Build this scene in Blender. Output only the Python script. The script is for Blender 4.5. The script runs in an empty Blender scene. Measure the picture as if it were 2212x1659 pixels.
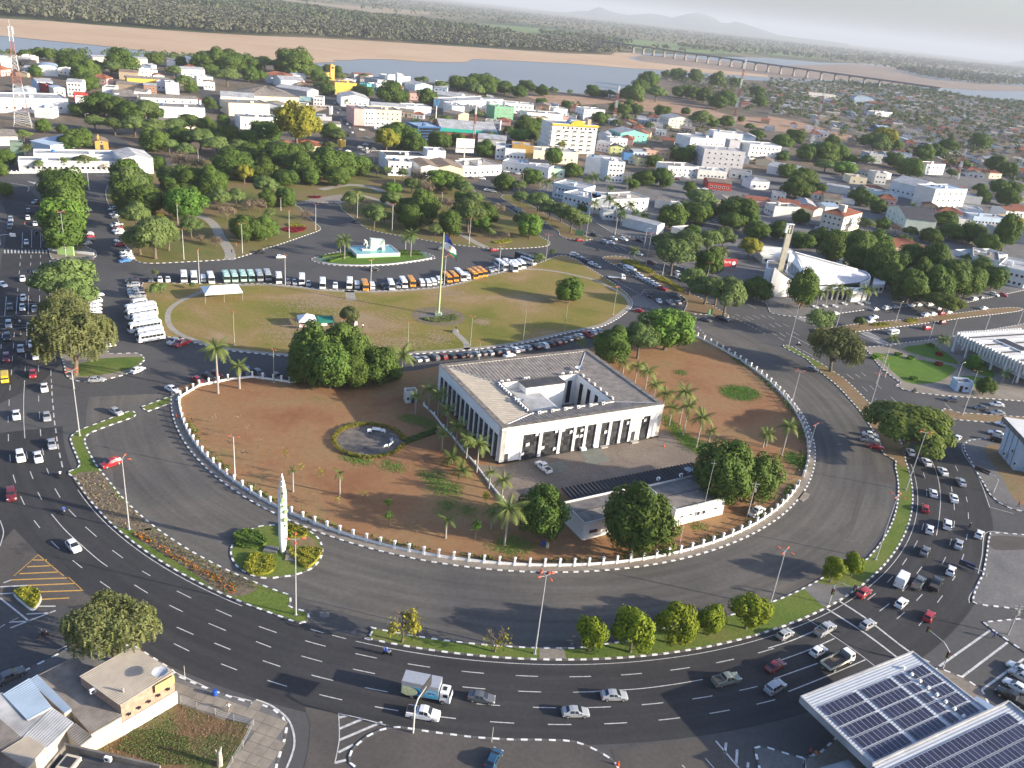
import bpy,bmesh,math,random
from math import radians,sin,cos,pi,hypot,atan2
from mathutils import Vector,Matrix
from mathutils.geometry import tessellate_polygon
import numpy as np
random.seed(11)
SC=bpy.context.scene
COL=SC.collection
# ------------------------------------------------------------------ camera, sky, sun, exposure
CAM_H,PITCH,ROLL,FOC=100.0,radians(24.4),radians(6.4),1800.0
PW,PH=2212.0,1659.0
SUN_AZ,SUN_EL=radians(100.0),radians(16.5)
_fw=Vector((0,cos(PITCH),-sin(PITCH)));_r0=Vector((1,0,0));_u0=_r0.cross(_fw)
_rt=_r0*cos(ROLL)+_u0*sin(ROLL);_up=-_r0*sin(ROLL)+_u0*cos(ROLL)
cam=bpy.data.cameras.new('camera');cam.sensor_width=36.0;cam.lens=36.0*FOC/PW
cam.clip_start=1.0;cam.clip_end=120000.0
camo=bpy.data.objects.new('camera',cam);COL.objects.link(camo)
camo.matrix_world=Matrix(((_rt.x,_up.x,-_fw.x,0),(_rt.y,_up.y,-_fw.y,0),(_rt.z,_up.z,-_fw.z,CAM_H),(0,0,0,1)))
SC.camera=camo
world=bpy.data.worlds.new('World');SC.world=world;world.use_nodes=True
_nt=world.node_tree;_bg=_nt.nodes['Background']
_sky=_nt.nodes.new('ShaderNodeTexSky');_sky.sky_type='NISHITA';_sky.sun_disc=False
_sky.sun_elevation=SUN_EL;_sky.sun_rotation=SUN_AZ;_sky.altitude=100.0
_sky.air_density=1.0;_sky.dust_density=3.0;_sky.ozone_density=2.5
_mx=_nt.nodes.new('ShaderNodeMix');_mx.data_type='RGBA';_mx.blend_type='MULTIPLY';_mx.inputs[0].default_value=1.0;_mx.inputs[7].default_value=(0.92,0.97,1.12,1)
_nt.links.new(_sky.outputs[0],_mx.inputs[6]);_nt.links.new(_mx.outputs[2],_bg.inputs[0]);_bg.inputs[1].default_value=0.117
sun=bpy.data.lights.new('sun','SUN');sun.energy=4.6;sun.angle=radians(0.55);sun.color=(1.0,0.885,0.71)
suno=bpy.data.objects.new('sun',sun);COL.objects.link(suno)
suno.rotation_euler=Vector((sin(SUN_AZ)*cos(SUN_EL),cos(SUN_AZ)*cos(SUN_EL),sin(SUN_EL))).to_track_quat('Z','Y').to_euler()
SC.view_settings.view_transform='Standard';SC.view_settings.look='None'
SC.view_settings.gamma=1.0;SC.view_settings.exposure=1.27
SC.render.engine='CYCLES'
SC.cycles.use_denoising=True
SC.cycles.max_bounces=4;SC.cycles.diffuse_bounces=2;SC.cycles.glossy_bounces=2
SC.cycles.transmission_bounces=2;SC.cycles.transparent_max_bounces=4;SC.cycles.volume_bounces=0
SC.cycles.caustics_reflective=False;SC.cycles.caustics_refractive=False
# ------------------------------------------------------------------ survey: photo position -> point on the ground plane
def ray(x,y):
 return _fw*FOC+_rt*(x-PW/2)-_up*(y-PH/2)
def gd(x,y,z=0.0):
 d=ray(x,y);t=(z-CAM_H)/d.z
 return Vector((d.x*t,d.y*t,z))
class T:
 """one sixteenth of the survey photograph; calling it gives the ground point"""
 def __init__(s,r,c):s.r,s.c=r,c
 def xy(s,u,v):return s.c*553+u/4,s.r*414.75+v/4
 def __call__(s,u,v,z=0.0):return gd(*s.xy(u,v),z)
 def h(s,base,top):
  B=s(*base);d=ray(*s.xy(*top));k=hypot(B.x,B.y)/hypot(d.x,d.y)
  return CAM_H+d.z*k
 def scale(s,u,v,z=0.0):
  p=s(u,v,z)-Vector((0,0,CAM_H));return p.dot(_fw)/FOC/4
K={(r,c):T(r,c)for r in range(4)for c in range(4)}
def pts_of(*groups,z=0.0):
 out=[]
 for rc,L in groups:
  for(u,v)in L:out.append(K[rc](u,v,z))
 return out
CX,CY=-3.56,221.3
def pc(R,deg,z=0.0):a=radians(deg);return Vector((CX+R*cos(a),CY+R*sin(a),z))
def arc(R,a0,a1,n=40,z=0.0):return[pc(R,a0+(a1-a0)*i/n,z)for i in range(n+1)]
def smooth(P,closed=True,n=5):
 out=[];m=len(P)
 for i in range(m if closed else m-1):
  g=lambda k:P[k%m]if closed else P[max(0,min(m-1,k))]
  a,b,c,d=g(i-1),g(i),g(i+1),g(i+2)
  for j in range(n):
   t=j/n
   out.append(0.5*((2*b)+(c-a)*t+(2*a-5*b+4*c-d)*t*t+(3*b-a-3*c+d)*t**3))
 if not closed:out.append(P[-1].copy())
 return out
def heading(v):return atan2(v.y,v.x)
# ------------------------------------------------------------------ materials
MATS={}
def _new(name):
 m=bpy.data.materials.new(name);m.use_nodes=True
 return m,m.node_tree,m.node_tree.nodes['Principled BSDF']
def mat(name,col,rough=0.8,metal=0.0,spec=0.3,noise=0.0,scale=1.0,col2=None,obj_random=0.0,coord='pos',bump=0.0,coat=0.0,detail=4.0,transl=0.0):
 """colour broken up by world-space noise towards col2; obj_random shifts value per object"""
 if name in MATS:return MATS[name]
 m,nt,b=_new(name);N,L=nt.nodes.new,nt.links.new
 b.inputs['Roughness'].default_value=rough;b.inputs['Metallic'].default_value=metal
 b.inputs['Specular IOR Level'].default_value=spec;b.inputs['Coat Weight'].default_value=coat
 b.inputs['Base Color'].default_value=(*col,1)
 out=None
 if noise>0 or col2:
  if coord=='pos':src=N('ShaderNodeNewGeometry').outputs['Position']
  else:src=N('ShaderNodeTexCoord').outputs['Object']
  nz=N('ShaderNodeTexNoise');nz.inputs['Scale'].default_value=scale;nz.inputs['Detail'].default_value=detail
  nz.inputs['Roughness'].default_value=0.62
  L(src,nz.inputs['Vector'])
  rmp=N('ShaderNodeValToRGB');rmp.color_ramp.elements[0].position=0.32;rmp.color_ramp.elements[1].position=0.68
  c2=col2 if col2 else tuple(min(1,x*(1+noise))for x in col)
  c1=col if col2 else tuple(x*(1-noise)for x in col)
  rmp.color_ramp.elements[0].color=(*c1,1);rmp.color_ramp.elements[1].color=(*c2,1)
  L(nz.outputs[0],rmp.inputs[0]);out=rmp.outputs[0]
  if bump:
   bp=N('ShaderNodeBump');bp.inputs['Strength'].default_value=bump;bp.inputs['Distance'].default_value=0.1
   L(nz.outputs[0],bp.inputs['Height']);L(bp.outputs[0],b.inputs['Normal'])
 if obj_random:
  oi=N('ShaderNodeObjectInfo');mr=N('ShaderNodeMapRange');mr.inputs[3].default_value=1-obj_random;mr.inputs[4].default_value=1+obj_random
  L(oi.outputs['Random'],mr.inputs[0])
  mx=N('ShaderNodeMix');mx.data_type='RGBA';mx.blend_type='MULTIPLY';mx.inputs[0].default_value=1.0
  if out:L(out,mx.inputs[6])
  else:mx.inputs[6].default_value=(*col,1)
  L(mr.outputs[0],mx.inputs[7]);out=mx.outputs[2]
 if out:L(out,b.inputs['Base Color'])
 if transl:
  tr=N('ShaderNodeBsdfTranslucent');ms=N('ShaderNodeMixShader');ms.inputs[0].default_value=transl
  if out:L(out,tr.inputs[0])
  else:tr.inputs[0].default_value=(*col,1)
  L(b.outputs[0],ms.inputs[1]);L(tr.outputs[0],ms.inputs[2]);L(ms.outputs[0],nt.nodes['Material Output'].inputs[0])
 MATS[name]=m;return m
def ground_mat(name,stops,scale,scale2=None,rough=0.95,bump=0.0,fine=None,fine_amt=0.2,polar=0.0):
 """soil and grass: a large noise picks among colour stops, a second one breaks the edge, a fine one speckles"""
 m,nt,b=_new(name);N,L=nt.nodes.new,nt.links.new
 b.inputs['Roughness'].default_value=rough;b.inputs['Specular IOR Level'].default_value=0.15
 geo=N('ShaderNodeNewGeometry').outputs['Position']
 n1=N('ShaderNodeTexNoise');n1.inputs['Scale'].default_value=scale;n1.inputs['Detail'].default_value=8.0;n1.inputs['Roughness'].default_value=0.6
 n1.inputs['Distortion'].default_value=0.4
 L(geo,n1.inputs['Vector'])
 r=N('ShaderNodeValToRGB');e=r.color_ramp.elements
 e[0].position=stops[0][0];e[0].color=(*stops[0][1],1)
 e[1].position=stops[-1][0];e[1].color=(*stops[-1][1],1)
 for p,c in stops[1:-1]:
  q=e.new(p);q.color=(*c,1)
 L(n1.outputs[0],r.inputs[0]);out=r.outputs[0]
 n2=N('ShaderNodeTexNoise');n2.inputs['Scale'].default_value=fine or scale*30;n2.inputs['Detail'].default_value=5.0;n2.inputs['Roughness'].default_value=0.7
 L(geo,n2.inputs['Vector'])
 mr=N('ShaderNodeMapRange');mr.inputs[1].default_value=0.3;mr.inputs[2].default_value=0.7
 mr.inputs[3].default_value=1-fine_amt;mr.inputs[4].default_value=1+fine_amt
 L(n2.outputs[0],mr.inputs[0])
 mx=N('ShaderNodeMix');mx.data_type='RGBA';mx.blend_type='MULTIPLY';mx.inputs[0].default_value=1.0
 L(out,mx.inputs[6]);L(mr.outputs[0],mx.inputs[7]);out=mx.outputs[2]
 if polar:
  sx=N('ShaderNodeSeparateXYZ');L(geo,sx.inputs[0]);mt=lambda op,a,c:(lambda n:(setattr(n,'operation',op),[L(v,n.inputs[i])if hasattr(v,'is_linked')else setattr(n.inputs[i],'default_value',v)for i,v in enumerate((a,c))],n.outputs[0])[2])(N('ShaderNodeMath'))
  dx,dy=mt('ADD',sx.outputs[0],3.56),mt('ADD',sx.outputs[1],-221.3);R=mt('SQRT',mt('ADD',mt('MULTIPLY',dx,dx),mt('MULTIPLY',dy,dy)),0.0);A=mt('MULTIPLY',mt('ARCTAN2',dy,dx),5.0)
  cb=N('ShaderNodeCombineXYZ');L(R,cb.inputs[0]);L(A,cb.inputs[1]);n3=N('ShaderNodeTexNoise');n3.inputs['Scale'].default_value=0.55;n3.inputs['Detail'].default_value=6.0;L(cb.outputs[0],n3.inputs['Vector'])
  m3=N('ShaderNodeMapRange');m3.inputs[1].default_value=0.3;m3.inputs[2].default_value=0.7;m3.inputs[3].default_value=1-polar;m3.inputs[4].default_value=1+polar;L(n3.outputs[0],m3.inputs[0])
  x3=N('ShaderNodeMix');x3.data_type='RGBA';x3.blend_type='MULTIPLY';x3.inputs[0].default_value=1.0;L(out,x3.inputs[6]);L(m3.outputs[0],x3.inputs[7]);out=x3.outputs[2]
 L(out,b.inputs['Base Color'])
 if bump:
  bp=N('ShaderNodeBump');bp.inputs['Strength'].default_value=bump;bp.inputs['Distance'].default_value=0.15
  L(n2.outputs[0],bp.inputs['Height']);L(bp.outputs[0],b.inputs['Normal'])
 MATS[name]=m;return m
ASPH=ground_mat('asphalt_dark',[(0.3,(0.039,0.039,0.041)),(0.5,(0.046,0.0455,0.047)),(0.7,(0.056,0.055,0.055))],0.05,fine=1.2,fine_amt=0.13,rough=0.85,polar=.17)
ASPH_OLD=ground_mat('asphalt_old',[(0.3,(0.088,0.083,0.078)),(0.5,(0.108,0.100,0.090)),(0.72,(0.138,0.122,0.104))],0.045,fine=1.0,fine_amt=0.13,rough=0.88,polar=.2)
ASPH_MID=ground_mat('asphalt_mid',[(0.3,(0.070,0.069,0.070)),(0.7,(0.100,0.096,0.092))],0.04,fine=0.9,fine_amt=0.13,rough=0.88)
ASPH_BROWN=ground_mat('asphalt_dusty',[(0.3,(0.075,0.069,0.064)),(0.7,(0.115,0.100,0.088))],0.08,fine=1.5,fine_amt=0.15,rough=0.9)
SOIL=ground_mat('red_soil',[(0.33,(0.225,0.105,0.050)),(0.48,(0.275,0.148,0.072)),(0.60,(0.265,0.165,0.080)),(0.69,(0.19,0.15,0.05)),(0.77,(0.09,0.12,0.03))],0.045,fine=0.7,fine_amt=0.13,bump=0.2)
DRYGRASS=ground_mat('dry_lawn',[(0.36,(0.150,0.150,0.028)),(0.46,(0.205,0.172,0.045)),(0.55,(0.250,0.178,0.070)),(0.66,(0.33,0.235,0.145))],0.032,fine=1.3,fine_amt=0.2,bump=0.3)
GRASS=ground_mat('green_grass',[(0.3,(0.078,0.125,0.022)),(0.5,(0.115,0.155,0.030)),(0.72,(0.165,0.160,0.052))],0.09,fine=2.0,fine_amt=0.25,bump=0.4)
GRASS_BRIGHT=ground_mat('watered_grass',[(0.3,(0.075,0.145,0.018)),(0.7,(0.11,0.185,0.028))],0.2,fine=2.5,fine_amt=0.25,bump=0.4)
PARKGRASS=ground_mat('park_ground',[(0.3,(0.105,0.125,0.032)),(0.45,(0.155,0.140,0.045)),(0.6,(0.19,0.135,0.07)),(0.75,(0.21,0.125,0.075))],0.035,fine=1.0,fine_amt=0.22,bump=0.3)
PAVE=ground_mat('paving',[(0.3,(0.20,0.17,0.14)),(0.7,(0.285,0.25,0.205))],0.15,fine=1.6,fine_amt=0.18)
PAVE_GREY=ground_mat('paving_grey',[(0.3,(0.125,0.122,0.12)),(0.7,(0.19,0.18,0.17))],0.15,fine=1.6,fine_amt=0.18)
CITYSOIL=ground_mat('city_ground',[(0.3,(0.10,0.088,0.07)),(0.5,(0.15,0.12,0.09)),(0.7,(0.20,0.145,0.10))],0.012,fine=0.15,fine_amt=0.3)
WHITE=mat('white_paint',(0.80,0.79,0.76),0.6,noise=0.06,scale=0.4)
WALLW=mat('white_wall',(0.76,0.75,0.72),0.75,noise=0.07,scale=0.25)
WALLS=mat('stained_white',(0.62,0.61,0.58),0.8,noise=0.16,scale=0.3)
KERBW=mat('kerb_white',(0.72,0.71,0.68),0.7,noise=0.25,scale=2.0)
KERBB=mat('kerb_black',(0.12,0.11,0.10),0.8,noise=0.4,scale=2.0)
LINEW=mat('line_white',(0.50,0.49,0.47),0.7,noise=0.3,scale=1.6)
LINEY=mat('line_yellow',(0.52,0.30,0.07),0.7,noise=0.25,scale=2.0)
GLASSD=mat('dark_glass',(0.018,0.022,0.028),0.12,spec=0.6)
GLASSB=mat('bluish_glass',(0.05,0.07,0.09),0.12,spec=0.6)
RUBBER=mat('tyre_rubber',(0.02,0.02,0.021),0.85)
RIMM=mat('rim_metal',(0.42,0.42,0.43),0.4,metal=0.6)
STEEL=mat('galvanised_steel',(0.50,0.51,0.52),0.5,metal=0.4)
CONC=mat('concrete',(0.36,0.34,0.31),0.9,noise=0.2,scale=0.5)
DARKMET=mat('dark_metal',(0.035,0.035,0.038),0.6)
BLACKP=mat('black_plastic',(0.025,0.025,0.027),0.5)
# ------------------------------------------------------------------ mesh building
class MB:
 def __init__(s):s.v,s.f,s.m=[],[],[]
 def add(s,V,F,m=0):
  o=len(s.v);s.v.extend([tuple(x)for x in V])
  for f in F:s.f.append(tuple(i+o for i in f));s.m.append(m)
 def box(s,c,d,rz=0.0,m=0,top=None):
  """centre of base, size; top=(sx,sy) tapers the upper face"""
  x,y,z=d[0]/2,d[1]/2,d[2];tx,ty=top if top else(1,1)
  P=[(-x,-y,0),(x,-y,0),(x,y,0),(-x,y,0),(-x*tx,-y*ty,z),(x*tx,-y*ty,z),(x*tx,y*ty,z),(-x*tx,y*ty,z)]
  a,b=cos(rz),sin(rz)
  s.add([(c[0]+p[0]*a-p[1]*b,c[1]+p[0]*b+p[1]*a,c[2]+p[2])for p in P],[(3,2,1,0),(4,5,6,7),(0,1,5,4),(1,2,6,5),(2,3,7,6),(3,0,4,7)],m)
 def tube(s,P,R,n=6,m=0,cap=True):
  P=[Vector(p)for p in P];rings=[]
  for i,p in enumerate(P):
   d=(P[min(i+1,len(P)-1)]-P[max(i-1,0)]).normalized()
   a=d.orthogonal().normalized()if abs(d.z)<0.9 else(Vector((1,0,0))-d*d.x).normalized()
   b=d.cross(a);r=R[i]if hasattr(R,'__len__')else R
   rings.append([p+a*(r*cos(2*pi*k/n))+b*(r*sin(2*pi*k/n))for k in range(n)])
  V=[q for ring in rings for q in ring];F=[]
  for i in range(len(P)-1):
   for k in range(n):
    F.append((i*n+k,i*n+(k+1)%n,(i+1)*n+(k+1)%n,(i+1)*n+k))
  if cap:F.append(tuple(range(n-1,-1,-1)));F.append(tuple(range((len(P)-1)*n,len(P)*n)))
  s.add(V,F,m)
 def prism(s,P,z0,z1,m=0,mt=None,bottom=True):
  """plan outline (any winding) raised from z0 to z1"""
  P=[(p[0],p[1])for p in P];n=len(P)
  if sum(P[i][0]*P[(i+1)%n][1]-P[(i+1)%n][0]*P[i][1]for i in range(n))<0:P=P[::-1]
  s.add([(x,y,z0)for x,y in P]+[(x,y,z1)for x,y in P],[(i,(i+1)%n,n+(i+1)%n,n+i)for i in range(n)],m)
  tri=tessellate_polygon([[Vector((x,y,0))for x,y in P]])
  F=[]
  for t in tri:
   a,b,c=[P[i]for i in t]
   F.append(t if(b[0]-a[0])*(c[1]-a[1])-(b[1]-a[1])*(c[0]-a[0])>0 else t[::-1])
  s.add([(x,y,z1)for x,y in P],F,m if mt is None else mt)
 def sheet(s,P,z,m=0):
  P=[(p[0],p[1])for p in P]
  tri=tessellate_polygon([[Vector((x,y,0))for x,y in P]]);F=[]
  for t in tri:
   a,b,c=[P[i]for i in t]
   F.append(t if(b[0]-a[0])*(c[1]-a[1])-(b[1]-a[1])*(c[0]-a[0])>0 else t[::-1])
  s.add([(x,y,z)for x,y in P],F,m)
 def ribbon(s,P,w,z,m=0):
  n=len(P);V=[]
  for i,p in enumerate(P):
   d=(P[min(i+1,n-1)]-P[max(i-1,0)]);l=hypot(d.x,d.y)or 1
   nx,ny=-d.y/l*w/2,d.x/l*w/2
   V+=[(p.x+nx,p.y+ny,z),(p.x-nx,p.y-ny,z)]
  s.add(V,[(2*i+1,2*i+3,2*i+2,2*i)for i in range(n-1)],m)
 def loft(s,rings,m=0,closed=True,caps=True):
  n=len(rings[0]);V=[p for r in rings for p in r];F=[]
  for i in range(len(rings)-1):
   for k in range(n if closed else n-1):
    F.append((i*n+k,i*n+(k+1)%n,(i+1)*n+(k+1)%n,(i+1)*n+k))
  if caps:F.append(tuple(range(n-1,-1,-1)));F.append(tuple(range((len(rings)-1)*n,len(rings)*n)))
  s.add(V,F,m)
 def mesh(s,name,mats,smooth=False):
  me=bpy.data.meshes.new(name);me.from_pydata(s.v,[],s.f)
  for m in(mats if isinstance(mats,(list,tuple))else[mats]):me.materials.append(m)
  if any(s.m):me.polygons.foreach_set('material_index',s.m)
  if smooth:me.polygons.foreach_set('use_smooth',[True]*len(s.f))
  me.update();return me
 def obj(s,name,mats,parent=None,smooth=False):
  return link(name,s.mesh(name,mats,smooth),parent)
def link(name,data,parent=None):
 o=bpy.data.objects.new(name,data);COL.objects.link(o)
 if parent is not None:o.parent=parent
 return o
def tag(o,label,cat,group=None):
 o['label']=label;o['category']=cat
 if group:o['group']=group
 return o
def structure(o):o['kind']='structure';return o
def stuff(o,label=None,cat=None):
 o['kind']='stuff'
 if label:o['label']=label
 if cat:o['category']=cat
 return o
def thing(name,loc=(0,0,0),rz=0.0,label=None,cat=None,group=None,scale=None):
 o=bpy.data.objects.new(name,None);COL.objects.link(o);o.empty_display_size=0.5
 o.location=loc;o.rotation_euler=(0,0,rz)
 if scale is not None:o.scale=scale if hasattr(scale,'__len__')else(scale,)*3
 if label:tag(o,label,cat,group)
 return o
class Proto:
 """a thing built once as a tree of (name, mesh, matrix, children); stamp() copies it with shared mesh data"""
 def __init__(s,name):s.name,s.parts=name,[]
 def part(s,name,me,loc=(0,0,0),rot=(0,0,0),scale=(1,1,1),sub=None,slot=None):
  p=[name,me,loc,rot,scale,sub or[]];s.parts.append(p);return p
 def stamp(s,loc,rz,label,cat,group=None,scale=None,remap=None):
  o=thing(s.name,loc,rz,label,cat,group,scale)
  for p in s.parts:s._put(p,o,remap)
  return o
 def _put(s,p,parent,remap):
  me=p[1]
  if remap and me.name in remap:me=remap[me.name]
  c=link(p[0],me,parent);c.location=p[2];c.rotation_euler=p[3];c.scale=p[4]
  for q in p[5]:s._put(q,c,remap)
FAR=ground_mat('far_plain',[(0.32,(0.055,0.075,0.036)),(0.47,(0.09,0.10,0.05)),(0.56,(0.21,0.165,0.10)),(0.68,(0.12,0.125,0.06))],0.0011,fine=0.012,fine_amt=0.35)
mb=MB();S=48000
mb.add([(-S,-3000,-0.12),(S,-3000,-0.12),(S,S,-0.12),(-S,S,-0.12)],[(0,1,2,3)])
structure(mb.obj('ground',FAR))
def flat(name,P,z,m):
 b=MB();b.sheet(P,z);return structure(b.obj(name,m))
flat('city_ground',[Vector((-900,30,0)),Vector((900,30,0)),Vector((1700,2300,0))]+pts_of(((0,3),[(2212,890),(1800,850),(1560,790),(1200,750),(850,722),(580,702),(0,690)]),((0,2),[(1800,690),(1500,650),(1300,640),(1200,680),(1050,720),(960,780),(880,800),(300,800),(0,752)]),((0,1),[(1700,692),(1300,650),(1000,640),(780,602),(600,590),(450,545),(100,520)]),((0,0),[(1700,505),(1280,492),(800,480),(500,480),(0,470),(-1500,450)])),-0.06,CITYSOIL)
base=structure(flat('road',[Vector(p+(0,))for p in((-330,40),(420,40),(420,250),(330,420),(180,470),(-330,470))],0.0,ASPH_MID))
b=MB();b.ribbon(arc(98.2,-160,48,90),19.6,0.012);structure(b.obj('inner_road',ASPH_OLD))
b=MB();b.ribbon(arc(121.6,-152,-4,90),17.6,0.012);structure(b.obj('ring_road',ASPH))
b=MB();b.ribbon(smooth([Vector((-118,130,0)),Vector((-131,165,0)),K[1,0](230,1500),K[1,0](230,1000),K[1,0](230,600),K[1,0](250,200),K[0,0](60,1620)],False),15.5,0.018);structure(b.obj('avenue',ASPH))
flat('dusty_road',pts_of(((3,2),[(1380,1420),(1700,1400),(2000,1659),(2080,1900),(980,1900),(860,1500),(1000,1490)])),0.022,ASPH_BROWN)
flat('dusty_road',pts_of(((3,1),[(420,1130),(720,1190),(1090,1265),(1180,1300),(900,1420),(800,1560),(820,1800),(380,1800),(450,1500),(470,1300)])),0.022,ASPH_BROWN)
flat('dusty_road',pts_of(((2,0),[(120,1250),(330,1470),(560,1655)]),((3,0),[(700,130),(860,220),(640,260),(300,280),(0,200),(-200,100)]),((2,0),[(-100,1500)])),0.022,ASPH_BROWN)
def kerb_of(P,parent,closed=True,w=0.34,h=0.15,step=1.08,inset=0.17):
 """painted kerb stones, black and white by turns, along an outline"""
 Q=P+[P[0]]if closed else P
 L=[0.0]
 for i in range(1,len(Q)):L.append(L[-1]+hypot(Q[i].x-Q[i-1].x,Q[i].y-Q[i-1].y))
 n=max(2,int(L[-1]/step));n+=n%2
 def at(s):
  s=max(0,min(L[-1]-1e-4,s));i=int(np.searchsorted(L,s,side='right'))-1
  t=(s-L[i])/max(1e-6,L[i+1]-L[i]);p=Q[i].lerp(Q[i+1],t)
  d=Q[i+1]-Q[i];l=hypot(d.x,d.y)or 1;return p,Vector((d.x/l,d.y/l,0))
 b=MB();st=L[-1]/n
 for k in range(n):
  p0,d0=at(k*st+0.02);p1,d1=at((k+1)*st-0.02);W=[]
  for p,d in((p0,d0),(p1,d1)):
   nn=Vector((-d.y,d.x,0))*(w/2)
   W+=[p+nn,p-nn]
  a,c,e,f=W[0],W[1],W[3],W[2]
  b.add([(q.x,q.y,-0.02)for q in(a,c,e,f)]+[(q.x,q.y,h)for q in(a,c,e,f)],[(4,5,6,7),(0,1,5,4),(1,2,6,5),(2,3,7,6),(3,0,4,7)],k%2)
 o=b.obj('kerb',[KERBW,KERBB],parent);o['kind']='stuff' if parent is not None else 'structure'
 return o
def island(name,P,m,kerb=True,top=0.12,sm=4,closed_kerb=True):
 if sm>1:P=smooth(P,True,sm)
 b=MB();b.prism(P,-0.03,top);o=structure(b.obj(name,m))
 if kerb:kerb_of(P,o)
 return o
def patch(name,P,z,m,sm=4,parent=None):
 if sm>1:P=smooth(P,True,sm)
 b=MB();b.sheet(P,z);o=b.obj(name,m,parent)
 return structure(o)if parent is None else o
comp_edge=arc(88.85,-162,34,120)
comp_top=pts_of(((1,2),[(1500,1205),(1380,1195),(1250,1235),(1100,1240),(900,1300),(700,1345),(660,1352),(300,1385),(0,1420)]),((1,1),[(1950,1450),(1600,1500),(1380,1545),(1100,1570),(700,1610),(300,1632),(60,1605)]),((1,0),[(2100,1590),(1900,1612),(1760,1640)]))
P=comp_edge+comp_top
b=MB();b.prism(P,-0.03,0.12);comp=structure(b.obj('compound_ground',SOIL))
kerb_of(comp_edge,comp,closed=False)
b=MB();b.ribbon(arc(87.9,-160,30,110),1.5,0.128);structure(b.obj('pavement',PAVE))
# --- outer median of the roundabout: west strip, south-east strip
west=pts_of(((2,0),[(1150,238),(1168,280),(1000,340),(850,395),(760,435),(730,480),(745,540),(790,630),(830,700),(900,790)]))+arc(107.6,-136,-108.5,12)+pts_of(((3,1),[(280,165),(300,200),(295,235),(280,265),(370,295),(430,310),(457,345),(440,390),(380,410),(300,385)]))+arc(113.0,-109.5,-139,14)+pts_of(((2,0),[(590,775),(610,752),(690,715),(670,640),(640,570),(615,500),(610,470),(640,430),(700,395),(850,340),(1000,280),(1110,240)]))
w_is=island('median',west,GRASS,sm=2)
patch('flower_bed',pts_of(((2,0),[(640,790),(860,765),(960,900),(1060,1020),(1200,1130),(1330,1240),(1240,1270),(1050,1250),(930,1160),(800,1040),(700,920)])),0.13,mat('bed_soil',(0.16,0.12,0.085),0.95,noise=0.35,scale=1.5))
patch('flower_bed',pts_of(((2,0),[(1230,1265),(1330,1260),(1550,1400),(1750,1510),(1950,1610),(2060,1659)]),((3,1),[(0,60),(-10,130)]),((3,0),[(2080,180),(1980,165),(1850,110)]),((2,0),[(1600,1590),(1350,1440),(1140,1310)])),0.13,mat('bed_soil',(0,0,0)))
south=arc(109.9,-98.4,-79.5,12)+pts_of(((3,2),[(1100,550)]))+arc(106.6,-72,-47,12)+pts_of(((2,3),[(855,1520),(905,1460)]))+arc(109.3,-37,-14,10)+pts_of(((2,3),[(1105,658),(1040,632),(990,600),(985,570),(960,480),(870,345),(800,240),(720,150),(650,70),(580,0)]),((1,3),[(470,1570),(400,1510),(330,1440),(250,1400),(180,1365),(132,1340),(135,1322),(200,1335),(300,1400),(380,1440),(470,1490),(560,1550),(640,1600),(700,1650)]),((2,3),[(800,90),(870,160),(960,260),(1060,380),(1140,490),(1185,580)]))+arc(112.6,-11,-98.6,46)+pts_of(((3,1),[(990,555),(985,520),(1005,488)]))
s_is=island('median',south,GRASS,sm=1)
SOILDRY=ground_mat('dry_verge',[(0.3,(0.21,0.13,0.075)),(0.55,(0.22,0.155,0.085)),(0.72,(0.13,0.135,0.045))],0.12,fine=1.2,fine_amt=0.2)
patch('verge',pts_of(((2,3),[(1095,670),(985,590),(960,480),(870,345),(720,150),(590,5)]),((1,3),[(470,1560),(400,1520),(470,1500),(640,1605)]),((2,3),[(730,20),(870,170),(960,265),(1060,385),(1135,490),(1180,600),(1205,720),(1170,720)])),0.126,SOILDRY,sm=1)
patch('crossing_slab',pts_of(((3,2),[(235,632),(445,630),(470,720),(240,722)])),0.13,PAVE,sm=1)
patch('crossing_slab',pts_of(((3,3),[(300,105),(400,60),(760,110),(600,210),(480,270)])),0.13,PAVE_GREY,sm=1)
island('verge',pts_of(((2,0),[(1222,200),(1560,78),(1520,150),(1270,240)])),GRASS,sm=1)
# --- totem island
tot_c=K[2,1](160,1400)
tot=pts_of(((2,1),[(20,1235),(150,1222),(290,1225),(400,1250),(480,1285),(540,1340),(573,1410),(568,1480),(520,1560),(430,1620),(300,1659)]),((3,1),[(230,5),(120,22),(0,10)]),((2,0),[(2150,1640),(2060,1590),(2010,1520),(1995,1450),(2010,1390),(2060,1330),(2140,1275)]))
island('totem_island',tot,GRASS,sm=2)
patch('dry_bed',pts_of(((2,1),[(290,1250),(420,1290),(510,1360),(555,1430),(500,1420),(400,1440),(310,1420)])),0.128,SOILDRY)
# --- esplanade lawn
lawn=pts_of(((1,0),[(1238,786),(1256,900),(1275,1000),(1330,1130),(1400,1235),(1500,1262),(1600,1280),(1720,1315),(1850,1350),(2000,1375),(2200,1395)]),((1,1),[(250,1418),(700,1420),(1100,1410),(1380,1400),(1800,1370),(2000,1350)]),((1,2),[(0,1323),(200,1288),(400,1240),(600,1195),(760,1168),(870,1120),(960,1060),(1020,1010),(1042,975),(1030,930),(985,875),(920,820),(830,760),(720,690),(640,640),(560,588),(480,556),(420,549),(330,575),(200,630),(90,668)]),((1,1),[(2100,695),(1900,748),(1700,800),(1500,830),(1200,850),(1000,857),(800,852),(600,842),(400,822),(200,800),(0,790)]),((1,0),[(2100,798),(1900,796),(1700,795),(1500,790)]))
lawn_o=island('lawn',lawn,DRYGRASS,sm=3)
PATHM=mat('path_concrete',(0.30,0.275,0.235),0.9,noise=0.15,scale=0.6)
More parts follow.
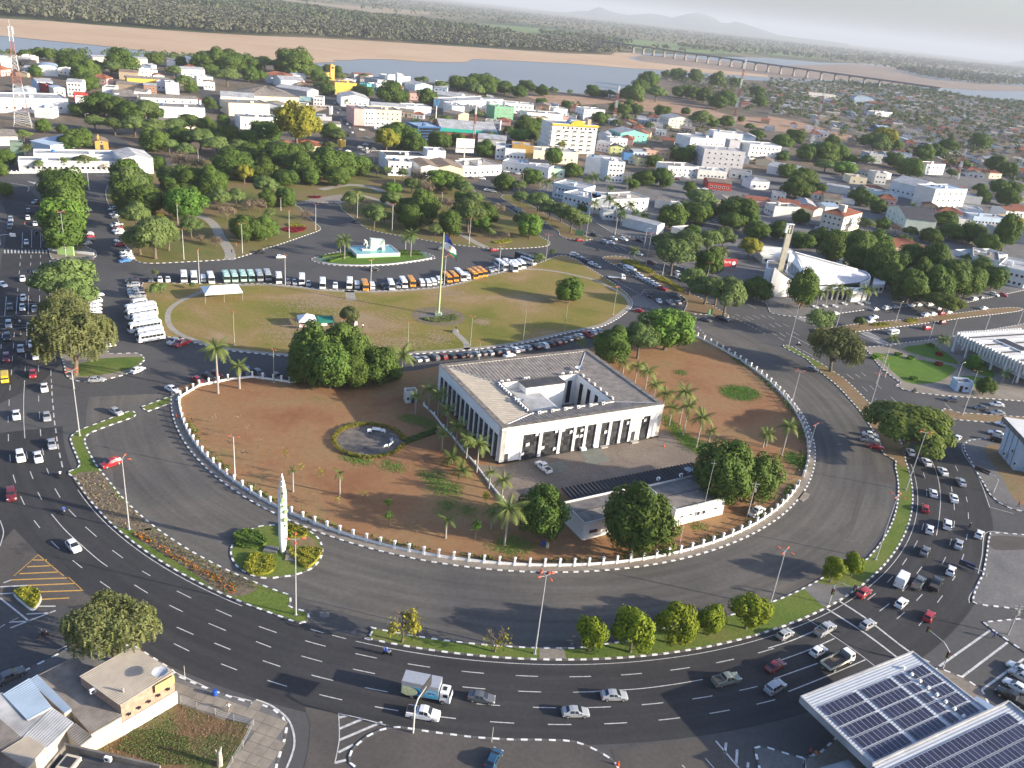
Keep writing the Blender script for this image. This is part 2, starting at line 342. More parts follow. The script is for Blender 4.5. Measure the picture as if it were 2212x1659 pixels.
def path(name,P,w,z=0.132,m=None):
 b=MB();b.ribbon(smooth(P,False,5),w,z);return structure(b.obj(name,m or PATHM))
path('footpath',pts_of(((1,0),[(2200,806),(2000,810),(1840,838),(1740,868),(1600,925),(1500,985),(1455,1045),(1452,1120),(1490,1185),(1560,1235),(1660,1275),(1850,1338),(2200,1385)]),((1,1),[(250,1408),(700,1410),(1380,1390),(1800,1360)]),((1,2),[(0,1315),(400,1230),(750,1158),(860,1105),(940,1050),(1000,1000),(1015,960),(960,890),(880,840),(720,765),(560,725),(400,692),(200,670),(0,680)]),((1,1),[(2000,725),(1700,806),(1500,836),(1200,858),(900,865),(600,852),(300,818),(0,800)])),1.7)
path('footpath',pts_of(((1,1),[(805,855),(825,940)])),3.4)
path('footpath',pts_of(((1,1),[(1820,1365),(1815,1310),(1770,1260),(1720,1215)])),2.0)
WORN=mat('worn_turf',(0.30,0.225,0.165),0.95,col2=(0.22,0.165,0.09),scale=0.25)
patch('flag_circle',[K[1,1](1575,1075)+Vector((9.2*cos(a),9.2*sin(a),0))for a in np.linspace(0,2*pi,28,False)],0.134,mat('flag_bed',(0.17,0.135,0.085),0.95,noise=0.3,scale=0.8),sm=1)
patch('flag_terrace',pts_of(((1,1),[(1400,1065),(1500,1052),(1620,1055),(1680,1065),(1620,1090),(1480,1100)])),0.139,PAVE_GREY)
# --- monument island
isl=pts_of(((1,1),[(480,588),(530,612),(620,628),(750,638),(900,642),(1050,638),(1200,628),(1350,608),(1480,588),(1545,572),(1520,545),(1440,524),(1250,505),(900,500),(700,520),(560,552),(500,570)]))
mon_is=island('monument_island',isl,PAVE_GREY,sm=3)
inner=pts_of(((1,1),[(560,590),(640,612),(800,624),(950,626),(1150,615),(1350,592),(1480,565),(1430,540),(1230,515),(900,512),(700,532),(600,560)]))
patch('island_lawn',inner,0.15,GRASS_BRIGHT)
GRNPATH=mat('green_paving',(0.10,0.17,0.12),0.85,noise=0.15,scale=1.0)
patch('green_path',pts_of(((1,1),[(515,580),(600,550),(830,530),(830,552),(640,575),(580,605)])),0.156,GRNPATH,sm=1)
patch('green_path',pts_of(((1,1),[(1240,535),(1400,520),(1450,522),(1510,560),(1460,568),(1440,545)])),0.156,GRNPATH,sm=1)
# --- tree islands along the western avenue
island('tree_island',pts_of(((1,0),[(445,575),(650,588),(815,565),(830,540),(818,505),(730,460),(720,300),(715,60),(480,60),(470,300),(445,470)])),PAVE,sm=2)
island('tree_island',pts_of(((1,0),[(430,690),(600,650),(760,720),(800,800),(770,900),(770,1100),(860,1200),(930,1330),(945,1400),(1180,1392),(1245,1440),(1225,1475),(1130,1555),(1000,1600),(850,1632),(700,1640),(600,1612),(565,1560),(555,1490),(470,1250),(440,1000)])),PAVE,sm=2)
patch('island_lawn',pts_of(((1,0),[(640,1560),(680,1490),(900,1440),(1225,1428),(1238,1455),(1100,1540),(800,1592),(680,1592)])),0.128,GRASS,sm=2)
# --- the park north of the square
park=pts_of(((1,0),[(915,30),(940,110),(1040,280),(1075,450),(1150,530),(1165,590),(1250,615),(1400,615),(1600,605),(1800,595),(2000,580),(2100,555),(2212,520)]),((1,1),[(60,495),(200,455),(330,410),(430,375),(520,345),(556,325),(550,300),(500,260),(440,200),(385,140),(350,100),(690,95),(740,150),(820,210),(900,275),(960,320),(1100,355),(1300,390),(1500,425),(1700,455),(1900,475),(2050,492),(2212,490)]),((1,2),[(200,480),(295,468),(327,448),(315,425),(240,382),(150,310),(60,225),(0,160)]),((1,1),[(2100,110),(1990,60),(1900,10)]),((0,1),[(1860,1620),(1700,1570),(1400,1535),(1100,1500),(960,1470),(700,1300),(600,1290),(200,1260),(0,1240)]),((0,0),[(2000,1330),(1600,1400),(1250,1480),(1050,1490),(930,1610)]))
island('park_ground',park,PARKGRASS,sm=2)
for L,w in((((1,0),[(1980,590),(1990,540),(1960,470),(1900,380),(1860,300),(1780,230),(1660,200)]),4.0),(((1,1),[(350,95),(200,85),(100,70)]),6.0),(((1,1),[(1990,480),(1900,440),(1800,380),(1730,340)]),3.5),(((1,1),[(690,95),(900,20)]),5.0),(((1,1),[(760,60),(900,30),(1100,90),(1200,130)]),3.0),(((0,1),[(560,1640),(800,1600),(1000,1620),(1090,1659)]),5.0)):
 path('footpath',pts_of(L),w)
for L in(((1,1),[(280,120),(480,60),(740,20),(760,70),(690,95),(350,105)]),):
 patch('plaza',pts_of(L),0.134,PAVE,sm=1)
island('median',pts_of(((1,2),[(780,572),(830,557),(950,558),(1050,590),(1230,690),(1350,770),(1500,868),(1600,900),(1760,1000),(1868,1065),(1850,1085),(1700,1062),(1500,1052),(1482,1042),(1505,990),(1512,940),(1450,890),(1340,862),(1270,832),(1190,790),(1080,740),(980,690),(900,640),(830,605)])),SOILDRY,sm=2)
island('median',pts_of(((1,2),[(410,372),(400,335),(250,255),(100,165),(0,105),(-100,45),(-20,25),(150,108),(300,200),(450,272),(560,332),(640,382),(698,408),(600,418),(480,404)])),PARKGRASS,sm=2)
# --- blocks east of the square
island('pavement',pts_of(((1,2),[(225,-10),(560,150),(690,215),(712,258),(850,345),(1000,388),(1220,394),(1240,470),(1268,530),(1290,585),(1560,692),(1700,742),(2000,872),(2200,965)]),((1,3),[(20,1045),(120,1066),(280,1082),(420,1080),(640,1046),(900,1010),(1140,990),(1700,958),(2300,830),(2500,300)]),((0,3),[(2500,1500)]),((0,2),[(1200,1500),(500,1480)])),PAVE_GREY,sm=1)
island('median',pts_of(((1,3),[(395,1200),(420,1182),(560,1170),(780,1140),(1100,1110),(1300,1090),(1500,1062),(1700,1040),(1950,1008),(2170,1000),(2185,1025),(2000,1052),(1700,1088),(1450,1122),(1200,1156),(900,1192),(690,1217),(500,1222)])),SOILDRY,sm=2)
island('pavement',pts_of(((1,3),[(830,1343),(1000,1330),(1100,1312),(1300,1290),(1580,1250),(1800,1212),(2500,1090)]),((2,3),[(2500,170),(2212,150),(1800,120),(1500,100),(1280,76),(1180,52),(1100,15)]),((1,3),[(1150,1652),(1060,1590),(960,1500),(880,1400)])),PAVE,sm=1)
for L in([(900,1390),(1100,1420),(1580,1500),(1600,1560),(1480,1640),(1330,1659),(1180,1640),(1000,1480)],[(1150,1360),(1330,1320),(1420,1315),(1640,1470),(1560,1480)],[(1600,1659),(1680,1590),(1900,1620),(2000,1700),(1700,1680)],[(1660,1480),(1800,1440),(1950,1560),(1930,1610),(1780,1560)]):
 patch('garden_lawn',pts_of(((1,3),L)),0.13,GRASS_BRIGHT,sm=2)
island('median',pts_of(((2,3),[(1500,225),(1560,292),(1610,308),(1900,332),(2400,366),(2400,300),(1900,266),(1650,250),(1540,214)])),SOILDRY,sm=1)
island('pavement',pts_of(((2,3),[(1840,476),(1740,491),(1692,522),(1700,580),(1760,680),(1820,790),(1880,890),(1920,960),(2000,1030),(2100,1080),(2212,1105),(2500,1130),(2500,420),(2212,440),(2000,462)])),PAVE_GREY,sm=1)
patch('verge',pts_of(((2,3),[(1870,545),(2000,530),(2080,600),(2250,800),(2250,1050),(2130,1000),(2000,780),(1900,650)])),0.13,SOILDRY)
island('pavement',pts_of(((2,3),[(2400,1340),(2212,1305),(2050,1292),(1922,1287),(1906,1350),(1890,1480),(1860,1650)]),((3,3),[(1830,40),(1790,130),(1766,222),(1785,242),(1900,258),(2030,270),(2400,330)])),PAVE_GREY,sm=1)
patch('verge',pts_of(((2,3),[(1930,1320),(2212,1330),(2250,1420),(2050,1440),(1930,1420)])),0.13,ASPH_BROWN)
island('pavement',pts_of(((3,3),[(1862,402),(1920,455),(2050,545),(2212,655),(2450,800),(2450,350),(2100,380)])),PAVE_GREY,sm=1)
# --- blocks along the southern edge
island('pavement',pts_of(((3,3),[(450,1530),(700,1300),(1460,802),(1520,817),(1690,882),(1850,992),(1900,1100),(2100,1500),(2300,1900),(300,1900),(312,1580)])),PAVE,sm=1)
island('pavement',pts_of(((3,2),[(2095,1492),(2140,1478),(2208,1487)]),((3,3),[(150,1537),(308,1578),(330,1750)]),((3,2),[(2160,1750)])),PAVE_GREY,sm=1)
island('forecourt',pts_of(((3,1),[(1250,1310),(1150,1316),(1060,1340),(960,1390),(880,1455),(830,1510),(806,1570),(812,1620),(860,1655),(900,1800)]),((3,2),[(1000,1800),(880,1605),(800,1550),(700,1495),(580,1446),(470,1426),(250,1420),(0,1418)]),((3,1),[(1900,1400),(1700,1375),(1500,1350),(1300,1318)])),ASPH_BROWN,sm=1)
SLABM=mat('paving_slab',(0.26,0.225,0.18),0.9,noise=0.15,scale=0.7,obj_random=0.10)
sw_out=pts_of(((3,0),[(620,612),(480,690),(300,780),(100,880),(0,940),(-400,1150),(-400,2200)]),((3,1),[(100,2200),(180,1620),(250,1400),(265,1300),(232,1225),(150,1155),(0,1097)]),((3,0),[(2212,1112),(2000,1052),(1750,962),(1540,872),(1480,812),(1150,602)]))
sw=island('pavement',sw_out,PAVE_GREY,sm=1)
LOT=ground_mat('vacant_lot',[(0.36,(0.075,0.105,0.03)),(0.47,(0.13,0.115,0.045)),(0.55,(0.17,0.105,0.055)),(0.7,(0.20,0.125,0.07))],0.13,fine=1.8,fine_amt=0.3,bump=0.6)
patch('vacant_lot',pts_of(((3,0),[(1065,1250),(1400,1050),(1560,1100),(1860,1220),(2180,1290),(1980,1700),(900,1700),(700,1480)])),0.135,LOT,sm=1)
def inside(p,poly):
 c=False;n=len(poly);j=n-1
 for i in range(n):
  a,q=poly[i],poly[j]
  if(a.y>p.y)!=(q.y>p.y)and p.x<(q.x-a.x)*(p.y-a.y)/(q.y-a.y+1e-12)+a.x:c=not c
  j=i
 return c
strip=pts_of(((3,0),[(1440,1010),(1500,880),(1750,985),(2000,1075),(2212,1130)]),((3,1),[(0,1120),(130,1170),(205,1235),(235,1310),(220,1400),(150,1600),(60,1900)]),((3,0),[(1960,1900),(2000,1620),(2196,1262),(1870,1195),(1560,1080),(1400,1030)]))
u=(K[3,0](2100,1265)-K[3,0](1500,1050));u.normalize();w_=Vector((-u.y,u.x,0));o0=K[3,0](1500,1050)
sb=MB();sb.box((0,0,0),(1.66,1.66,0.03));slabme=sb.mesh('paving_slab',SLABM)
for i in range(-14,26):
 for j in range(-22,14):
  p=o0+u*(i*1.72)+w_*(j*1.72)
  if inside(p,strip)and gd is not None:
   s=link('paving_slab',slabme,sw);s.location=(p.x,p.y,0.122+random.uniform(0,0.008));s.rotation_euler=(random.uniform(-.004,.004),0,heading(u))
W=MB()
def lines(rc,segs,w=0.16,m=0,z=0.034):
 for sg in segs:
  P=[K[rc](*p)for p in sg]
  if len(P)>2:P=smooth(P,False,5)
  W.ribbon(P,w,z,m)
for R,a0,st,n in((116.5,-102.0,4.4,10),(119.9,-101.5,4.3,10),(123.15,-99.9,4.15,9),(126.5,-98.6,4.05,9)):
 for k in range(n):
  if R==119.9 and k in(2,6,7,8):continue
  a=a0+k*st;da=math.degrees(1.85/R);W.ribbon(arc(R,a-da,a+da,3),0.17,0.034)
W.ribbon(arc(113.75,-99,-12,60),0.14,0.034);W.ribbon(arc(113.75,-137,-110,24),0.14,0.034)
lines((2,0),[((88,10),(85,55)),((80,135),(78,190)),((71,280),(70,335)),((72,435),(73,495)),((85,610),(90,670)),((113,785),(135,855)),((178,970),(212,1045)),((293,1178),(345,1245)),((442,1358),(512,1425)),((628,1525),(710,1590)),((333,100),(335,152)),((340,240),(343,300)),((348,392),(353,450)),((366,555),(378,615)),((402,727),(422,778)),((475,905),(520,982)),((592,1083),(657,1150)),((738,1235),(835,1320)),((970,1437),(1063,1505)),((1228,1617),(1300,1659)),((228,585),(238,648)),((260,755),(285,820)),((327,935),(360,1000)),((212,0),(205,120),(205,300),(215,470)),((445,1125),(560,1260),(700,1390),(850,1520),(930,1578)),((0,1180),(28,1260),(25,1320),(0,1400))])
lines((2,0),[((447,10),(447,40)),((449,65),(451,102)),((453,128),(455,163)),((459,188),(462,225)),((463,252),(466,290)),((470,318),(475,357)),((480,385),(485,423)),((488,455),(495,497)),((500,520),(506,565)),((513,595),(522,640)),((530,668),(540,720))],0.26)
lines((3,0),[((865,48),(955,110)),((1162,78),(1278,150)),((1527,130),(1652,192)),((1135,232),(1250,298)),((1463,253),(1580,310)),((1865,290),(2002,350)),((1803,410),(1953,473)),((1527,443),(1672,507)),((1852,580),(1993,637)),((1503,585),(1635,650)),((1910,760),(2048,813)),((500,640),(580,605)),((490,675),(570,645)),((100,390),(160,360)),((0,445),(45,418))])
lines((3,0),[((1510,835),(1700,925),(1900,1015),(2100,1065),(2212,1088))],0.3)
lines((3,1),[((25,437),(178,490)),((0,567),(130,617)),((60,733),(210,783)),((100,903),(267,955)),((470,460),(585,493)),((658,512),(778,543))])
lines((3,1),[((0,1070),(110,1110),(205,1170),(280,1245),(320,1340),(332,1450),(305,1560),(255,1680))],0.3)
lines((3,1),[((722,1225),(790,1205)),((722,1320),(925,1235)),((722,1418),(1090,1262)),((710,1525),(840,1460)),((685,1615),(780,1590))],0.42)
lines((3,1),[((715,1185),(720,1400),(700,1530),(680,1620)),((715,1190),(900,1230),(1120,1290))],0.14)
lines((3,2),[((550,1003),(770,995),(1100,975),(1400,937),(1648,895)),((1670,1575),(1745,1659)),((1470,1635),(1495,1659))])
lines((3,2),[((1760,1425),(1960,1659))],0.3);lines((3,2),[((1850,1440),(1840,1530)),((1945,1500),(1938,1620)),((2040,1610),(2035,1659))],0.4)
lines((3,3),[((0,625),(200,560),(390,480)),((105,730),(350,640),(575,540)),((50,890),(430,755)),((175,1000),(500,870),(840,725))],0.2)
lines((3,3),[((340,372),(700,610),(950,800)),((860,205),(930,152)),((1160,133),(1210,80)),((1283,213),(1335,158)),((963,305),(1050,238)),((1113,372),(1180,313)),((1303,430),(1345,380)),((1463,230),(1508,170)),((1030,57),(1080,2)),((1592,40),(1618,0)),((1840,0),(1790,100),(1740,180),(1740,235))])
lines((3,3),[((510,285),(830,490),(1130,715)),((620,220),(850,370),(1200,640),(1395,745)),((1480,780),(1920,470)),((1680,870),(2070,575)),((1840,990),(2212,715))],0.42)
lines((2,3),[((1160,1565),(1200,1507)),((1285,1640),(1330,1580)),((1505,1557),(1535,1497)),((1675,1520),(1692,1470)),((1258,1417),(1292,1355)),((1570,1395),(1585,1340)),((1712,1348),(1722,1298)),((1328,1265),(1345,1205)),((1605,1240),(1612,1183)),((1732,1165),(1730,1112)),((1610,1090),(1607,1030)),((1372,970),(1370,910)),((1590,935),(1585,888)),((1722,1020),(1712,975)),((1358,820),(1342,765)),((1560,800),(1548,755)),((1640,752),(1618,708)),((1500,660),(1475,612)),((1318,680),(1298,630)),((1405,645),(1450,750),(1480,870),(1490,1000),(1480,1150),(1455,1310)),((1840,470),(1740,482),(1690,510),(1675,545),(1700,620),(1780,730),(1850,880),(1915,1065)),((2170,1310),(1960,1275),(1880,1290),(1860,1350),(1850,1480),(1815,1640)),((1920,1065),(2120,1120)),((810,20),(860,65)),((880,15),(915,48)),((940,5),(980,40)),((925,125),(962,162)),((1008,135),(1040,163)),((1062,112),(1108,155)),((1530,170),(1600,235))])
lines((1,0),[((195,350),(190,485)),((275,330),(272,480)),((352,350),(352,480)),((178,545),(180,575)),((174,610),(172,640)),((169,680),(165,710)),((268,545),(268,572)),((266,610),(265,635)),((262,680),(260,700)),((350,545),(350,570)),((350,605),(350,630)),((255,745),(252,775)),((347,745),(345,770)),((250,825),(248,860)),((343,820),(342,850)),((155,830),(152,862)),((55,905),(40,1075)),((150,905),(138,1060)),((248,895),(243,1060)),((342,895),(340,1055)),((22,1225),(18,1265)),((125,1210),(120,1255)),((233,1205),(232,1245)),((118,1305),(115,1350)),((228,1290),(226,1325)),((10,1315),(8,1355)),((108,1420),(105,1465)),((222,1395),(222,1435)),((100,1535),(97,1582)),((218,1510),(217,1555)),((332,1500),(333,1553)),((440,1535),(440,1590)),((443,1615),(445,1650)),((213,1628),(210,1659)),((0,1140),(350,1160)),((0,1185),(360,1165)),((0,1075),(360,1065))],0.18)
lines((1,0),[((432,592+20*k),(432,604+20*k))for k in range(4)],0.3)
lines((1,0),[((40+30*k,500),(42+30*k,530))for k in range(14)],0.5)
lines((1,2),[((740,365),(790,390)),((690,330),(725,350)),((630,340),(665,355)),((790,430),(820,462)),((850,483),(895,507)),((880,470),(920,495)),((930,470),(1000,510)),((940,455),(980,470)),((1210,590),(1260,620)),((1265,670),(1320,705)),((1300,600),(1400,660)),((1330,660),(1370,695)),((1225,625),(1300,665)),((1060,560),(1140,600)),((930,530),(1010,560)),((2030,965),(2110,1010)),((2080,1065),(2140,1095)),((1995,1085),(2060,1115)),((2110,1140),(2180,1175)),((1930,1055),(1970,1075)),((2160,1150),(2212,1180)),((2150,1060),(2190,1085)),((2020,1070),(2090,1105))],0.2)
for(A,Bp)in(((1050,975),(1480,1052)),((1480,1058),(1690,1250)),((890,760),(1110,890)),((1110,890),(1140,855)),((1140,855),(1200,890)),((1900,1075),(2200,1230))):
 n=9
 lines((1,2),[((A[0]+(Bp[0]-A[0])*(k+.1)/n,A[1]+(Bp[1]-A[1])*(k+.1)/n),(A[0]+(Bp[0]-A[0])*(k+.6)/n,A[1]+(Bp[1]-A[1])*(k+.6)/n))for k in range(n)],0.3)
lines((1,3),[((0,1070),(55,1100)),((60,1130),(115,1165)),((10,1140),(60,1170)),((130,1140),(185,1165)),((95,1215),(150,1250)),((30,1215),(75,1240)),((155,1215),(400,1345)),((215,1210),(270,1240)),((85,1255),(140,1285)),((230,1330),(285,1365)),((360,1290),(400,1310)),((300,1370),(390,1420)),((680,1575),(740,1618)),((755,1575),(800,1608)),((805,1560),(845,1590)),((745,1220),(985,1330)),((630,1175),(480,1185))],0.2)
lines((1,3),[((240+22*k,1090+9*k),(330+22*k,1085+9*k))for k in range(10)],0.45)
lines((1,3),[((800+18*k,1222+10*k),(880+18*k,1212+10*k))for k in range(11)],0.45)
lines((1,3),[((1110+18*k,1318-2*k),(1140+18*k,1330-2*k))for k in range(8)],0.4)
lines((0,0),[((240+24*k,1565+4*k),(420+22*k,1640-3*k))for k in range(16)],0.5)
lines((0,0),[((100,1560),(430,1548),(900,1545)),((90,1580),(240,1610),(240,1655)),((30,1522),(900,1520))],0.25)
lines((0,1),[((1940+26*k,1590),(1946+26*k,1612))for k in range(6)],0.8)
lines((2,0),[((285,1522),(405,1522)),((235,1580),(455,1570)),((170,1640),(515,1625))],0.3,1)
lines((3,0),[((100,35),(580,18)),((240,82),(655,65)),((330,138),(715,125)),((360,203),(600,190))],0.3,1)
lines((2,0),[((330,1475),(120,1659)),((330,1475),(550,1659))],0.14,1);lines((3,0),[((590,10),(720,130))],0.14,1)
lines((3,0),[((0,95),(240,82)),((0,155),(330,138)),((330,262),(480,262)),((230,330),(430,320)),((80,400),(240,392)),((0,190),(250,390)),((90,450),(480,300)),((100,35),(30,60))],0.3)
lines((3,1),[((1430,1450),(1200,1600),(1060,1655))],0.2,1);lines((3,2),[((0,1525),(300,1535),(540,1520))],0.2,1)
structure(W.obj('road_marking',[LINEW,LINEY]))
# --- river, sand, far bank
WATER=mat('river_water',(0.20,0.20,0.195),0.3,spec=0.3,noise=0.08,scale=0.004)
SAND=ground_mat('river_sand',[(0.3,(0.44,0.30,0.19)),(0.7,(0.52,0.375,0.25))],0.006,fine=0.05,fine_amt=0.06)
MUD=ground_mat('wet_sand',[(0.3,(0.22,0.175,0.145)),(0.55,(0.27,0.205,0.16)),(0.7,(0.35,0.26,0.19))],0.006,fine=0.06,fine_amt=0.12)
river_far=pts_of(((0,0),[(-1500,130),(0,160),(400,180),(800,215),(1200,245),(1700,280),(2212,310)]),((0,1),[(300,320),(900,350),(1400,380),(2212,430)]),((0,2),[(430,460),(860,475),(880,452),(1050,455),(1400,470),(1700,488),(2212,500)]),((0,3),[(450,540),(900,552),(1250,590),(1800,620),(2212,660),(4000,800)]))
flat('river',river_far+[Vector((2600,2200,0))]+pts_of(((0,3),[(2212,900),(1560,800),(850,735),(0,700)]),((0,2),[(1300,660),(1050,760),(880,830),(0,770)]),((0,1),[(1000,670),(450,580),(0,560)]),((0,0),[(1640,540),(0,510),(-2000,480)])),0.2,WATER)
flat('sandbank',pts_of(((0,0),[(-1500,132),(0,162),(400,182),(800,217),(1200,247),(1700,282),(2212,312)]),((0,1),[(300,322),(900,352),(1400,382),(2212,432)]),((0,2),[(430,462),(860,477),(885,455),(1050,458),(1130,480),(1000,500),(1100,530),(1500,575),(1850,615),(2212,650),(2212,668),(1800,642),(1400,612),(1000,590),(500,552),(0,527)]),((0,1),[(1870,512),(1820,538),(1700,542),(1400,535),(1180,517),(900,512),(800,525),(660,520),(700,540),(450,550),(0,545)]),((0,0),[(2000,520),(1640,482),(1250,442),(860,397),(400,352),(0,312),(-1500,240)])),0.5,SAND)
flat('mudflat',pts_of(((0,2),[(1130,478),(1060,500),(1150,535),(1500,580),(1850,620),(2212,655)]),((0,3),[(0,668),(800,702),(1170,742),(1560,765),(1900,785),(2600,800),(2600,760),(2212,748),(1430,690),(1100,610),(1300,600),(800,555),(480,560),(130,568),(0,566)]),((0,2),[(2000,545),(1700,520),(1400,485)])),0.45,MUD)
DIRT=ground_mat('bare_earth',[(0.3,(0.30,0.18,0.115)),(0.7,(0.38,0.255,0.17))],0.02,fine=0.08,fine_amt=0.2)
flat('bare_earth',pts_of(((0,2),[(120,830),(330,822),(900,850),(1100,850),(1250,870),(1650,920),(1750,960),(1900,1000),(2212,1020)]),((0,3),[(0,1000),(300,1060),(600,1140),(760,1180),(720,1210),(480,1190),(200,1150),(0,1120)]),((0,2),[(2000,1080),(1700,1000),(1400,990),(1100,950),(900,890),(500,910),(300,900)])),0.02,DIRT)
FIELD=mat('green_field',(0.13,0.19,0.055),0.95,noise=0.12,scale=0.01)
flat('field',pts_of(((0,1),[(1600,185),(2212,225)]),((0,2),[(300,250),(900,325),(1500,385),(2212,430),(2212,458),(1700,462),(1300,440),(1000,410),(500,355),(200,300),(0,260)]),((0,1),[(2212,255),(1800,215)])),0.1,FIELD)
flat('field',pts_of(((0,3),[(0,432),(300,470),(620,505),(300,495),(0,470)])),0.1,FIELD)
flat('dry_field',pts_of(((0,1),[(300,-5),(700,40),(1100,70),(1500,100),(1500,125),(1000,110),(600,50),(200,0)])),0.1,mat('dry_field',(0.30,0.23,0.145),0.95,noise=0.15,scale=0.01))
flat('dry_field',pts_of(((0,1),[(700,120),(1100,150),(1700,190),(2000,240),(1500,190),(1000,175)])),0.1,mat('dry_field',(0,0,0)))
# --- streets through the town
SZ=[0.03]
def street(P,w,m=ASPH_MID):
 SZ[0]+=0.012;b=MB();b.ribbon(smooth(P,False,4),w,SZ[0])
 return structure(b.obj('street',m))
street(pts_of(((0,1),[(960,1440),(860,1300),(780,1150),(730,1000),(680,900),(640,820),(600,720)])),13)
street(pts_of(((0,1),[(760,1330),(900,1240),(1060,1200),(1250,1110),(1320,1040)])),11)
street(pts_of(((0,0),[(-300,1530),(400,1535),(900,1560),(1000,1640)])),16)
street(pts_of(((0,0),[(-200,980),(120,1030),(600,1090),(900,1150),(1060,1260)])),9)
street(pts_of(((0,0),[(2080,1130),(1960,1000),(1860,900),(1760,780),(1640,640),(1500,540)])),10)
street(pts_of(((0,1),[(900,1520),(1500,1560),(1950,1600),(2212,1640)]),((1,2),[(0,10),(300,110),(640,290)])),12)
street(pts_of(((0,1),[(1950,1600),(2150,1480),(2212,1430)]),((0,2),[(60,1480),(300,1250)])),9)
street(pts_of(((0,2),[(1300,1560),(1700,1580),(2212,1580)]),((0,3),[(500,1590),(1100,1570),(1400,1560)])),11)
street(pts_of(((1,3),[(350,290),(700,340),(1000,370),(1400,400)])),11)
for rc,L,m_ in(((2,3),[(940,760),(1105,790),(1110,860),(940,835)],ASPH_BROWN),((2,3),[(600,1270),(720,1180),(800,900),(860,860),(760,1190),(690,1340)],ASPH_BROWN),((3,1),[(556,310),(625,312),(630,355),(556,358)],PAVE_GREY),((3,1),[(820,480),(858,470),(855,500),(815,500)],PAVE_GREY),((2,0),[(980,760),(1060,750),(1100,900),(1000,880)],ASPH_BROWN),((1,2),[(1040,900),(1160,900),(1300,1010),(1100,990),(1040,960)],PAVE_GREY)):patch('asphalt_repair',pts_of((rc,L)),.03,m_,sm=2)
# ================================================================== VEHICLES
PAINT={'white':(0.78,0.78,0.77),'silver':(0.42,0.43,0.44),'grey':(0.14,0.145,0.15),'black':(0.018,0.018,0.02),'red':(0.36,0.022,0.028),'dark red':(0.16,0.018,0.024),'blue':(0.05,0.19,0.50),'dark blue':(0.03,0.09,0.16),'tan':(0.36,0.25,0.15),'orange':(0.62,0.26,0.012),'yellow':(0.70,0.46,0.01),'pale green':(0.42,0.60,0.50),'green grey':(0.22,0.25,0.21)}
PM={k:mat('paint_'+k.replace(' ','_'),v,0.28,metal=0.25 if k in('silver','grey','dark blue','green grey')else 0.0,spec=0.5,coat=0.5)for k,v in PAINT.items()}
LAMPG=mat('headlamp_glass',(0.65,0.66,0.66),0.2,spec=0.6)
LAMPR=mat('tail_lamp',(0.35,0.012,0.012),0.25,spec=0.6)
TRIMB=mat('black_trim',(0.03,0.03,0.032),0.6)
BEDM=mat('cargo_bed',(0.055,0.053,0.05),0.8,noise=0.2,scale=3,coord='obj')
ST={'hatchback':[(1.93,.46,.56,.66,.56),(1.72,.66,.75,.81,.70),(0.92,.88,.95,.83,.73),(0.10,.93,1.43,.83,.60),(-0.6,.95,1.48,.83,.61),(-1.38,.96,1.43,.82,.58),(-1.86,.92,1.00,.79,.66),(-1.95,.58,.68,.74,.64)],'sedan':[(2.2,.46,.56,.66,.56),(1.95,.66,.74,.82,.70),(1.02,.87,.93,.85,.74),(0.25,.92,1.40,.85,.60),(-0.45,.94,1.45,.85,.61),(-1.05,.95,1.40,.84,.58),(-1.65,.94,1.02,.82,.68),(-2.05,.92,.98,.79,.68),(-2.2,.56,.66,.74,.64)],'suv':[(2.15,.55,.66,.72,.62),(1.95,.82,.92,.88,.76),(1.05,1.03,1.10,.90,.78),(0.40,1.08,1.62,.90,.68),(-0.5,1.10,1.70,.90,.69),(-1.75,1.10,1.64,.89,.66),(-2.08,1.05,1.12,.86,.74),(-2.15,.66,.76,.82,.72)],'van':[(2.18,.62,.76,.74,.66),(2.10,.98,1.10,.84,.74),(1.95,1.12,1.30,.86,.76),(1.55,1.15,1.84,.86,.72),(0.0,1.15,1.93,.86,.73),(-1.9,1.15,1.88,.86,.72),(-2.15,1.05,1.25,.84,.72),(-2.2,.60,.72,.80,.70)],'pickup':[(2.62,.58,.70,.74,.64),(2.40,.86,.97,.90,.78),(1.35,1.05,1.12,.92,.80),(0.75,1.10,1.66,.92,.68),(0.1,1.12,1.76,.92,.70),(-0.55,1.12,1.70,.91,.68),(-0.80,1.10,1.14,.91,.80),(-2.50,1.08,1.12,.90,.80),(-2.60,.62,.72,.86,.76)]}
def stat(S,x):
 for i in range(len(S)-1):
  if S[i][0]>=x>=S[i+1][0]:
   t=(S[i][0]-x)/(S[i][0]-S[i+1][0]);return[S[i][k]+(S[i+1][k]-S[i][k])*t for k in range(5)]
 return list(S[-1]if x<0 else S[0])
def wheel_mesh(r,w,n=14):
 b=MB();ring=lambda y,rr:[(rr*cos(2*pi*k/n),y,rr*sin(2*pi*k/n))for k in range(n)]
 b.loft([ring(-w/2,r*.86),ring(-w/2+.03,r),ring(w/2-.03,r),ring(w/2,r*.86)],0,caps=True)
 t=b.mesh('tyre',RUBBER)
 b=MB();b.loft([ring(-w/2-.012,r*.55),ring(-w/2-.004,r*.62),ring(w/2+.004,r*.62),ring(w/2+.012,r*.55)],0)
 return t,b.mesh('rim',RIMM)
WHEEL=wheel_mesh(0.31,0.2);WHEEL_B=wheel_mesh(0.42,0.26)
def put_wheels(pr,xs,y,r=0.31,big=False,rims=True):
 t,m=WHEEL_B if big else WHEEL
 for x in xs:
  for s in(-1,1):
   pr.part('wheel',t,(x,s*y,r),sub=[['rim',m,(0,0,0),(0,0,0),(1,1,1),[]]]if rims else[])
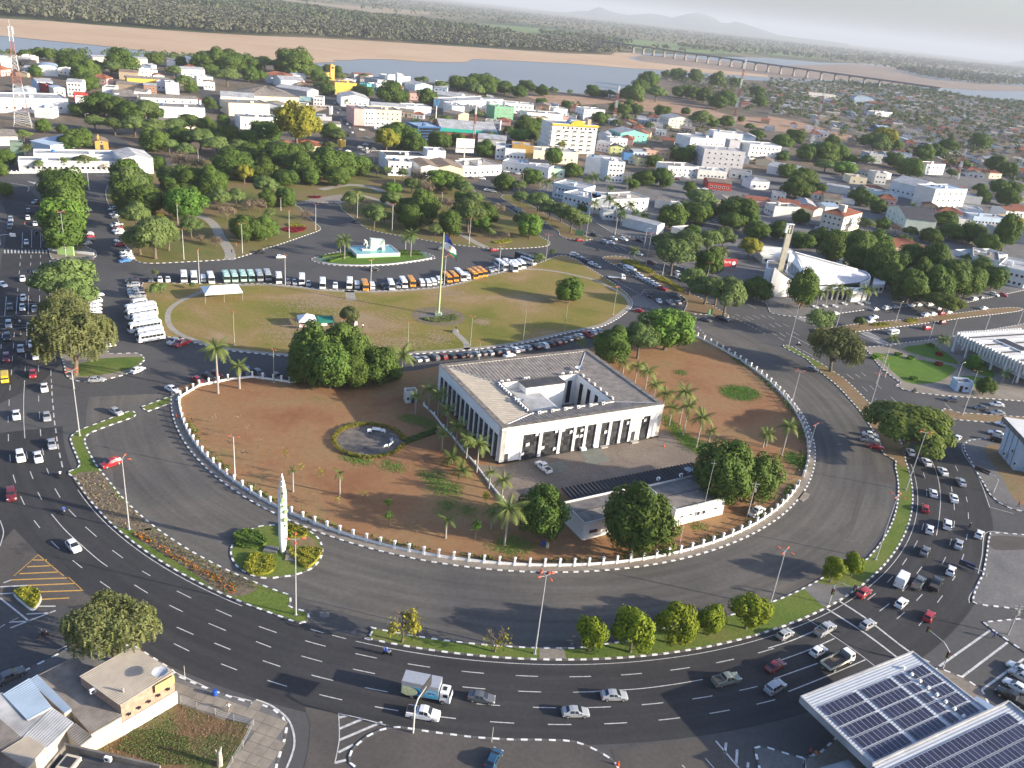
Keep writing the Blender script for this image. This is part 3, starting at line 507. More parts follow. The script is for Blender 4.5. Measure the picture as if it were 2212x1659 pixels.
def quad_part(pr,name,Q,m,th=0.02):
 Q=[Vector(q)for q in Q];n=(Q[1]-Q[0]).cross(Q[3]-Q[0]).normalized()
 b=MB();b.add(Q+[q+n*th for q in Q],[(3,2,1,0),(4,5,6,7),(0,1,5,4),(1,2,6,5),(2,3,7,6),(3,0,4,7)])
 pr.part(name,b.mesh(name,m))
def make_car(kind,lod):
 S=ST[kind];pr=Proto(kind+'_car' if kind in('hatchback','sedan','suv')else('pickup_truck' if kind=='pickup' else 'passenger_van'))
 b=MB();rings=[]
 for(x,zb,zr,wb,wr)in S:
  z0=0.24 if abs(x)<S[0][0]-.1 else 0.30
  rings.append([(x,-wb*.96,z0),(x,-wb,zb*.62),(x,-wb*.985,zb),(x,-wr,zr-.03),(x,-wr*.8,zr),(x,wr*.8,zr),(x,wr,zr-.03),(x,wb*.985,zb),(x,wb,zb*.62),(x,wb*.96,z0)])
 b.loft(rings,0)
 if kind=='pickup':b.box((-1.68,0,1.125),(1.62,1.42,0.012),m=1)
 body=b.mesh(kind+'_body',[PM['white'],BEDM],smooth=False)
 pr.part('body',body);pr.body=body
 def sp(x,t,s):
  _,zb,zr,wb,wr=stat(S,x);return(x,s*(wb+(wr-wb)*t+0.004),zb+(zr-.03-zb)*t)
 ci=2 if kind!='van' else 2
 c0,c1=S[ci],S[ci+1]
 lerp=lambda a,c,t:[a[k]+(c[k]-a[k])*t for k in range(5)]
 def across(a,c,t0,t1,nm,flip):
  p,q=lerp(a,c,t0),lerp(a,c,t1);f=.93
  Q=[(p[0],-p[4]*f,p[2]),(p[0],p[4]*f,p[2]),(q[0],q[4]*f,q[2]),(q[0],-q[4]*f,q[2])]
  quad_part(pr,nm,Q if not flip else Q[::-1],GLASSD)
 across(c0,c1,.06,.93,'windscreen',False)
 ri=5;r0,r1=S[ri],S[ri+1]
 across(r0,r1,.08,.85,'rear_window',False)
 xa=c1[0]+.28*(c0[0]-c1[0]);xb=r0[0]
 n={'hatchback':2,'sedan':2,'suv':3,'van':4,'pickup':2}[kind]
 for s in(-1,1):
  for i in range(n):
   x0=xa+(xb-xa)*(i+.04)/n;x1=xa+(xb-xa)*(i+.93)/n
   Q=[sp(x1,.10,s),sp(x0,.10,s),sp(x0 if i else c1[0]-.02,.90,s),sp(x1,.90,s)]
   quad_part(pr,'side_window',Q if s<0 else Q[::-1],GLASSD,0.012)
 wx={'hatchback':(1.22,-1.22),'sedan':(1.35,-1.32),'suv':(1.35,-1.32),'van':(1.25,-1.25),'pickup':(1.62,-1.55)}[kind]
 put_wheels(pr,wx,S[3][3]-.07,0.31 if kind not in('suv','pickup')else 0.36,rims=lod==0)
 if lod==0:
  for s in(-1,1):
   x,zb,zr,wb,wr=S[1];mb_=MB();mb_.box((x+.04,s*(wb-.19),zb-.10),(.22,.30,.13));pr.part('headlight',mb_.mesh('headlight',LAMPG))
   x,zb,zr,wb,wr=S[-2];mb_=MB();mb_.box((x-.03,s*(wb-.10),zb-.22),(.12,.20,.26));pr.part('tail_light',mb_.mesh('tail_light',LAMPR))
   mb_=MB();mb_.box((c0[0]-.28,s*(c0[3]+.07),c0[1]+.02),(.12,.16,.12));pr.part('wing_mirror',mb_.mesh('wing_mirror',TRIMB))
 return pr
def make_bus(L,Wd,H,nwin,name,front=0.25):
 """a coach body with a raked windscreen and a row of separate side panes"""
 pr=Proto(name);b=MB();w=Wd/2;rings=[];h=L/2
 for(x,zt,ww)in((h,.95,.90),(h-.06,1.35,.97),(h-front,H-.30,.96),(h-front-.35,H-.05,.97),(h-1.2,H,1),(-h+.5,H,1),(-h+.08,H-.10,.98),(-h,H-.5,.96)):
  a=w*ww
  rings.append([(x,-a*.97,.38),(x,-a,.6),(x,-a,zt*.55),(x,-a*.96,zt-.16),(x,-a*.80,zt),(x,a*.80,zt),(x,a*.96,zt-.16),(x,a,zt*.55),(x,a,.6),(x,a*.97,.38)])
 b.loft(rings,0)
 if H>2.3:b.box((0.1*L,0,H-.02),(1.3,1.2,.2),top=(.9,.9));b.box((-.25*L,0,H-.02),(.7,.7,.12))
 pr.body=b.mesh(name+'_body',PM['white']);pr.part('body',pr.body)
 z0,z1=H*.52,H*.80
 x0,x1=h-front-.5,-h+.35;st=(x0-x1)/nwin
 for s in(-1,1):
  for i in range(nwin):
   xa,xb=x0-i*st-.04,x0-(i+1)*st+.04;y=s*(w+.006)
   Q=[(xb,y,z0),(xa,y,z0),(xa,y*.985,z1),(xb,y*.985,z1)]
   quad_part(pr,'side_window',Q if s<0 else Q[::-1],GLASSD,0.012)
 f=.90
 quad_part(pr,'windscreen',[(h+.0,-w*f,1.30),(h+.0,w*f,1.30),(h-front+.02,w*f,H-.36),(h-front+.02,-w*f,H-.36)],GLASSD)
 quad_part(pr,'rear_window',[(-h-.005,w*.8,H*.55),(-h-.005,-w*.8,H*.55),(-h-.0,-w*.8,H-.55),(-h-.0,w*.8,H-.55)],GLASSD)
 put_wheels(pr,(h-1.5 if L>6 else h-1.0,-h+(1.9 if L>6 else 1.0)),w-.1,.42 if L>6 else.33,big=L>6)
 for s in(-1,1):
  mb_=MB();mb_.box((h-.02,s*(w-.3),.78),(.1,.36,.2));pr.part('headlight',mb_.mesh('headlight',LAMPG))
  mb_=MB();mb_.box((-h+.0,s*(w-.16),.85),(.06,.2,.4));pr.part('tail_light',mb_.mesh('tail_light',LAMPR))
 return pr
PROTO={}
for k in ST:PROTO[k,0]=make_car(k,0);PROTO[k,1]=make_car(k,1)
PROTO['minibus',0]=make_bus(7.6,2.2,2.75,6,'minibus');PROTO['midibus',0]=make_bus(9.4,2.4,3.05,8,'minibus');PROTO['coach',0]=make_bus(11.5,2.5,3.35,9,'coach')
PROTO['microbus',0]=make_bus(4.7,1.85,2.05,4,'passenger_van',.18)
for k in('minibus','midibus','coach','microbus'):PROTO[k,1]=PROTO[k,0]
NAMES={'hatchback':'hatchback','sedan':'saloon car','suv':'off-road car','van':'passenger van','pickup':'pickup truck','minibus':'minibus','midibus':'long minibus','coach':'coach','microbus':'small passenger van'}
CATS={'hatchback':'car','sedan':'car','suv':'car','van':'van','pickup':'pickup','minibus':'minibus','midibus':'minibus','coach':'bus','microbus':'van'}
VEH=[]
def paint(root,body,colour):
 for ch in root.children:
  if ch.data is body:
   ch.material_slots[0].link='OBJECT';ch.material_slots[0].material=PM[colour]
def vehicle(kind,p,hd,colour,where,extra=''):
 d=hypot(p.x,p.y)
 pr=PROTO[kind,0 if d<330 else 1]
 o=pr.stamp((p.x,p.y,p.z),hd,('%s %s%s %s'%(colour,NAMES[kind],extra,where)),CATS[kind],'%s'%where)
 paint(o,pr.body,colour);VEH.append((p.x,p.y));return o
SHORT={'h':'hatchback','s':'sedan','u':'suv','v':'van','p':'pickup','m':'minibus','b':'midibus','c':'coach','k':'microbus'}
CC={'w':'white','s':'silver','g':'grey','b':'black','r':'red','d':'dark red','B':'blue','n':'dark blue','t':'tan','o':'orange','y':'yellow','G':'pale green','e':'green grey'}
HGT={'h':.7,'s':.7,'u':.8,'v':1.0,'p':.8,'m':1.4,'b':1.5,'c':1.6,'k':1.0}
def cars(rc,where,du,dv,L,dz=0.0):
 """L: (u, v, kind+colour[, du, dv]) with u, v at the middle of the vehicle"""
 nm=lambda kc:'%s %s'%(CC[kc[1]],NAMES[SHORT[kc[0]]]);base=[nm(e[2])for e in L]
 for i,e in enumerate(L):
  u,v,kc=e[:3];a,c=(e[3],e[4])if len(e)>3 else(du,dv)
  z=HGT[kc[0]];p=K[rc](u,v,z);q=K[rc](u+a*.3,v+c*.3,z)
  hd=heading(q-p);p.z=dz+(0.03 if not dz else 0.0);ex=' next to the '+base[i-1 if i else 1]if base.count(base[i])>1 else ''
  if len((base[i]+ex+' '+where).split())>16:ex=''
  vehicle(SHORT[kc[0]],p,hd,CC[kc[1]],where,ex)
AV='driving down the tree-lined western avenue'
cars((1,0),AV,0,60,[(245,165,'ub'),(240,220,'hw'),(303,270,'sw'),(228,432,'hw'),(195,745,'sw'),(25,797,'hw',50,30),(200,912,'hw'),(193,995,'hw'),(85,987,'sg'),(300,1005,'ss'),(75,1140,'us'),(257,1168,'us'),(62,1250,'ub'),(272,1310,'hw'),(177,1350,'ss'),(310,1410,'sw'),(55,1427,'ud'),(283,1570,'hr')])
cars((1,0),'turning across the western avenue',-60,4,[(345,682,'sg'),(305,85,'hs',-60,20)])
cars((1,0),'parked on the far pavement of the western avenue',3,60,[(92,232,'us'),(88,270,'us'),(82,303,'hg')])
cars((1,0),'parked nose-in beside the big island trees',-60,6,[(745,443,'hs'),(762,412,'hg'),(766,385,'hr'),(762,362,'hw'),(750,160,'hg')])
cars((1,0),'waiting at the kiosk island',-60,-4,[(755,572,'sg')])
cars((1,0),'parked nose-out along the western park kerb',-60,8,[(975,142,'hw'),(985,185,'ss'),(1000,210,'ug'),(1005,278,'ps'),(1015,310,'hr'),(1015,327,'sw'),(1035,346,'sw'),(1035,412,'uw'),(1030,449,'hr'),(1085,516,'uw'),(1090,547,'uw'),(1108,570,'sw'),(1078,589,'sB')])
cars((1,0),'parked in the row under the willowy island trees',60,-8,[(842,883,'hw'),(818,932,'vw'),(822,972,'hw'),(822,1006,'hw'),(820,1036,'hw'),(820,1066,'hd'),(827,1097,'hw'),(880,1190,'hw'),(915,1265,'hw'),(935,1318,'hw')])
cars((1,0),'parked nose-out at the western end of the lawn',-60,4,[(1140,762,'ub'),(1150,799,'us'),(1170,841,'ps'),(1175,864,'ps'),(1187,890,'ps')])
cars((1,0),'in the bus row west of the lawn',-60,10,[(1200,950,'kw'),(1212,1002,'bw'),(1222,1042,'bw'),(1242,1080,'mw'),(1247,1112,'mw'),(1250,1158,'bw'),(1290,1205,'mw'),(1302,1247,'mw')])
cars((1,0),'standing at the lawn kerb by the last minibus',-55,22,[(1512,1285,'ps'),(1572,1302,'pr')])
cars((1,0),'stopped at the grassy tip of the tree island',55,-24,[(1190,1533,'sw'),(832,1618,'hs',60,-2)])
cars((1,0),'parked along the palace fence behind the royal palms',50,24,[(1712,1620,'sr'),(1805,1590,'hb'),(1870,1570,'hd'),(2140,1550,'ug',20,40)])
cars((1,1),'parked along the palace fence behind the royal palms',40,30,[(25,1565,'ug'),(185,1590,'hg')])
cars((0,0),'driving past the hatched junction',-60,-3,[(475,1522,'pw'),(633,1512,'hw')])
ROW='in the bus row north of the lawn'
cars((1,0),ROW,6,60,[(1303,757,'hg'),(1382,754,'hw'),(1450,752,'sw'),(1588,728,'mw'),(1675,733,'mw'),(1757,747,'kw'),(1820,738,'mw',20,60),(1952,728,'mG',22,60),(2022,727,'mG',22,60),(2097,723,'mG',22,60),(2167,722,'mG',22,60)])
cars((1,1),ROW,14,60,[(28,720,'ms',22,60),(98,714,'ms',22,60),(196,740,'mw',8,60),(278,772,'hg'),(333,777,'hs'),(396,750,'mw',0,60),(453,790,'hs',0,60),(575,788,'mw',0,60),(685,802,'pw',-4,60),(808,784,'mw',-3,60),(873,802,'kw',8,60),(940,802,'mo',20,60),(1003,810,'kw',16,60),(1100,812,'pb',40,30),(1165,798,'mw',26,60),(1228,808,'hs',26,60),(1273,778,'mw',34,60),(1342,770,'mo',36,60),(1432,783,'kw',30,50),(1488,783,'kw',30,50),(1533,775,'kw',34,50),(1582,760,'kw',34,50),(1650,735,'mo',50,50),(1707,727,'mo',50,50),(1762,712,'bw',54,50),(1826,722,'kw',54,50),(1868,707,'mo',54,40),(1907,695,'mo',54,40),(1950,688,'mo',54,40),(2020,668,'ps',54,36),(2060,662,'hs',54,36),(2095,657,'hs',54,36),(2122,630,'bw',56,40),(2186,628,'bw',56,40)])
cars((1,2),ROW,46,46,[(2,640,'bw'),(40,628,'mw'),(80,618,'mw'),(122,575,'cb',60,22),(140,592,'mw',60,20)])
cars((1,1),'driving round the monument island',60,-4,[(35,515,'hb',-60,4),(213,557,'hw'),(1020,665,'hb'),(2055,499,'hr'),(1602,487,'hg'),(862,257,'hb',30,30)])
cars((1,2),'on the avenue past the fenced garden',50,16,[(710,367,'hb'),(880,400,'hw'),(967,405,'uw'),(1105,417,'sb'),(800,428,'us'),(858,435,'sw'),(1100,532,'hw'),(1200,607,'hd')])
cars((1,2),'waiting beside the little sign island',60,-2,[(583,413,'hr')])
cars((1,2),'parked along the tip of the lawn',50,18,[(540,538,'uw',50,4),(575,554,'ss',50,12),(635,585,'hg'),(662,602,'hb'),(695,618,'sw'),(738,640,'hs')])
cars((1,2),'parked nose-in to the clipped hedge median',50,16,[(945,637,'hg'),(1008,657,'kw'),(1030,677,'kw'),(1055,697,'ug'),(1100,714,'sw'),(1128,737,'uw'),(1190,764,'hw'),(1225,783,'hw'),(1257,804,'sw'),(1297,829,'sr')])
cars((1,2),'waiting on the avenue beside the palm median',40,28,[(1435,702,'uw'),(1440,735,'uw')])
cars((1,2),'parked in the pocket beside the triangular island',40,34,[(1197,887,'pb',-40,60),(1270,937,'sw',-40,-50),(1370,952,'ps',-40,-30),(1435,948,'hs',-40,-30),(1407,887,'ug',60,16),(1467,932,'ub',-50,-30)])
cars((1,2),'passing the kerb at the tip of the lawn',-60,-10,[(1088,1022,'sr')])
cars((1,2),'stopped below the triangular island',50,16,[(1555,1072,'sg'),(1677,1101,'sg'),(1820,1092,'pb')])
cars((1,2),'parked on the park service road',50,14,[(268,264,'ps'),(212,236,'ub'),(62,160,'hs'),(85,177,'hs'),(40,150,'hs')])
cars((1,2),'parked beside the fenced garden wall',50,14,[(448,106,'hs'),(480,118,'hs'),(510,130,'hg'),(545,142,'hw'),(620,180,'sw')])
RW='parked in the long row below the lawn'
cars((1,1),RW,-50,-26,[(1382,1440,'ss'),(1448,1436,'hs'),(1537,1423,'ug'),(1605,1416,'ud'),(1685,1415,'hb'),(1763,1411,'hb'),(1829,1401,'hg'),(1896,1393,'hs'),(1953,1388,'hg'),(2014,1383,'hs'),(2074,1377,'ub'),(2149,1367,'hs'),(2202,1348,'hs')])
cars((1,2),RW,-50,-30,[(25,1359,'hw'),(70,1349,'hw'),(133,1340,'hs'),(207,1332,'ub'),(275,1320,'uw'),(335,1305,'hb'),(386,1293,'ud'),(438,1281,'hg'),(490,1263,'hs'),(542,1252,'ht'),(582,1240,'hw'),(656,1223,'pr'),(700,1208,'hw'),(747,1197,'hs')])
cars((1,1),'double-parked behind the palace',50,-12,[(2190,1408,'sw')])
CH='parked in front of the white church'
cars((1,3),CH,60,-10,[(580,1048,'sw'),(930,1012,'ss'),(1030,1000,'uw'),(1102,993,'hs'),(1245,976,'hw'),(1305,973,'hw'),(1397,970,'uw')])
cars((1,3),'driving past the church towards the junction',-60,8,[(915,1080,'sw'),(885,1113,'sw')])
cars((1,3),'parked under the flat-topped tree',60,-10,[(1365,1057,'uw'),(1425,1051,'uw'),(1503,1047,'hr'),(1480,1003,'hw'),(1562,1035,'hw')])
cars((1,3),'on the avenue beside the columned building',60,-8,[(1085,1210,'kw'),(1375,1172,'ur'),(1510,1125,'hd')])
cars((1,3),'on the road below the white office block',60,-8,[(1868,1002,'sw'),(1785,920,'uw'),(1850,916,'sg'),(1957,882,'uw',50,16),(2035,887,'hr',50,14)])
cars((1,3),'at the kerb below the feathery median tree',60,14,[(380,1527,'sg')])
cars((2,0),'driving down the open end of the western avenue',8,60,[(382,28,'sw'),(140,264,'sw'),(405,280,'hs'),(447,514,'ss',14,60),(175,620,'uw',14,60),(328,627,'sw',14,60),(95,948,'ud',6,60)])
cars((2,0),'rounding the bend of the ring road',46,50,[(635,1397,'hw')])
cars((2,0),'on the inner road beside the grass strip',-60,20,[(960,677,'ur')])
cars((2,0),'passing the tip of the grass strip',50,26,[(1005,237,'hs'),(1490,40,'sw',50,20)])
cars((2,3),'parked under the great spreading tree',60,10,[(888,434,'sw'),(882,478,'ps'),(932,535,'sr')])
RR='in the traffic on the eastern arc of the ring road'
cars((2,3),RR,-14,-60,[(1640,462,'hw',40,-40),(1232,583,'hw',-30,-50),(1370,670,'sw',-34,-50),(1512,750,'sw',-34,-50),(1668,843,'ss',-30,-50),(1428,938,'hw'),(1607,981,'sw'),(1360,1070,'hr',0,-60),(1553,1208,'uw',4,-60),(1398,1251,'hw',10,-60),(1828,1292,'hw',30,-60),(1650,1380,'ss',14,-60),(1358,1441,'sg',30,-60),(1583,1606,'hw',24,-60)])
cars((2,3),'on the divided street below the guard hut',-60,-8,[(1590,133,'hg'),(1978,173,'sw'),(1840,203,'sg'),(1985,246,'ss')])
cars((2,3),'at the corner of the angular white building',-60,-16,[(2037,346,'sw'),(1975,423,'sw'),(1990,480,'ub',40,10)])
RL='in the traffic at the lower crossing of the ring road'
cars((3,3),RL,56,-34,[(1305,53,'pg',40,-60),(1455,62,'pb',36,-60),(830,137,'sr',56,-44),(1155,227,'hw',50,-50),(1392,342,'hr',36,-60),(865,412,'hs'),(495,452,'ps'),(150,497,'hs'),(440,642,'hw'),(65,772,'sd'),(65,952,'us')])
cars((3,3),'queuing in the side street by the solar roof',-50,-30,[(2178,800,'sw'),(2195,862,'ss'),(2150,950,'sw'),(2110,1045,'pb'),(2280,900,'sw')])
BR='on the bottom straight of the ring road'
cars((3,2),BR,60,0,[(885,1027,'ss'),(550,1170,'ss'),(1855,887,'pe',60,-14)])
cars((3,1),BR,60,10,[(1950,1045,'sg'),(1445,1180,'pw')])
cars((3,1),'parked on the brown forecourt',36,-70,[(2055,1572,'hn')])
cars((3,0),'parked beside the corrugated roofs',60,-30,[(85,858,'sg')])
cars((2,2),'parked on the brick courtyard of the palace',-50,-40,[(272,715,'pw')],0.14)
cars((2,2),'parked under the palace portico',50,46,[(592,538,'hw'),(695,512,'hw')],0.14)
cars((2,2),'parked inside the palace fence by the utility pole',50,-30,[(2115,1098,'pw')],0.13)
cars((0,1),'at the shopping street junction',60,0,[(950,1247,'sw'),(900,1270,'ss'),(922,1291,'ss',50,-14),(957,1281,'hw',50,-14),(960,1311,'ss',50,-14),(1018,1285,'hg'),(870,1347,'sg'),(797,1303,'sw'),(912,1332,'sg'),(940,1362,'hw'),(735,1290,'hg'),(950,1188,'sg')])
cars((0,1),'parked down the shopping street',-20,-50,[(790,1070,'sw'),(833,1142,'sw'),(770,1030,'hg'),(745,1000,'hs'),(705,972,'ss'),(810,1100,'hs'),(760,1135,'sg'),(725,945,'hw'),(690,920,'hg'),(680,890,'hs'),(742,1065,'hb'),(735,1040,'hs')])
cars((0,1),'on the corner forecourt of the pink and yellow shops',60,4,[(915,1120,'uw'),(1065,1117,'sw')])
cars((0,1),'in front of the low white shops',60,6,[(1955,1540,'uw'),(2165,1480,'sw'),(2000,1640,'sw'),(2050,1652,'hs'),(1860,1535,'sg')])
cars((0,2),'in the streets behind the palm garden',60,6,[(1600,1625,'sw'),(1670,1630,'sw'),(1510,1535,'sw'),(1480,1532,'hs'),(1720,1645,'sg'),(2010,1560,'hs'),(60,1500,'sw'),(1430,1545,'hd')])
cars((1,2),'parked under the shade trees behind the garden',50,20,[(2065,107,'uw'),(2030,90,'sg'),(1790,245,'sw'),(1755,250,'hs')])
cars((1,3),'parked near the cream corner block',60,10,[(435,318,'us'),(600,330,'sB'),(780,352,'sw'),(1080,375,'hg')])
p=K[1,0](38,1590,1.3);vehicle('microbus',Vector((p.x,p.y,.03)),heading(K[1,0](40,1620)-K[1,0](38,1560)),'yellow','driving down the western avenue')
# --- white panel van with a tall body
def truck_cab(pr,x,col,w=2.1,h=2.2,L=1.7,z0=.55):
 b=MB();a=w/2
 rings=[]
 for(dx,zt,ww)in((L/2,z0+.7,.92),(L/2-.08,z0+.95,.97),(L/2-.35,h-.12,.94),(L/2-.6,h,.92),(-L/2,h,.94)):
  q=a*ww;rings.append([(x+dx,-q,z0-.1),(x+dx,-q,(z0+zt)/2),(x+dx,-q*.95,zt-.1),(x+dx,-q*.8,zt),(x+dx,q*.8,zt),(x+dx,q*.95,zt-.1),(x+dx,q,(z0+zt)/2),(x+dx,q,z0-.1)])
 b.loft(rings,0);pr.part('cab',b.mesh('cab',col))
 quad_part(pr,'windscreen',[(x+L/2-.07,-a*.88,z0+1.0),(x+L/2-.07,a*.88,z0+1.0),(x+L/2-.33,a*.86,h-.16),(x+L/2-.33,-a*.86,h-.16)],GLASSD)
 for s in(-1,1):
  Q=[(x-.35,s*a*.965,z0+.95),(x+.40,s*a*.965,z0+.95),(x+.32,s*a*.955,h-.25),(x-.35,s*a*.955,h-.25)]
  quad_part(pr,'side_window',Q if s<0 else Q[::-1],GLASSD,.012)
  m_=MB();m_.box((x+L/2-.02,s*(a-.3),z0+.05),(.1,.35,.22));pr.part('headlight',m_.mesh('headlight',LAMPG))
  m_=MB();m_.box((x+L/2-.2,s*(a+.14),z0+1.0),(.12,.14,.42));pr.part('wing_mirror',m_.mesh('wing_mirror',TRIMB))
pr=Proto('box_truck');WP=PM['white']
truck_cab(pr,3.05,WP,2.2,2.35)
LIV_Y=mat('livery_cream',(0.55,0.56,0.30),0.5,noise=0.1,scale=2,coord='obj');LIV_B=mat('livery_blue',(0.08,0.40,0.58),0.5);LIV_D=mat('livery_navy',(0.02,0.05,0.22),0.5);LIV_T=mat('livery_sky',(0.30,0.60,0.70),0.5)
ALU=mat('box_aluminium',(0.46,0.47,0.49),0.45,metal=0.4,noise=0.08,scale=2,coord='obj')
b=MB();b.box((-.95,0,.95),(5.9,2.45,2.45));cargo=pr.part('cargo_box',b.mesh('cargo_box',ALU))
b=MB();b.box((-.95,-1.232,1.0),(5.8,.012,1.55));cargo[5].append(['livery_panel',b.mesh('livery_panel',LIV_B),(0,0,0),(0,0,0),(1,1,1),[]])
b=MB();n=20;b.add([(-3.82,-1.243,1.0),(-3.82,-1.243,2.54)]+[(-3.0+1.75*cos(a),-1.243,1.62+.92*sin(a))for a in np.linspace(pi/2,-pi/2,n)],[tuple([1]+list(range(2,n+2))+[0])]);cargo[5].append(['livery_swoosh',b.mesh('livery_swoosh',LIV_Y),(0,0,0),(0,0,0),(1,1,1),[]])
b=MB();V=[]
for a in np.linspace(pi/2.2,-pi/2.2,n):V+=[(-3.0+1.75*cos(a),-1.246,1.62+.92*sin(a)),(-2.8+1.95*cos(a),-1.246,1.62+.92*sin(a))]
b.add(V,[(2*i,2*i+1,2*i+3,2*i+2)for i in range(n-1)]);cargo[5].append(['livery_band',b.mesh('livery_band',LIV_D),(0,0,0),(0,0,0),(1,1,1),[]])
b=MB();V=[(.75+1.1*cos(a),-1.244,2.0+.5*sin(a))for a in np.linspace(0,2*pi,24,False)];b.add(V,[tuple(range(24))[::-1]]);cargo[5].append(['livery_oval',b.mesh('livery_oval',LIV_T),(0,0,0),(0,0,0),(1,1,1),[]])
for i,(x,z)in enumerate(((-3.3,1.4),(-2.8,1.9),(-2.5,1.35),(-3.4,2.1),(-2.0,1.6))):
 b=MB();b.box((x,-1.248,z),(.34,.01,.26));cargo[5].append(['livery_picture',b.mesh('livery_picture',mat('livery_pale',(0.6,0.66,0.5),0.5)),(0,0,0),(0,0,0),(1,1,1),[]])
b=MB();b.box((-.4,0,.55),(6.6,.9,.38));pr.part('chassis',b.mesh('chassis',TRIMB))
b=MB();b.box((2.8,0,2.35),(.6,.8,.05));pr.part('roof_hatch',b.mesh('roof_hatch',TRIMB))
put_wheels(pr,(2.7,-2.2),1.0,.42,big=True)
def text_mesh(txt,size,m,depth=0.01,spacing=1.0):
 c=bpy.data.curves.new('lettering','FONT');c.body=txt;c.size=size;c.extrude=depth;c.align_x='CENTER';c.align_y='CENTER';c.space_character=spacing
 o=bpy.data.objects.new('lettering',c);COL.objects.link(o);dg=bpy.context.evaluated_depsgraph_get()
 me=bpy.data.meshes.new_from_object(o.evaluated_get(dg));bpy.data.objects.remove(o);me.materials.clear();me.materials.append(m);me.name='lettering';return me
cargo[5].append(['lettering',text_mesh('erin',0.85,LIV_D),(.95,-1.256,1.98),(pi/2,0,0),(1,1,1),[]])
p=K[3,1](1480,1000,1.0);q=K[3,1](1580,1020,1.0)
pr.stamp((p.x,p.y,.03),heading(q-p),'box truck with cream and blue printed side panels on the ring road','truck')
# --- flatbed lorry with empty drop-side body
pr=Proto('flatbed_truck');truck_cab(pr,2.7,WP,2.1,2.3)
b=MB();b.box((-.9,0,.95),(5.4,2.3,.12));bedp=pr.part('bed',b.mesh('bed',mat('bed_planks',(0.11,0.09,0.07),0.9,noise=0.3,scale=2,coord='obj')))
for(x,y,sx,sy)in((-.9,1.13,5.4,.06),(-.9,-1.13,5.4,.06),(-3.57,0,.06,2.2)):
 b=MB();b.box((x,y,1.07),(sx,sy,.5));pr.part('drop_side',b.mesh('drop_side',mat('drop_side_cream',(0.66,0.63,0.52),0.6,noise=0.1,scale=2,coord='obj')))
b=MB()
for k in range(8):b.box((1.72,-1.05+.3*k,1.07),(.06,.06,1.3))
for z in(1.35,1.75,2.25):b.box((1.72,0,z),(.05,2.2,.07))
pr.part('headboard',b.mesh('headboard',DARKMET));b=MB();b.box((-.3,0,.55),(6.2,.9,.4));pr.part('chassis',b.mesh('chassis',TRIMB));put_wheels(pr,(2.4,-2.0),.95,.42,big=True)
p=K[3,3](605,735,.9);q=K[3,3](705,685,.9)
pr.stamp((p.x,p.y,.03),heading(q-p),'white lorry with empty drop-side flatbed near the solar roof','truck')
# --- tow truck with a sloping bare platform
pr=Proto('tow_truck');truck_cab(pr,2.4,WP,2.1,2.3)
b=MB();b.box((-1.3,0,.95),(5.6,2.3,.1));b.box((1.5,0,1.05),(.08,2.2,.5));pr.part('platform',b.mesh('platform',mat('platform_grey',(0.42,0.42,0.43),0.5,noise=0.15,scale=2,coord='obj')))
b=MB();b.box((-.6,0,.55),(6.4,.9,.38));pr.part('chassis',b.mesh('chassis',TRIMB));put_wheels(pr,(2.2,-2.4),.95,.42,big=True)
p=K[1,2](912,738,.9);q=K[1,2](1012,742,.9);pr.stamp((p.x,p.y,.03),heading(q-p),'white tow truck with bare flat platform at the tip of the lawn','truck')
# --- tall white delivery van
pr=Proto('delivery_van');b=MB();S_=[(2.6,.55,.75,.85,.8),(2.5,.95,1.1,.95,.85),(1.75,1.15,1.25,.97,.86),(1.15,1.2,2.1,.97,.84),(.9,1.2,2.6,1.0,.94),(-2.55,1.2,2.6,1.0,.94),(-2.62,.6,2.5,.97,.92)]
b.loft([[(x,-wb*.97,.35),(x,-wb,zb*.6),(x,-wb,zb),(x,-wr,zr-.06),(x,-wr*.85,zr),(x,wr*.85,zr),(x,wr,zr-.06),(x,wb,zb),(x,wb,zb*.6),(x,wb*.97,.35)]for x,zb,zr,wb,wr in S_]);pr.part('body',b.mesh('body',WP))
quad_part(pr,'windscreen',[(1.72,-.8,1.28),(1.72,.8,1.28),(1.2,.78,2.02),(1.2,-.78,2.02)],GLASSD)
for s in(-1,1):
 Q=[(.75,s*.995,1.25),(1.5,s*.985,1.25),(1.2,s*.90,1.8),(.75,s*.92,1.8)];quad_part(pr,'side_window',Q if s<0 else Q[::-1],GLASSD,.012)
 m_=MB();m_.box((-2.62,s*.8,.9),(.06,.16,.35));pr.part('tail_light',m_.mesh('tail_light',LAMPR))
put_wheels(pr,(1.65,-1.6),.92,.36)
p=K[3,3](1165,20,1.3);q=K[3,3](1205,-40,1.3);pr.stamp((p.x,p.y,.03),heading(q-p),'tall white delivery van among cars on the ring road','van')
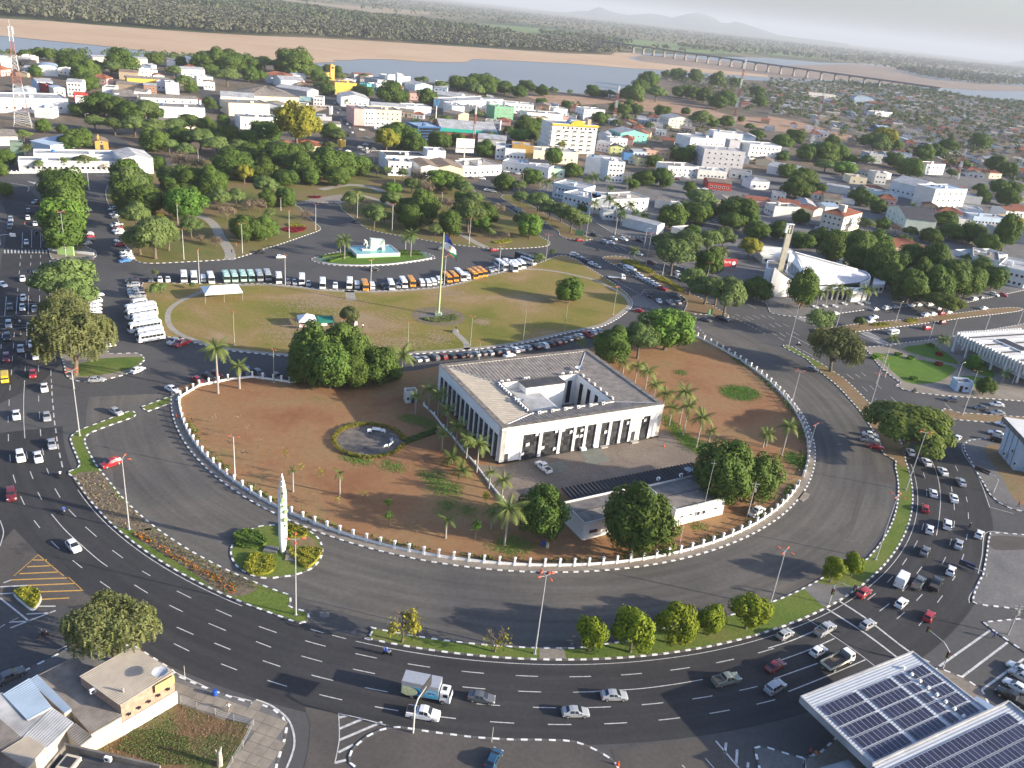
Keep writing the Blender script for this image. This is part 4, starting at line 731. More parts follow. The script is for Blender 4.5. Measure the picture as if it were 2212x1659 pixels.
# --- people and motorcycles
SKIN=mat('skin',(0.32,0.17,0.10),0.7)
CL={k:mat('cloth_'+k,v,0.9)for k,v in{'white':(0.7,0.7,0.68),'blue':(0.03,0.10,0.42),'red':(0.45,0.05,0.03),'dark':(0.03,0.03,0.04),'khaki':(0.3,0.25,0.16),'grey':(0.25,0.25,0.26),'orange':(0.6,0.16,0.03),'green':(0.05,0.16,0.06)}.items()}
def body_mesh(pose):
 J={'pel':(0,0,.95),'che':(0,0,1.32),'nec':(0,0,1.50),'hea':(0.02,0,1.60),'cro':(0.02,0,1.74)}
 R={'pel':.15,'che':.17,'nec':.06,'hea':.095,'cro':.08}
 E=[('pel','che'),('che','nec'),('nec','hea'),('hea','cro')]
 for s,n in((1,'L'),(-1,'R')):
  if pose=='walk':
   f=.22*s;P=[('hip',(0,.1*s,.88),.10),('kne',(f*.7+.05,.1*s,.48),.07),('ank',(f*1.3-.05,.1*s,.08),.05),('toe',(f*1.3+.12,.1*s,.04),.04)]
   A=[('sho',(0,.2*s,1.42),.07),('elb',(-f*.6,.26*s,1.14),.05),('wri',(-f*.9+.12,.26*s,.92),.04),('han',(-f+.16,.26*s,.84),.045)]
  elif pose=='ride':
   P=[('hip',(.02,.12*s,.90),.11),('kne',(.42,.17*s,.76),.075),('ank',(.22,.19*s,.40),.05),('toe',(.38,.19*s,.36),.04)]
   A=[('sho',(.03,.2*s,1.42),.07),('elb',(.22,.30*s,1.18),.05),('wri',(.46,.30*s,1.10),.04),('han',(.54,.30*s,1.08),.045)]
  else:
   P=[('hip',(0,.1*s,.88),.10),('kne',(.02,.1*s,.48),.07),('ank',(0,.1*s,.08),.05),('toe',(.15,.11*s,.04),.04)]
   A=[('sho',(0,.2*s,1.42),.07),('elb',(-.02,.25*s,1.14),.05),('wri',(.05,.26*s,.90),.04),('han',(.07,.26*s,.81),.045)]
  for chain,root in((P,'pel'),(A,'che')):
   prev=root
   for k,q,r in chain:J[k+n]=q;R[k+n]=r;E.append((prev,k+n));prev=k+n
 if pose=='ride':
  J['pel']=(0,0,.95)
 keys=list(J);me=bpy.data.meshes.new('person_body');me.from_pydata([J[k]for k in keys],[(keys.index(a),keys.index(c))for a,c in E],[])
 o=bpy.data.objects.new('tmp',me);COL.objects.link(o);o.modifiers.new('skin','SKIN');o.modifiers.new('sub','SUBSURF').levels=1
 for i,k in enumerate(keys):me.skin_vertices[0].data[i].radius=(R[k],R[k]);
 me.skin_vertices[0].data[0].use_root=True
 dg=bpy.context.evaluated_depsgraph_get();out=bpy.data.meshes.new_from_object(o.evaluated_get(dg));bpy.data.objects.remove(o);return out
BODY={k:body_mesh(k)for k in('stand','walk','ride')};BODYC={}
def person(p,hd,pose,top,bottom,label,helmet=None):
 key=(pose,top,bottom,helmet)
 if key not in BODYC:
  me=BODY[pose].copy();me.name='person_body';me.materials.clear()
  for m_ in(CL[bottom],CL[top],SKIN,CL[helmet]if helmet else mat('hair',(0.02,0.015,0.012),0.8)):me.materials.append(m_)
  for f in me.polygons:
   c=f.center;hz=.98 if pose!='ride' else.96
   f.material_index=3 if c.z>(1.66 if not helmet else 1.53)else 2 if c.z>1.47 else 1 if c.z>hz and hypot(c.x,c.y)<(.42 if pose!='ride' else.5)else 2 if(abs(c.y)>.22 and c.z>.75 and pose!='ride')or c.x>.5 else 0
   f.use_smooth=True
  BODYC[key]=me
 o=link('person',BODYC[key]);o.location=p;o.rotation_euler=(0,0,hd);tag(o,label,'person','people about the square');return o
pr=Proto('motorcycle')
b=MB();ring=lambda x,z:None
bt=MB();n=14
def tyre(bb,x,r=.30):
 rg=lambda y,rr:[(x+rr*cos(2*pi*k/n),y,r+.0+rr*sin(2*pi*k/n))for k in range(n)]
 bb.loft([rg(-.05,r*.86),rg(-.04,r),rg(.04,r),rg(.05,r*.86)])
for x in(.62,-.62):
 q=MB();tyre(q,x);pr.part('wheel',q.mesh('wheel',RUBBER))
q=MB();q.tube([(.62,0,.30),(.48,0,.72),(.38,0,1.0)],.035);q.tube([(-.62,0,.30),(-.1,0,.42),(.3,0,.45),(.46,0,.78)],.05);q.box((.0,0,.28),(.42,.24,.3));q.tube([(.38,-.34,1.05),(.40,0,1.02),(.38,.34,1.05)],.018);pr.part('frame',q.mesh('frame',DARKMET))
q=MB();q.box((.16,0,.66),(.5,.28,.24),top=(.8,.7));tank=q.mesh('tank',PM['red']);pr.part('tank',tank);pr.body=tank
q=MB();q.box((-.34,0,.70),(.62,.26,.12),top=(.95,.8));pr.part('seat',q.mesh('seat',BLACKP))
q=MB();q.box((.50,0,.84),(.12,.18,.18));pr.part('headlight',q.mesh('headlight',LAMPG))
MOTO=pr
def moto(rc,u,v,du,dv,col,top,where,helmet='dark',pillion=None,label=None,rider=True):
 p=K[rc](u,v,.7);q=K[rc](u+du*.3,v+dv*.3,.7);hd=heading(q-p);p.z=.03
 o=MOTO.stamp(tuple(p),hd,'%s motorcycle %s'%(col,where),'motorcycle','motorcycles on the road');paint(o,MOTO.body,col)
 d=Vector((cos(hd),sin(hd),0))
 if rider:person(p-d*.12+Vector((0,0,-.10)),hd,'ride',top,'dark','rider in %s with %s helmet on motorcycle %s'%(top,helmet,where),helmet)
 if pillion:person(p-d*.60+Vector((0,0,-.04)),hd,'ride',pillion,'dark','pillion passenger in %s %s'%(pillion,where),'blue')
moto((1,0),215,280,4,60,'black','red','ahead of the avenue stop line');moto((1,0),265,935,4,60,'silver','dark','between lanes of the western avenue');moto((1,0),172,1125,6,60,'white','white','at the avenue hold line','grey');moto((1,0),132,1088,6,60,'black','dark','behind the avenue hold line');moto((1,0),180,1228,6,60,'black','dark','just past the avenue hold line','dark')
moto((1,2),740,497,60,6,'black','dark','crossing towards the park');moto((1,3),266,1312,60,16,'black','white','beside the long median tip','white');moto((1,3),1065,1030,60,-8,'black','dark','passing the church')
moto((2,0),518,778,0,-60,'red','white','alone beside the grass strip','dark');moto((2,0),553,1093,14,60,'white','blue','beside the dark flower bed','dark')
moto((2,3),1745,1225,20,-60,'black','dark','on the eastern arc of the ring road','white');moto((2,3),1265,52,-60,-4,'black','dark','by the garden corner','red')
moto((3,1),1135,655,60,10,'white','blue','in the near lane by the bare trees','white','blue');moto((3,0),372,500,60,-20,'dark red','dark','leaving by the hatched junction','white')
def walker(rc,u,v,du,dv,top,bottom,label,pose='walk',z=.12):
 p=K[rc](u,v,z);q=K[rc](u+du*.3,v+dv*.3,z);person(p,heading(q-p),pose,top,bottom,label)
walker((3,0),1975,1165,40,-60,'white','khaki','person in white shirt walking on the paving slabs')
walker((2,0),2138,952,60,30,'blue','dark','person in blue carrying a white bag beside the palace fence')
walker((3,3),1945,540,-60,-20,'blue','dark','person in bright blue crossing at the lower junction',z=.05)
walker((3,3),352,1555,50,20,'red','dark','person in red vest beside the solar roof kerb');walker((3,3),402,1575,-50,20,'orange','grey','person in orange vest beside the solar roof kerb')
walker((2,3),2160,1060,60,20,'red','dark','person in red on the grey corner pavement');walker((1,1),1830,1440,20,40,'khaki','dark','person walking behind the parked cars below the lawn',z=.03)
walker((1,1),525,1188,20,40,'blue','khaki','person in blue shirt at the white tent','stand');walker((1,1),922,1180,20,40,'white','dark','person in white by the snack cart','stand');walker((1,1),447,1250,20,40,'dark','dark','person in dark clothes alone on the bare lawn','walk')
walker((1,0),2003,530,20,50,'dark','dark','person in dark clothes on the park footpath');walker((1,0),2040,470,20,50,'red','grey','person in red top at the bend of the park footpath')
walker((1,1),1728,1200,10,40,'dark','dark','person standing on the square plinth by the lawn path','stand',.6)
# ================================================================== TREES AND PLANTS
def leaf_mat(name,c1,c2,vary=0.18,transl=0.2):
 """leaf colour: a noise through the crown between two greens, value and hue shifted from tree to tree"""
 m,nt,b=_new(name);N,L=nt.nodes.new,nt.links.new
 b.inputs['Roughness'].default_value=0.6;b.inputs['Specular IOR Level'].default_value=0.08
 tc=N('ShaderNodeTexCoord');nz=N('ShaderNodeTexNoise');nz.inputs['Scale'].default_value=3.2;nz.inputs['Detail'].default_value=6.0;nz.inputs['Roughness'].default_value=0.75
 L(tc.outputs['Object'],nz.inputs['Vector'])
 mr0=N('ShaderNodeMapRange');mr0.inputs[1].default_value=0.3;mr0.inputs[2].default_value=0.7;L(nz.outputs[0],mr0.inputs[0])
 mx=N('ShaderNodeMix');mx.data_type='RGBA';L(mr0.outputs[0],mx.inputs[0]);mx.inputs[6].default_value=(*c1,1);mx.inputs[7].default_value=(*c2,1)
 oi=N('ShaderNodeObjectInfo');hs=N('ShaderNodeHueSaturation')
 h=N('ShaderNodeMapRange');h.inputs[3].default_value=0.487;h.inputs[4].default_value=0.507;L(oi.outputs['Random'],h.inputs[0]);L(h.outputs[0],hs.inputs['Hue'])
 ml=N('ShaderNodeMath');ml.operation='MULTIPLY';ml.inputs[1].default_value=7.31;L(oi.outputs['Random'],ml.inputs[0])
 fr=N('ShaderNodeMath');fr.operation='FRACT';L(ml.outputs[0],fr.inputs[0])
 v=N('ShaderNodeMapRange');v.inputs[3].default_value=1-vary;v.inputs[4].default_value=1+vary;L(fr.outputs[0],v.inputs[0]);L(v.outputs[0],hs.inputs['Value'])
 L(mx.outputs[2],hs.inputs['Color']);L(hs.outputs[0],b.inputs['Base Color'])
 tr=N('ShaderNodeBsdfTranslucent');L(hs.outputs[0],tr.inputs[0]);ms=N('ShaderNodeMixShader');ms.inputs[0].default_value=transl
 L(b.outputs[0],ms.inputs[1]);L(tr.outputs[0],ms.inputs[2]);L(ms.outputs[0],nt.nodes['Material Output'].inputs[0])
 MATS[name]=m;return m
LEAF={'mango':leaf_mat('leaf_mango',(0.058,0.109,0.020),(0.123,0.181,0.038)),'oiti':leaf_mat('leaf_oiti',(0.087,0.138,0.038),(0.174,0.225,0.072)),'feather':leaf_mat('leaf_feather',(0.105,0.135,0.040),(0.205,0.215,0.090)),'topi':leaf_mat('leaf_topi',(0.105,0.165,0.012),(0.230,0.270,0.022),.1),'rain':leaf_mat('leaf_rain',(0.080,0.123,0.020),(0.181,0.203,0.043)),'bright':leaf_mat('leaf_bright',(0.072,0.167,0.026),(0.145,0.239,0.041)),'yellow':leaf_mat('leaf_yellow',(0.174,0.196,0.022),(0.319,0.290,0.043)),'dry':leaf_mat('leaf_dry',(0.217,0.167,0.102),(0.319,0.239,0.145)),'frond':leaf_mat('leaf_frond',(0.065,0.123,0.026),(0.145,0.189,0.051)),'frondy':leaf_mat('leaf_frond_pale',(0.116,0.181,0.043),(0.217,0.239,0.072))}
BARK=mat('bark',(0.15,0.115,0.085),0.95,noise=0.3,scale=3,coord='obj');BARKP=mat('palm_bark',(0.32,0.29,0.25),0.9,noise=0.2,scale=4,coord='obj')
TWIG=mat('twig',(0.17,0.135,0.105),0.95)
RNG=np.random.default_rng(5)
def quads_mesh(name,C,Nn,size,m,asp=1.6,rng=RNG,up=None):
 """C centres, Nn normals (k,3): one leaf-clump quad each"""
 k=len(C);Nn=Nn/(np.linalg.norm(Nn,axis=1,keepdims=True)+1e-9)
 r=rng.normal(size=(k,3))if up is None else up
 A=np.cross(Nn,r);A/=(np.linalg.norm(A,axis=1,keepdims=True)+1e-9);B=np.cross(Nn,A)
 s=(size*rng.uniform(.6,1.35,k))[:,None]
 a,b_=A*s*.5,B*s*.5*asp
 V=np.stack([C-a*.35-b_,C+a-b_*.1,C+a*.3+b_,C-a+b_*.15],1).reshape(-1,3)
 F=np.arange(4*k).reshape(-1,4)
 me=bpy.data.meshes.new(name);me.vertices.add(4*k);me.vertices.foreach_set('co',V.ravel());me.loops.add(4*k);me.loops.foreach_set('vertex_index',F.ravel())
 me.polygons.add(k);me.polygons.foreach_set('loop_start',np.arange(0,4*k,4));me.polygons.foreach_set('loop_total',np.full(k,4))
 me.update(calc_edges=True);me.materials.append(m);return me
def crown_points(rng,n,vr,nl,lr,flat=0.0,under=-0.55,fill=.22):
 """leaf positions on a heap of lobes that make up an uneven crown"""
 lob=[]
 while len(lob)<nl:
  d=rng.normal(size=3);d/=np.linalg.norm(d)
  if d[2]<under:continue
  r=rng.uniform(.48,.88);lob.append((d*r,rng.uniform(*lr)))
 Cc,Nn=[],[];w=np.array([l[1]**2 for l in lob]);cnt=(n*(1-fill)*w/w.sum()).astype(int)
 for(c,r),k in zip(lob,cnt):
  d=rng.normal(size=(int(k*1.5),3));d/=np.linalg.norm(d,axis=1,keepdims=True)
  out=c/np.linalg.norm(c);keep=d@out>-.25;d=d[keep][:k]
  rr=r*(1+rng.normal(size=(len(d),1))*.07);P=c+d*rr
  Cc.append(P);Nn.append(d+out*.35+rng.normal(size=d.shape)*.26)
 k=int(n*fill);d=rng.normal(size=(k,3));d/=np.linalg.norm(d,axis=1,keepdims=True);d[:,2]=np.where(d[:,2]<under,-d[:,2],d[:,2])
 P=d*rng.uniform(.35,.92,(k,1));Cc.append(P);Nn.append(d+rng.normal(size=d.shape)*.6)
 C,N_=np.concatenate(Cc),np.concatenate(Nn);C[:,2]*=vr*(1-flat*0);N_[:,2]/=max(vr,.4)
 return C,N_
def trunk_mesh(rng,th,vr,r0,limbs=5,reach=.6,m=None,gap=.55):
 b=MB();top=Vector((rng.uniform(-.05,.05),rng.uniform(-.05,.05),th))
 b.tube([(0,0,-.02),(0.01,0,th*.12),tuple(top*.6),tuple(top)],[r0*1.5,r0*1.05,r0*.9,r0*.8],8)
 for k in range(limbs):
  a=2*pi*k/limbs+rng.uniform(-.4,.4);q=Vector((cos(a)*reach*rng.uniform(.6,1),sin(a)*reach*rng.uniform(.6,1),th+vr*rng.uniform(.35,1.0)*gap/.55))
  mid=top.lerp(q,.5)+Vector((0,0,.08));b.tube([tuple(top*.93),tuple(mid),tuple(q)],[r0*.6,r0*.38,r0*.12],6)
  for j in range(3):
   e=q+Vector((rng.uniform(-.35,.35),rng.uniform(-.35,.35),rng.uniform(.0,.35)));b.tube([tuple(mid.lerp(q,.3*j+.2)),tuple(e)],[r0*.25,r0*.05],4)
 return b.mesh('trunk',m or BARK)
TP={}
def add_kind(kind,nvar,n,size,vr,th,nl,lr,leaf,r0=.07,**kw):
 TP[kind]=[]
 for i in range(nvar):
  rng=np.random.default_rng(hash(kind)%1000+i if False else sum(map(ord,kind))+i*17)
  C,N_=crown_points(rng,n,vr,nl,lr,**kw);C[:,2]+=th+vr*.72
  cm=quads_mesh('crown',C,N_,size,LEAF[leaf],rng=rng)
  TP[kind].append((trunk_mesh(rng,th,vr,r0),cm,th,vr))
add_kind('mango',4,8500,.075,.95,.26,46,(.22,.40),'mango',under=-.8)
add_kind('round',3,11000,.066,1.12,.40,60,(.20,.34),'mango',under=-.8)
add_kind('bright',2,8000,.078,.88,.34,44,(.22,.40),'bright',under=-.75)
add_kind('oiti',4,7500,.072,.72,.62,40,(.20,.36),'oiti',under=-.35)
add_kind('topi',3,5200,.088,1.10,.62,30,(.26,.42),'topi',under=-.7)
add_kind('yellow',2,5200,.085,.85,.6,34,(.22,.38),'yellow')
add_kind('thin',3,1900,.085,.75,.9,16,(.20,.36),'oiti',r0=.035)
add_kind('small',3,2600,.11,.85,.3,20,(.26,.42),'mango',r0=.05,under=-.8)
add_kind('smallo',3,2600,.11,.80,.6,20,(.26,.42),'oiti',r0=.05)
TP['rain']=[];TP['feather']=[];TP['dry']=[];TP['half']=[]
for i in range(2):
 rng=np.random.default_rng(40+i);C,N_=crown_points(rng,12000,.40,60,(.16,.30),under=-.15);N_[:,2]+=.5
 C[:,2]+=.62;TP['rain'].append((trunk_mesh(rng,.32,.40,.05,8,.8),quads_mesh('crown',C,N_,.058,LEAF['rain'],rng=rng),.32,.42))
for i in range(3):
 rng=np.random.default_rng(60+i);C,N_=crown_points(rng,8000,.72,46,(.16,.32),under=-.2);S0=C[rng.integers(0,len(C),2600)]
 k=5;D_=np.repeat(S0,k,0);D_[:,2]-=np.tile(np.arange(k),2600)*.045;D_[:,:2]*=1+np.tile(np.arange(k),2600)[:,None]*.006
 C=np.concatenate([C,D_]);N_=np.concatenate([N_,np.repeat(rng.normal(size=(2600,3))*(1,1,.15),k,0)]);C[:,2]+=.45+.52
 up=np.tile(np.array([[0,0,1.]]),(len(C),1))+rng.normal(size=(len(C),3))*.5
 TP['feather'].append((trunk_mesh(rng,.42,.72,.06,6,.7),quads_mesh('crown',C,N_,.032,LEAF['feather'],2.6,rng=rng,up=np.cross(N_,up)),.45,.72))
for i in range(3):
 rng=np.random.default_rng(80+i);b=MB()
 for k in range(150):
  d=rng.normal(size=3);d/=np.linalg.norm(d);d[2]=abs(d[2])*.9+.05;p0=Vector(d*.35)+Vector((0,0,.6));p1=Vector(d*rng.uniform(.7,1.0))+Vector((0,0,.62+rng.uniform(-.1,.1)))
  b.tube([tuple(p0),tuple(p0.lerp(p1,.5)+Vector((rng.uniform(-.07,.07),rng.uniform(-.07,.07),0))),tuple(p1)],[.016,.011,.004],3,cap=False)
 C,N_=crown_points(rng,700,.8,20,(.2,.36));C[:,2]+=.8
 cm=b.mesh('crown',[TWIG,LEAF['dry']]);TP['dry'].append((trunk_mesh(rng,.55,.6,.045,6,.5),cm,.5,.6,quads_mesh('leaves',C,N_,.06,LEAF['dry'],rng=rng)))
TREES=[];TOB=[]
TDESC={'mango':('dense dark green round-headed tree','broadleaf_tree'),'round':('dense glossy globe-shaped tree','globe_tree'),'bright':('full bright green tree','broadleaf_tree'),'oiti':('soft green umbrella-shaped tree','shade_tree'),'topi':('clipped yellow-green egg-shaped tree','clipped_tree'),'yellow':('loose yellow-green tree','shade_tree'),'thin':('slender tree with thin open crown','young_tree'),'small':('small dark green tree','broadleaf_tree'),'smallo':('small soft green tree','shade_tree'),'rain':('wide flat-topped spreading tree','spreading_tree'),'feather':('olive-grey willowy tree with hanging sprays','willowy_tree'),'dry':('bare brown leafless tree','bare_tree')}
def plant_tree(kind,p,R,where,sz=1.0,label=None,rz=None):
 v=random.choice(TP[kind]);d,nm=TDESC[kind]
 o=thing(nm,p,random.uniform(0,6.28)if rz is None else rz,label or '%s %s'%(d,where),'tree','trees %s'%where,(R*random.uniform(.86,1.14),R*random.uniform(.86,1.14),R*sz*random.uniform(.9,1.1)))
 link('trunk',v[0],o);link('crown',v[1],o)
 if len(v)>4:link('leaves',v[4],o)
 TREES.append((p.x,p.y,R));TOB.append(o);return o
def tree(rc,u,v,w,kind,where,sz=1.0,label=None):
 sc=K[rc].scale(u,v);R=w/2*sc;sz*=.74 if sc>.062 and kind in('mango','oiti','bright')else 1
 th,vr=TP[kind][0][2:4]
 if R<2.2 and kind in('mango','oiti'):kind={'mango':'small','oiti':'smallo'}[kind];th,vr=TP[kind][0][2:4]
 p=K[rc](u,v,(th+vr*.6)*R*sz);p.z=0.08
 return plant_tree(kind,p,R,where,sz,label)
KD={'m':'mango','r':'round','b':'bright','l':'oiti','t':'topi','y':'yellow','n':'thin','R':'rain','f':'feather','d':'dry'}
def trees(rc,where,L):
 for e in L:tree(rc,e[0],e[1],e[2],KD[e[3]],where,e[4]if len(e)>4 else 1.0)
trees((2,2),'beside the low annex of the palace',[(270,1120,440,'r')]);trees((2,2),'in front of the low annex of the palace',[(1075,1190,580,'r')])
trees((2,2),'behind the end of the black carport',[(1830,790,500,'r')]);trees((2,2),'over the white pickup by the palace fence',[(2130,850,380,'r')])
trees((1,1),'in the clump at the north-west corner of the palace',[(500,1420,430,'m'),(760,1400,440,'m'),(640,1530,420,'m'),(900,1430,300,'m'),(1060,1530,340,'m'),(390,1540,260,'m'),(850,1570,300,'m'),(1180,1560,180,'m')])
trees((1,2),'behind the palace roof',[(870,1345,340,'m'),(1110,1275,320,'l')]);tree((1,2),1350,1190,410,'bright','at the corner of the bare compound')
tree((2,3),1230,390,790,'rain','over the parked cars on the ring median',.95)
trees((3,2),'in the row on the grass median',[(690,505,285,'t'),(1055,490,330,'t'),(1410,430,300,'t'),(1735,370,275,'t'),(2060,300,300,'t')])
trees((2,3),'near the crossing on the grass median',[(745,1565,185,'t'),(565,1615,190,'t')])
tree((3,0),960,480,720,'feather','over the corrugated corner roof')
trees((1,0),'on the western tree island',[(620,1310,620,'f'),(560,1060,420,'f'),(640,930,330,'l'),(600,760,480,'l')])
trees((1,0),'on the kiosk island',[(560,80,330,'m'),(550,240,390,'b'),(560,370,340,'m')]);trees((0,0),'on the kiosk island',[(540,1625,320,'m')])
tree((1,2),500,870,215,'bright','standing alone on the lawn');tree((1,1),805,1065,200,'feather','shading the snack cart on the lawn',1.0,'sparse brownish tree shading the snack cart on the lawn')
tree((1,3),590,1365,430,'feather','on the brown tip of the ring median');tree((1,3),310,860,285,'round','in front of the white church',.95);tree((1,3),450,1095,250,'thin','on the avenue median below the church');tree((1,3),1530,970,320,'rain','on the avenue median below the church',1.0);tree((1,3),800,1120,115,'oiti','on the avenue median below the church')
# --- the park
PK='in the park'
trees((1,0),PK,[(1100,60,260,'m'),(1250,80,280,'m'),(1170,210,230,'l'),(1380,230,85,'y'),(1500,60,190,'m'),(1600,130,280,'b'),(1660,60,180,'m'),(1390,105,140,'m'),(1200,400,260,'l'),(1330,395,330,'l'),(1450,390,220,'l'),(1650,300,180,'l'),(1870,420,120,'d'),(1960,165,160,'d'),(2110,320,240,'m'),(2150,120,160,'d'),(1900,60,180,'l'),(1730,400,100,'d'),(2040,40,160,'l'),(1530,290,100,'d')])
trees((1,1),PK,[(80,320,220,'m'),(20,330,200,'m'),(120,180,100,'n'),(110,60,160,'m'),(250,60,170,'m'),(30,110,140,'d'),(440,200,110,'d'),(840,70,170,'l'),(1020,210,200,'l'),(1180,70,170,'l'),(1300,140,190,'m'),(1440,140,260,'m'),(1110,215,120,'l'),(1340,240,190,'m'),(1680,290,220,'m'),(1480,80,170,'l'),(1780,50,150,'m'),(1880,60,180,'l'),(1840,190,280,'l'),(2000,200,190,'m'),(1940,270,160,'b'),(2020,350,100,'l'),(2090,140,140,'d'),(2160,370,90,'d'),(1660,90,150,'d'),(1550,330,110,'n'),(1230,60,120,'d'),(1480,260,90,'n')])
trees((1,2),PK,[(160,320,190,'b'),(90,250,170,'l')]);trees((1,2),'in the row on the service road median',[(80,40,160,'l'),(230,90,210,'l'),(330,150,200,'l'),(430,180,200,'l'),(520,230,220,'l'),(600,250,170,'l')])
trees((0,1),PK,[(60,1480,280,'m'),(170,1370,260,'m'),(300,1340,250,'m'),(400,1450,300,'m'),(600,1430,330,'m'),(780,1420,300,'m'),(900,1450,220,'m'),(700,1540,220,'m'),(260,1540,200,'m'),(480,1540,180,'m'),(90,1620,200,'l'),(1590,1550,260,'b'),(1700,1575,220,'m'),(1800,1620,180,'l'),(1400,1535,180,'d'),(1040,1470,90,'n'),(1130,1480,90,'n'),(1270,1490,110,'n'),(1180,1630,150,'b'),(1350,1600,160,'l'),(1480,1620,150,'d')])
trees((0,0),PK,[(1360,1410,170,'m'),(1090,1530,260,'m'),(1130,1610,300,'l'),(1230,1610,200,'m'),(1470,1510,190,'l'),(1640,1560,260,'m'),(1830,1590,240,'m'),(2030,1440,330,'m'),(2110,1500,150,'y'),(1560,1395,190,'d'),(1700,1410,170,'d'),(1870,1480,170,'m'),(2140,1330,200,'m'),(1480,1590,180,'m')])
WD='in the grove behind the park'
trees((0,0),WD,[(820,1060,170,'l'),(990,1090,190,'l'),(1160,1090,210,'l'),(1330,1100,210,'l'),(1500,1090,210,'l'),(1650,1070,210,'l'),(1780,1110,190,'m'),(1950,1170,230,'m'),(1560,1190,230,'m'),(1730,1200,240,'l'),(680,1200,240,'m'),(600,1240,170,'m'),(1330,1230,250,'m'),(1600,1310,180,'l'),(1870,1260,210,'l'),(2060,1270,190,'l'),(1460,1260,160,'l'),(2150,1200,180,'m'),(890,920,270,'m'),(1020,960,240,'m'),(1250,960,240,'l'),(1130,990,220,'m'),(1340,980,160,'m'),(680,950,160,'m'),(370,1100,140,'m'),(530,1120,110,'m'),(200,1170,150,'l'),(1850,930,120,'l'),(1810,890,100,'m'),(40,1370,160,'m'),(20,1470,120,'m'),(740,1400,180,'l'),(330,1420,100,'n'),(560,1400,110,'n'),(900,1430,120,'d'),(1930,1040,130,'m'),(50,1640,130,'m')])
trees((0,1),WD,[(90,1150,240,'m'),(20,1170,160,'m'),(640,1150,200,'m'),(710,1165,170,'l'),(60,1280,200,'m'),(200,1290,180,'l'),(430,1290,170,'l'),(640,1260,120,'l')]);tree((0,1),350,1090,340,'yellow','towering over the tiled cottage')
trees((0,1),'in front of the blue glass block',[(1230,1190,300,'m'),(1340,1240,230,'m'),(1130,1220,190,'y'),(1420,1270,150,'m')]);trees((0,1),'among the shops of the town',[(1150,820,220,'m'),(1230,840,170,'m'),(900,790,150,'l'),(960,800,120,'m'),(1480,850,170,'m'),(1600,880,90,'m'),(1580,1220,180,'m'),(1740,1220,150,'m'),(1985,1290,190,'m'),(2140,1585,200,'m'),(940,668,80,'m'),(730,665,90,'l'),(1980,870,110,'m'),(1935,880,90,'m'),(1640,1030,110,'l'),(1900,990,110,'l'),(2190,1140,110,'m'),(1560,1100,110,'m'),(1440,820,120,'m')])
trees((0,1),'lining the street to the river',[(600,720,130,'m'),(620,780,120,'m'),(540,670,150,'m'),(560,740,110,'l')])
RB='along the near river bank'
trees((0,0),RB,[(1780,530,230,'m'),(1900,540,230,'m'),(2000,540,250,'m'),(2150,560,200,'m'),(1340,520,150,'m'),(1560,545,110,'m'),(730,490,70,'l'),(610,440,90,'l'),(320,465,130,'m'),(210,470,110,'m'),(430,480,130,'m'),(1960,650,210,'l'),(2160,650,170,'m'),(1820,600,120,'m')])
trees((0,1),RB,[(330,560,290,'m'),(250,575,200,'m'),(430,590,170,'m'),(80,550,150,'l'),(20,560,120,'m'),(500,600,120,'m'),(40,660,110,'m'),(620,600,90,'m'),(700,610,90,'m'),(1750,720,170,'m'),(1850,730,160,'m'),(1950,715,190,'m'),(2050,725,120,'m'),(2150,770,140,'m'),(2000,760,170,'m'),(1600,740,110,'l'),(1450,692,80,'l'),(1400,690,60,'m'),(1900,780,150,'l')])
trees((0,2),RB,[(60,800,140,'m'),(120,745,110,'m'),(180,765,90,'m'),(265,790,120,'m'),(360,787,80,'n'),(500,792,55,'n'),(700,792,140,'m'),(780,812,100,'m'),(850,812,100,'l'),(1180,700,180,'m'),(1110,745,140,'m'),(1060,820,190,'m'),(1250,800,170,'l'),(1330,640,90,'m'),(1430,645,130,'m'),(1590,665,130,'m'),(980,815,130,'m')])
trees((0,0),'among the old town houses',[(620,530,230,'m'),(760,620,200,'m'),(770,720,200,'m'),(690,640,170,'m'),(310,620,130,'m'),(1060,560,260,'m'),(960,580,190,'l'),(1600,720,180,'l'),(1500,620,130,'l'),(1650,770,110,'m'),(560,540,130,'m'),(830,560,130,'l'),(1080,730,80,'m')])
HT='between the town roofs'
trees((0,2),HT,[(1440,800,130,'m'),(1560,810,140,'m'),(1660,840,140,'m'),(1770,700,150,'m'),(1850,870,170,'m'),(1780,890,160,'m'),(1940,715,110,'m'),(2120,800,120,'m'),(2150,880,120,'m'),(255,890,100,'m'),(470,910,100,'m'),(900,940,130,'m'),(960,955,120,'m'),(1070,945,120,'m'),(1010,890,80,'m'),(760,1030,140,'m'),(990,1020,90,'l'),(1300,970,130,'m'),(1640,1030,200,'l'),(1850,1060,120,'m'),(1730,1070,110,'m'),(1500,962,90,'m'),(1190,1090,90,'l'),(900,1060,90,'l'),(1980,1030,70,'m'),(2060,1095,100,'l'),(2120,1165,130,'m'),(1400,1330,140,'m'),(1480,1355,200,'m'),(1550,1310,130,'m'),(1690,1390,90,'m'),(1230,1400,130,'m'),(745,1430,120,'m'),(520,1475,180,'m'),(420,1245,110,'y'),(2120,1330,50,'m'),(935,1200,70,'l'),(1540,1630,130,'m')])
trees((0,2),'behind the tall pale hotel',[(140,1100,220,'m'),(230,1080,150,'m'),(60,1175,160,'b'),(170,1180,130,'m')]);tree((0,2),360,1355,165,'round','beside the long cream wall',.9)
trees((0,2),'over the palm garden',[(1290,1540,210,'m'),(1140,1550,180,'m'),(1330,1580,130,'m'),(1050,1600,120,'m'),(170,1530,190,'m'),(60,1610,150,'l')])
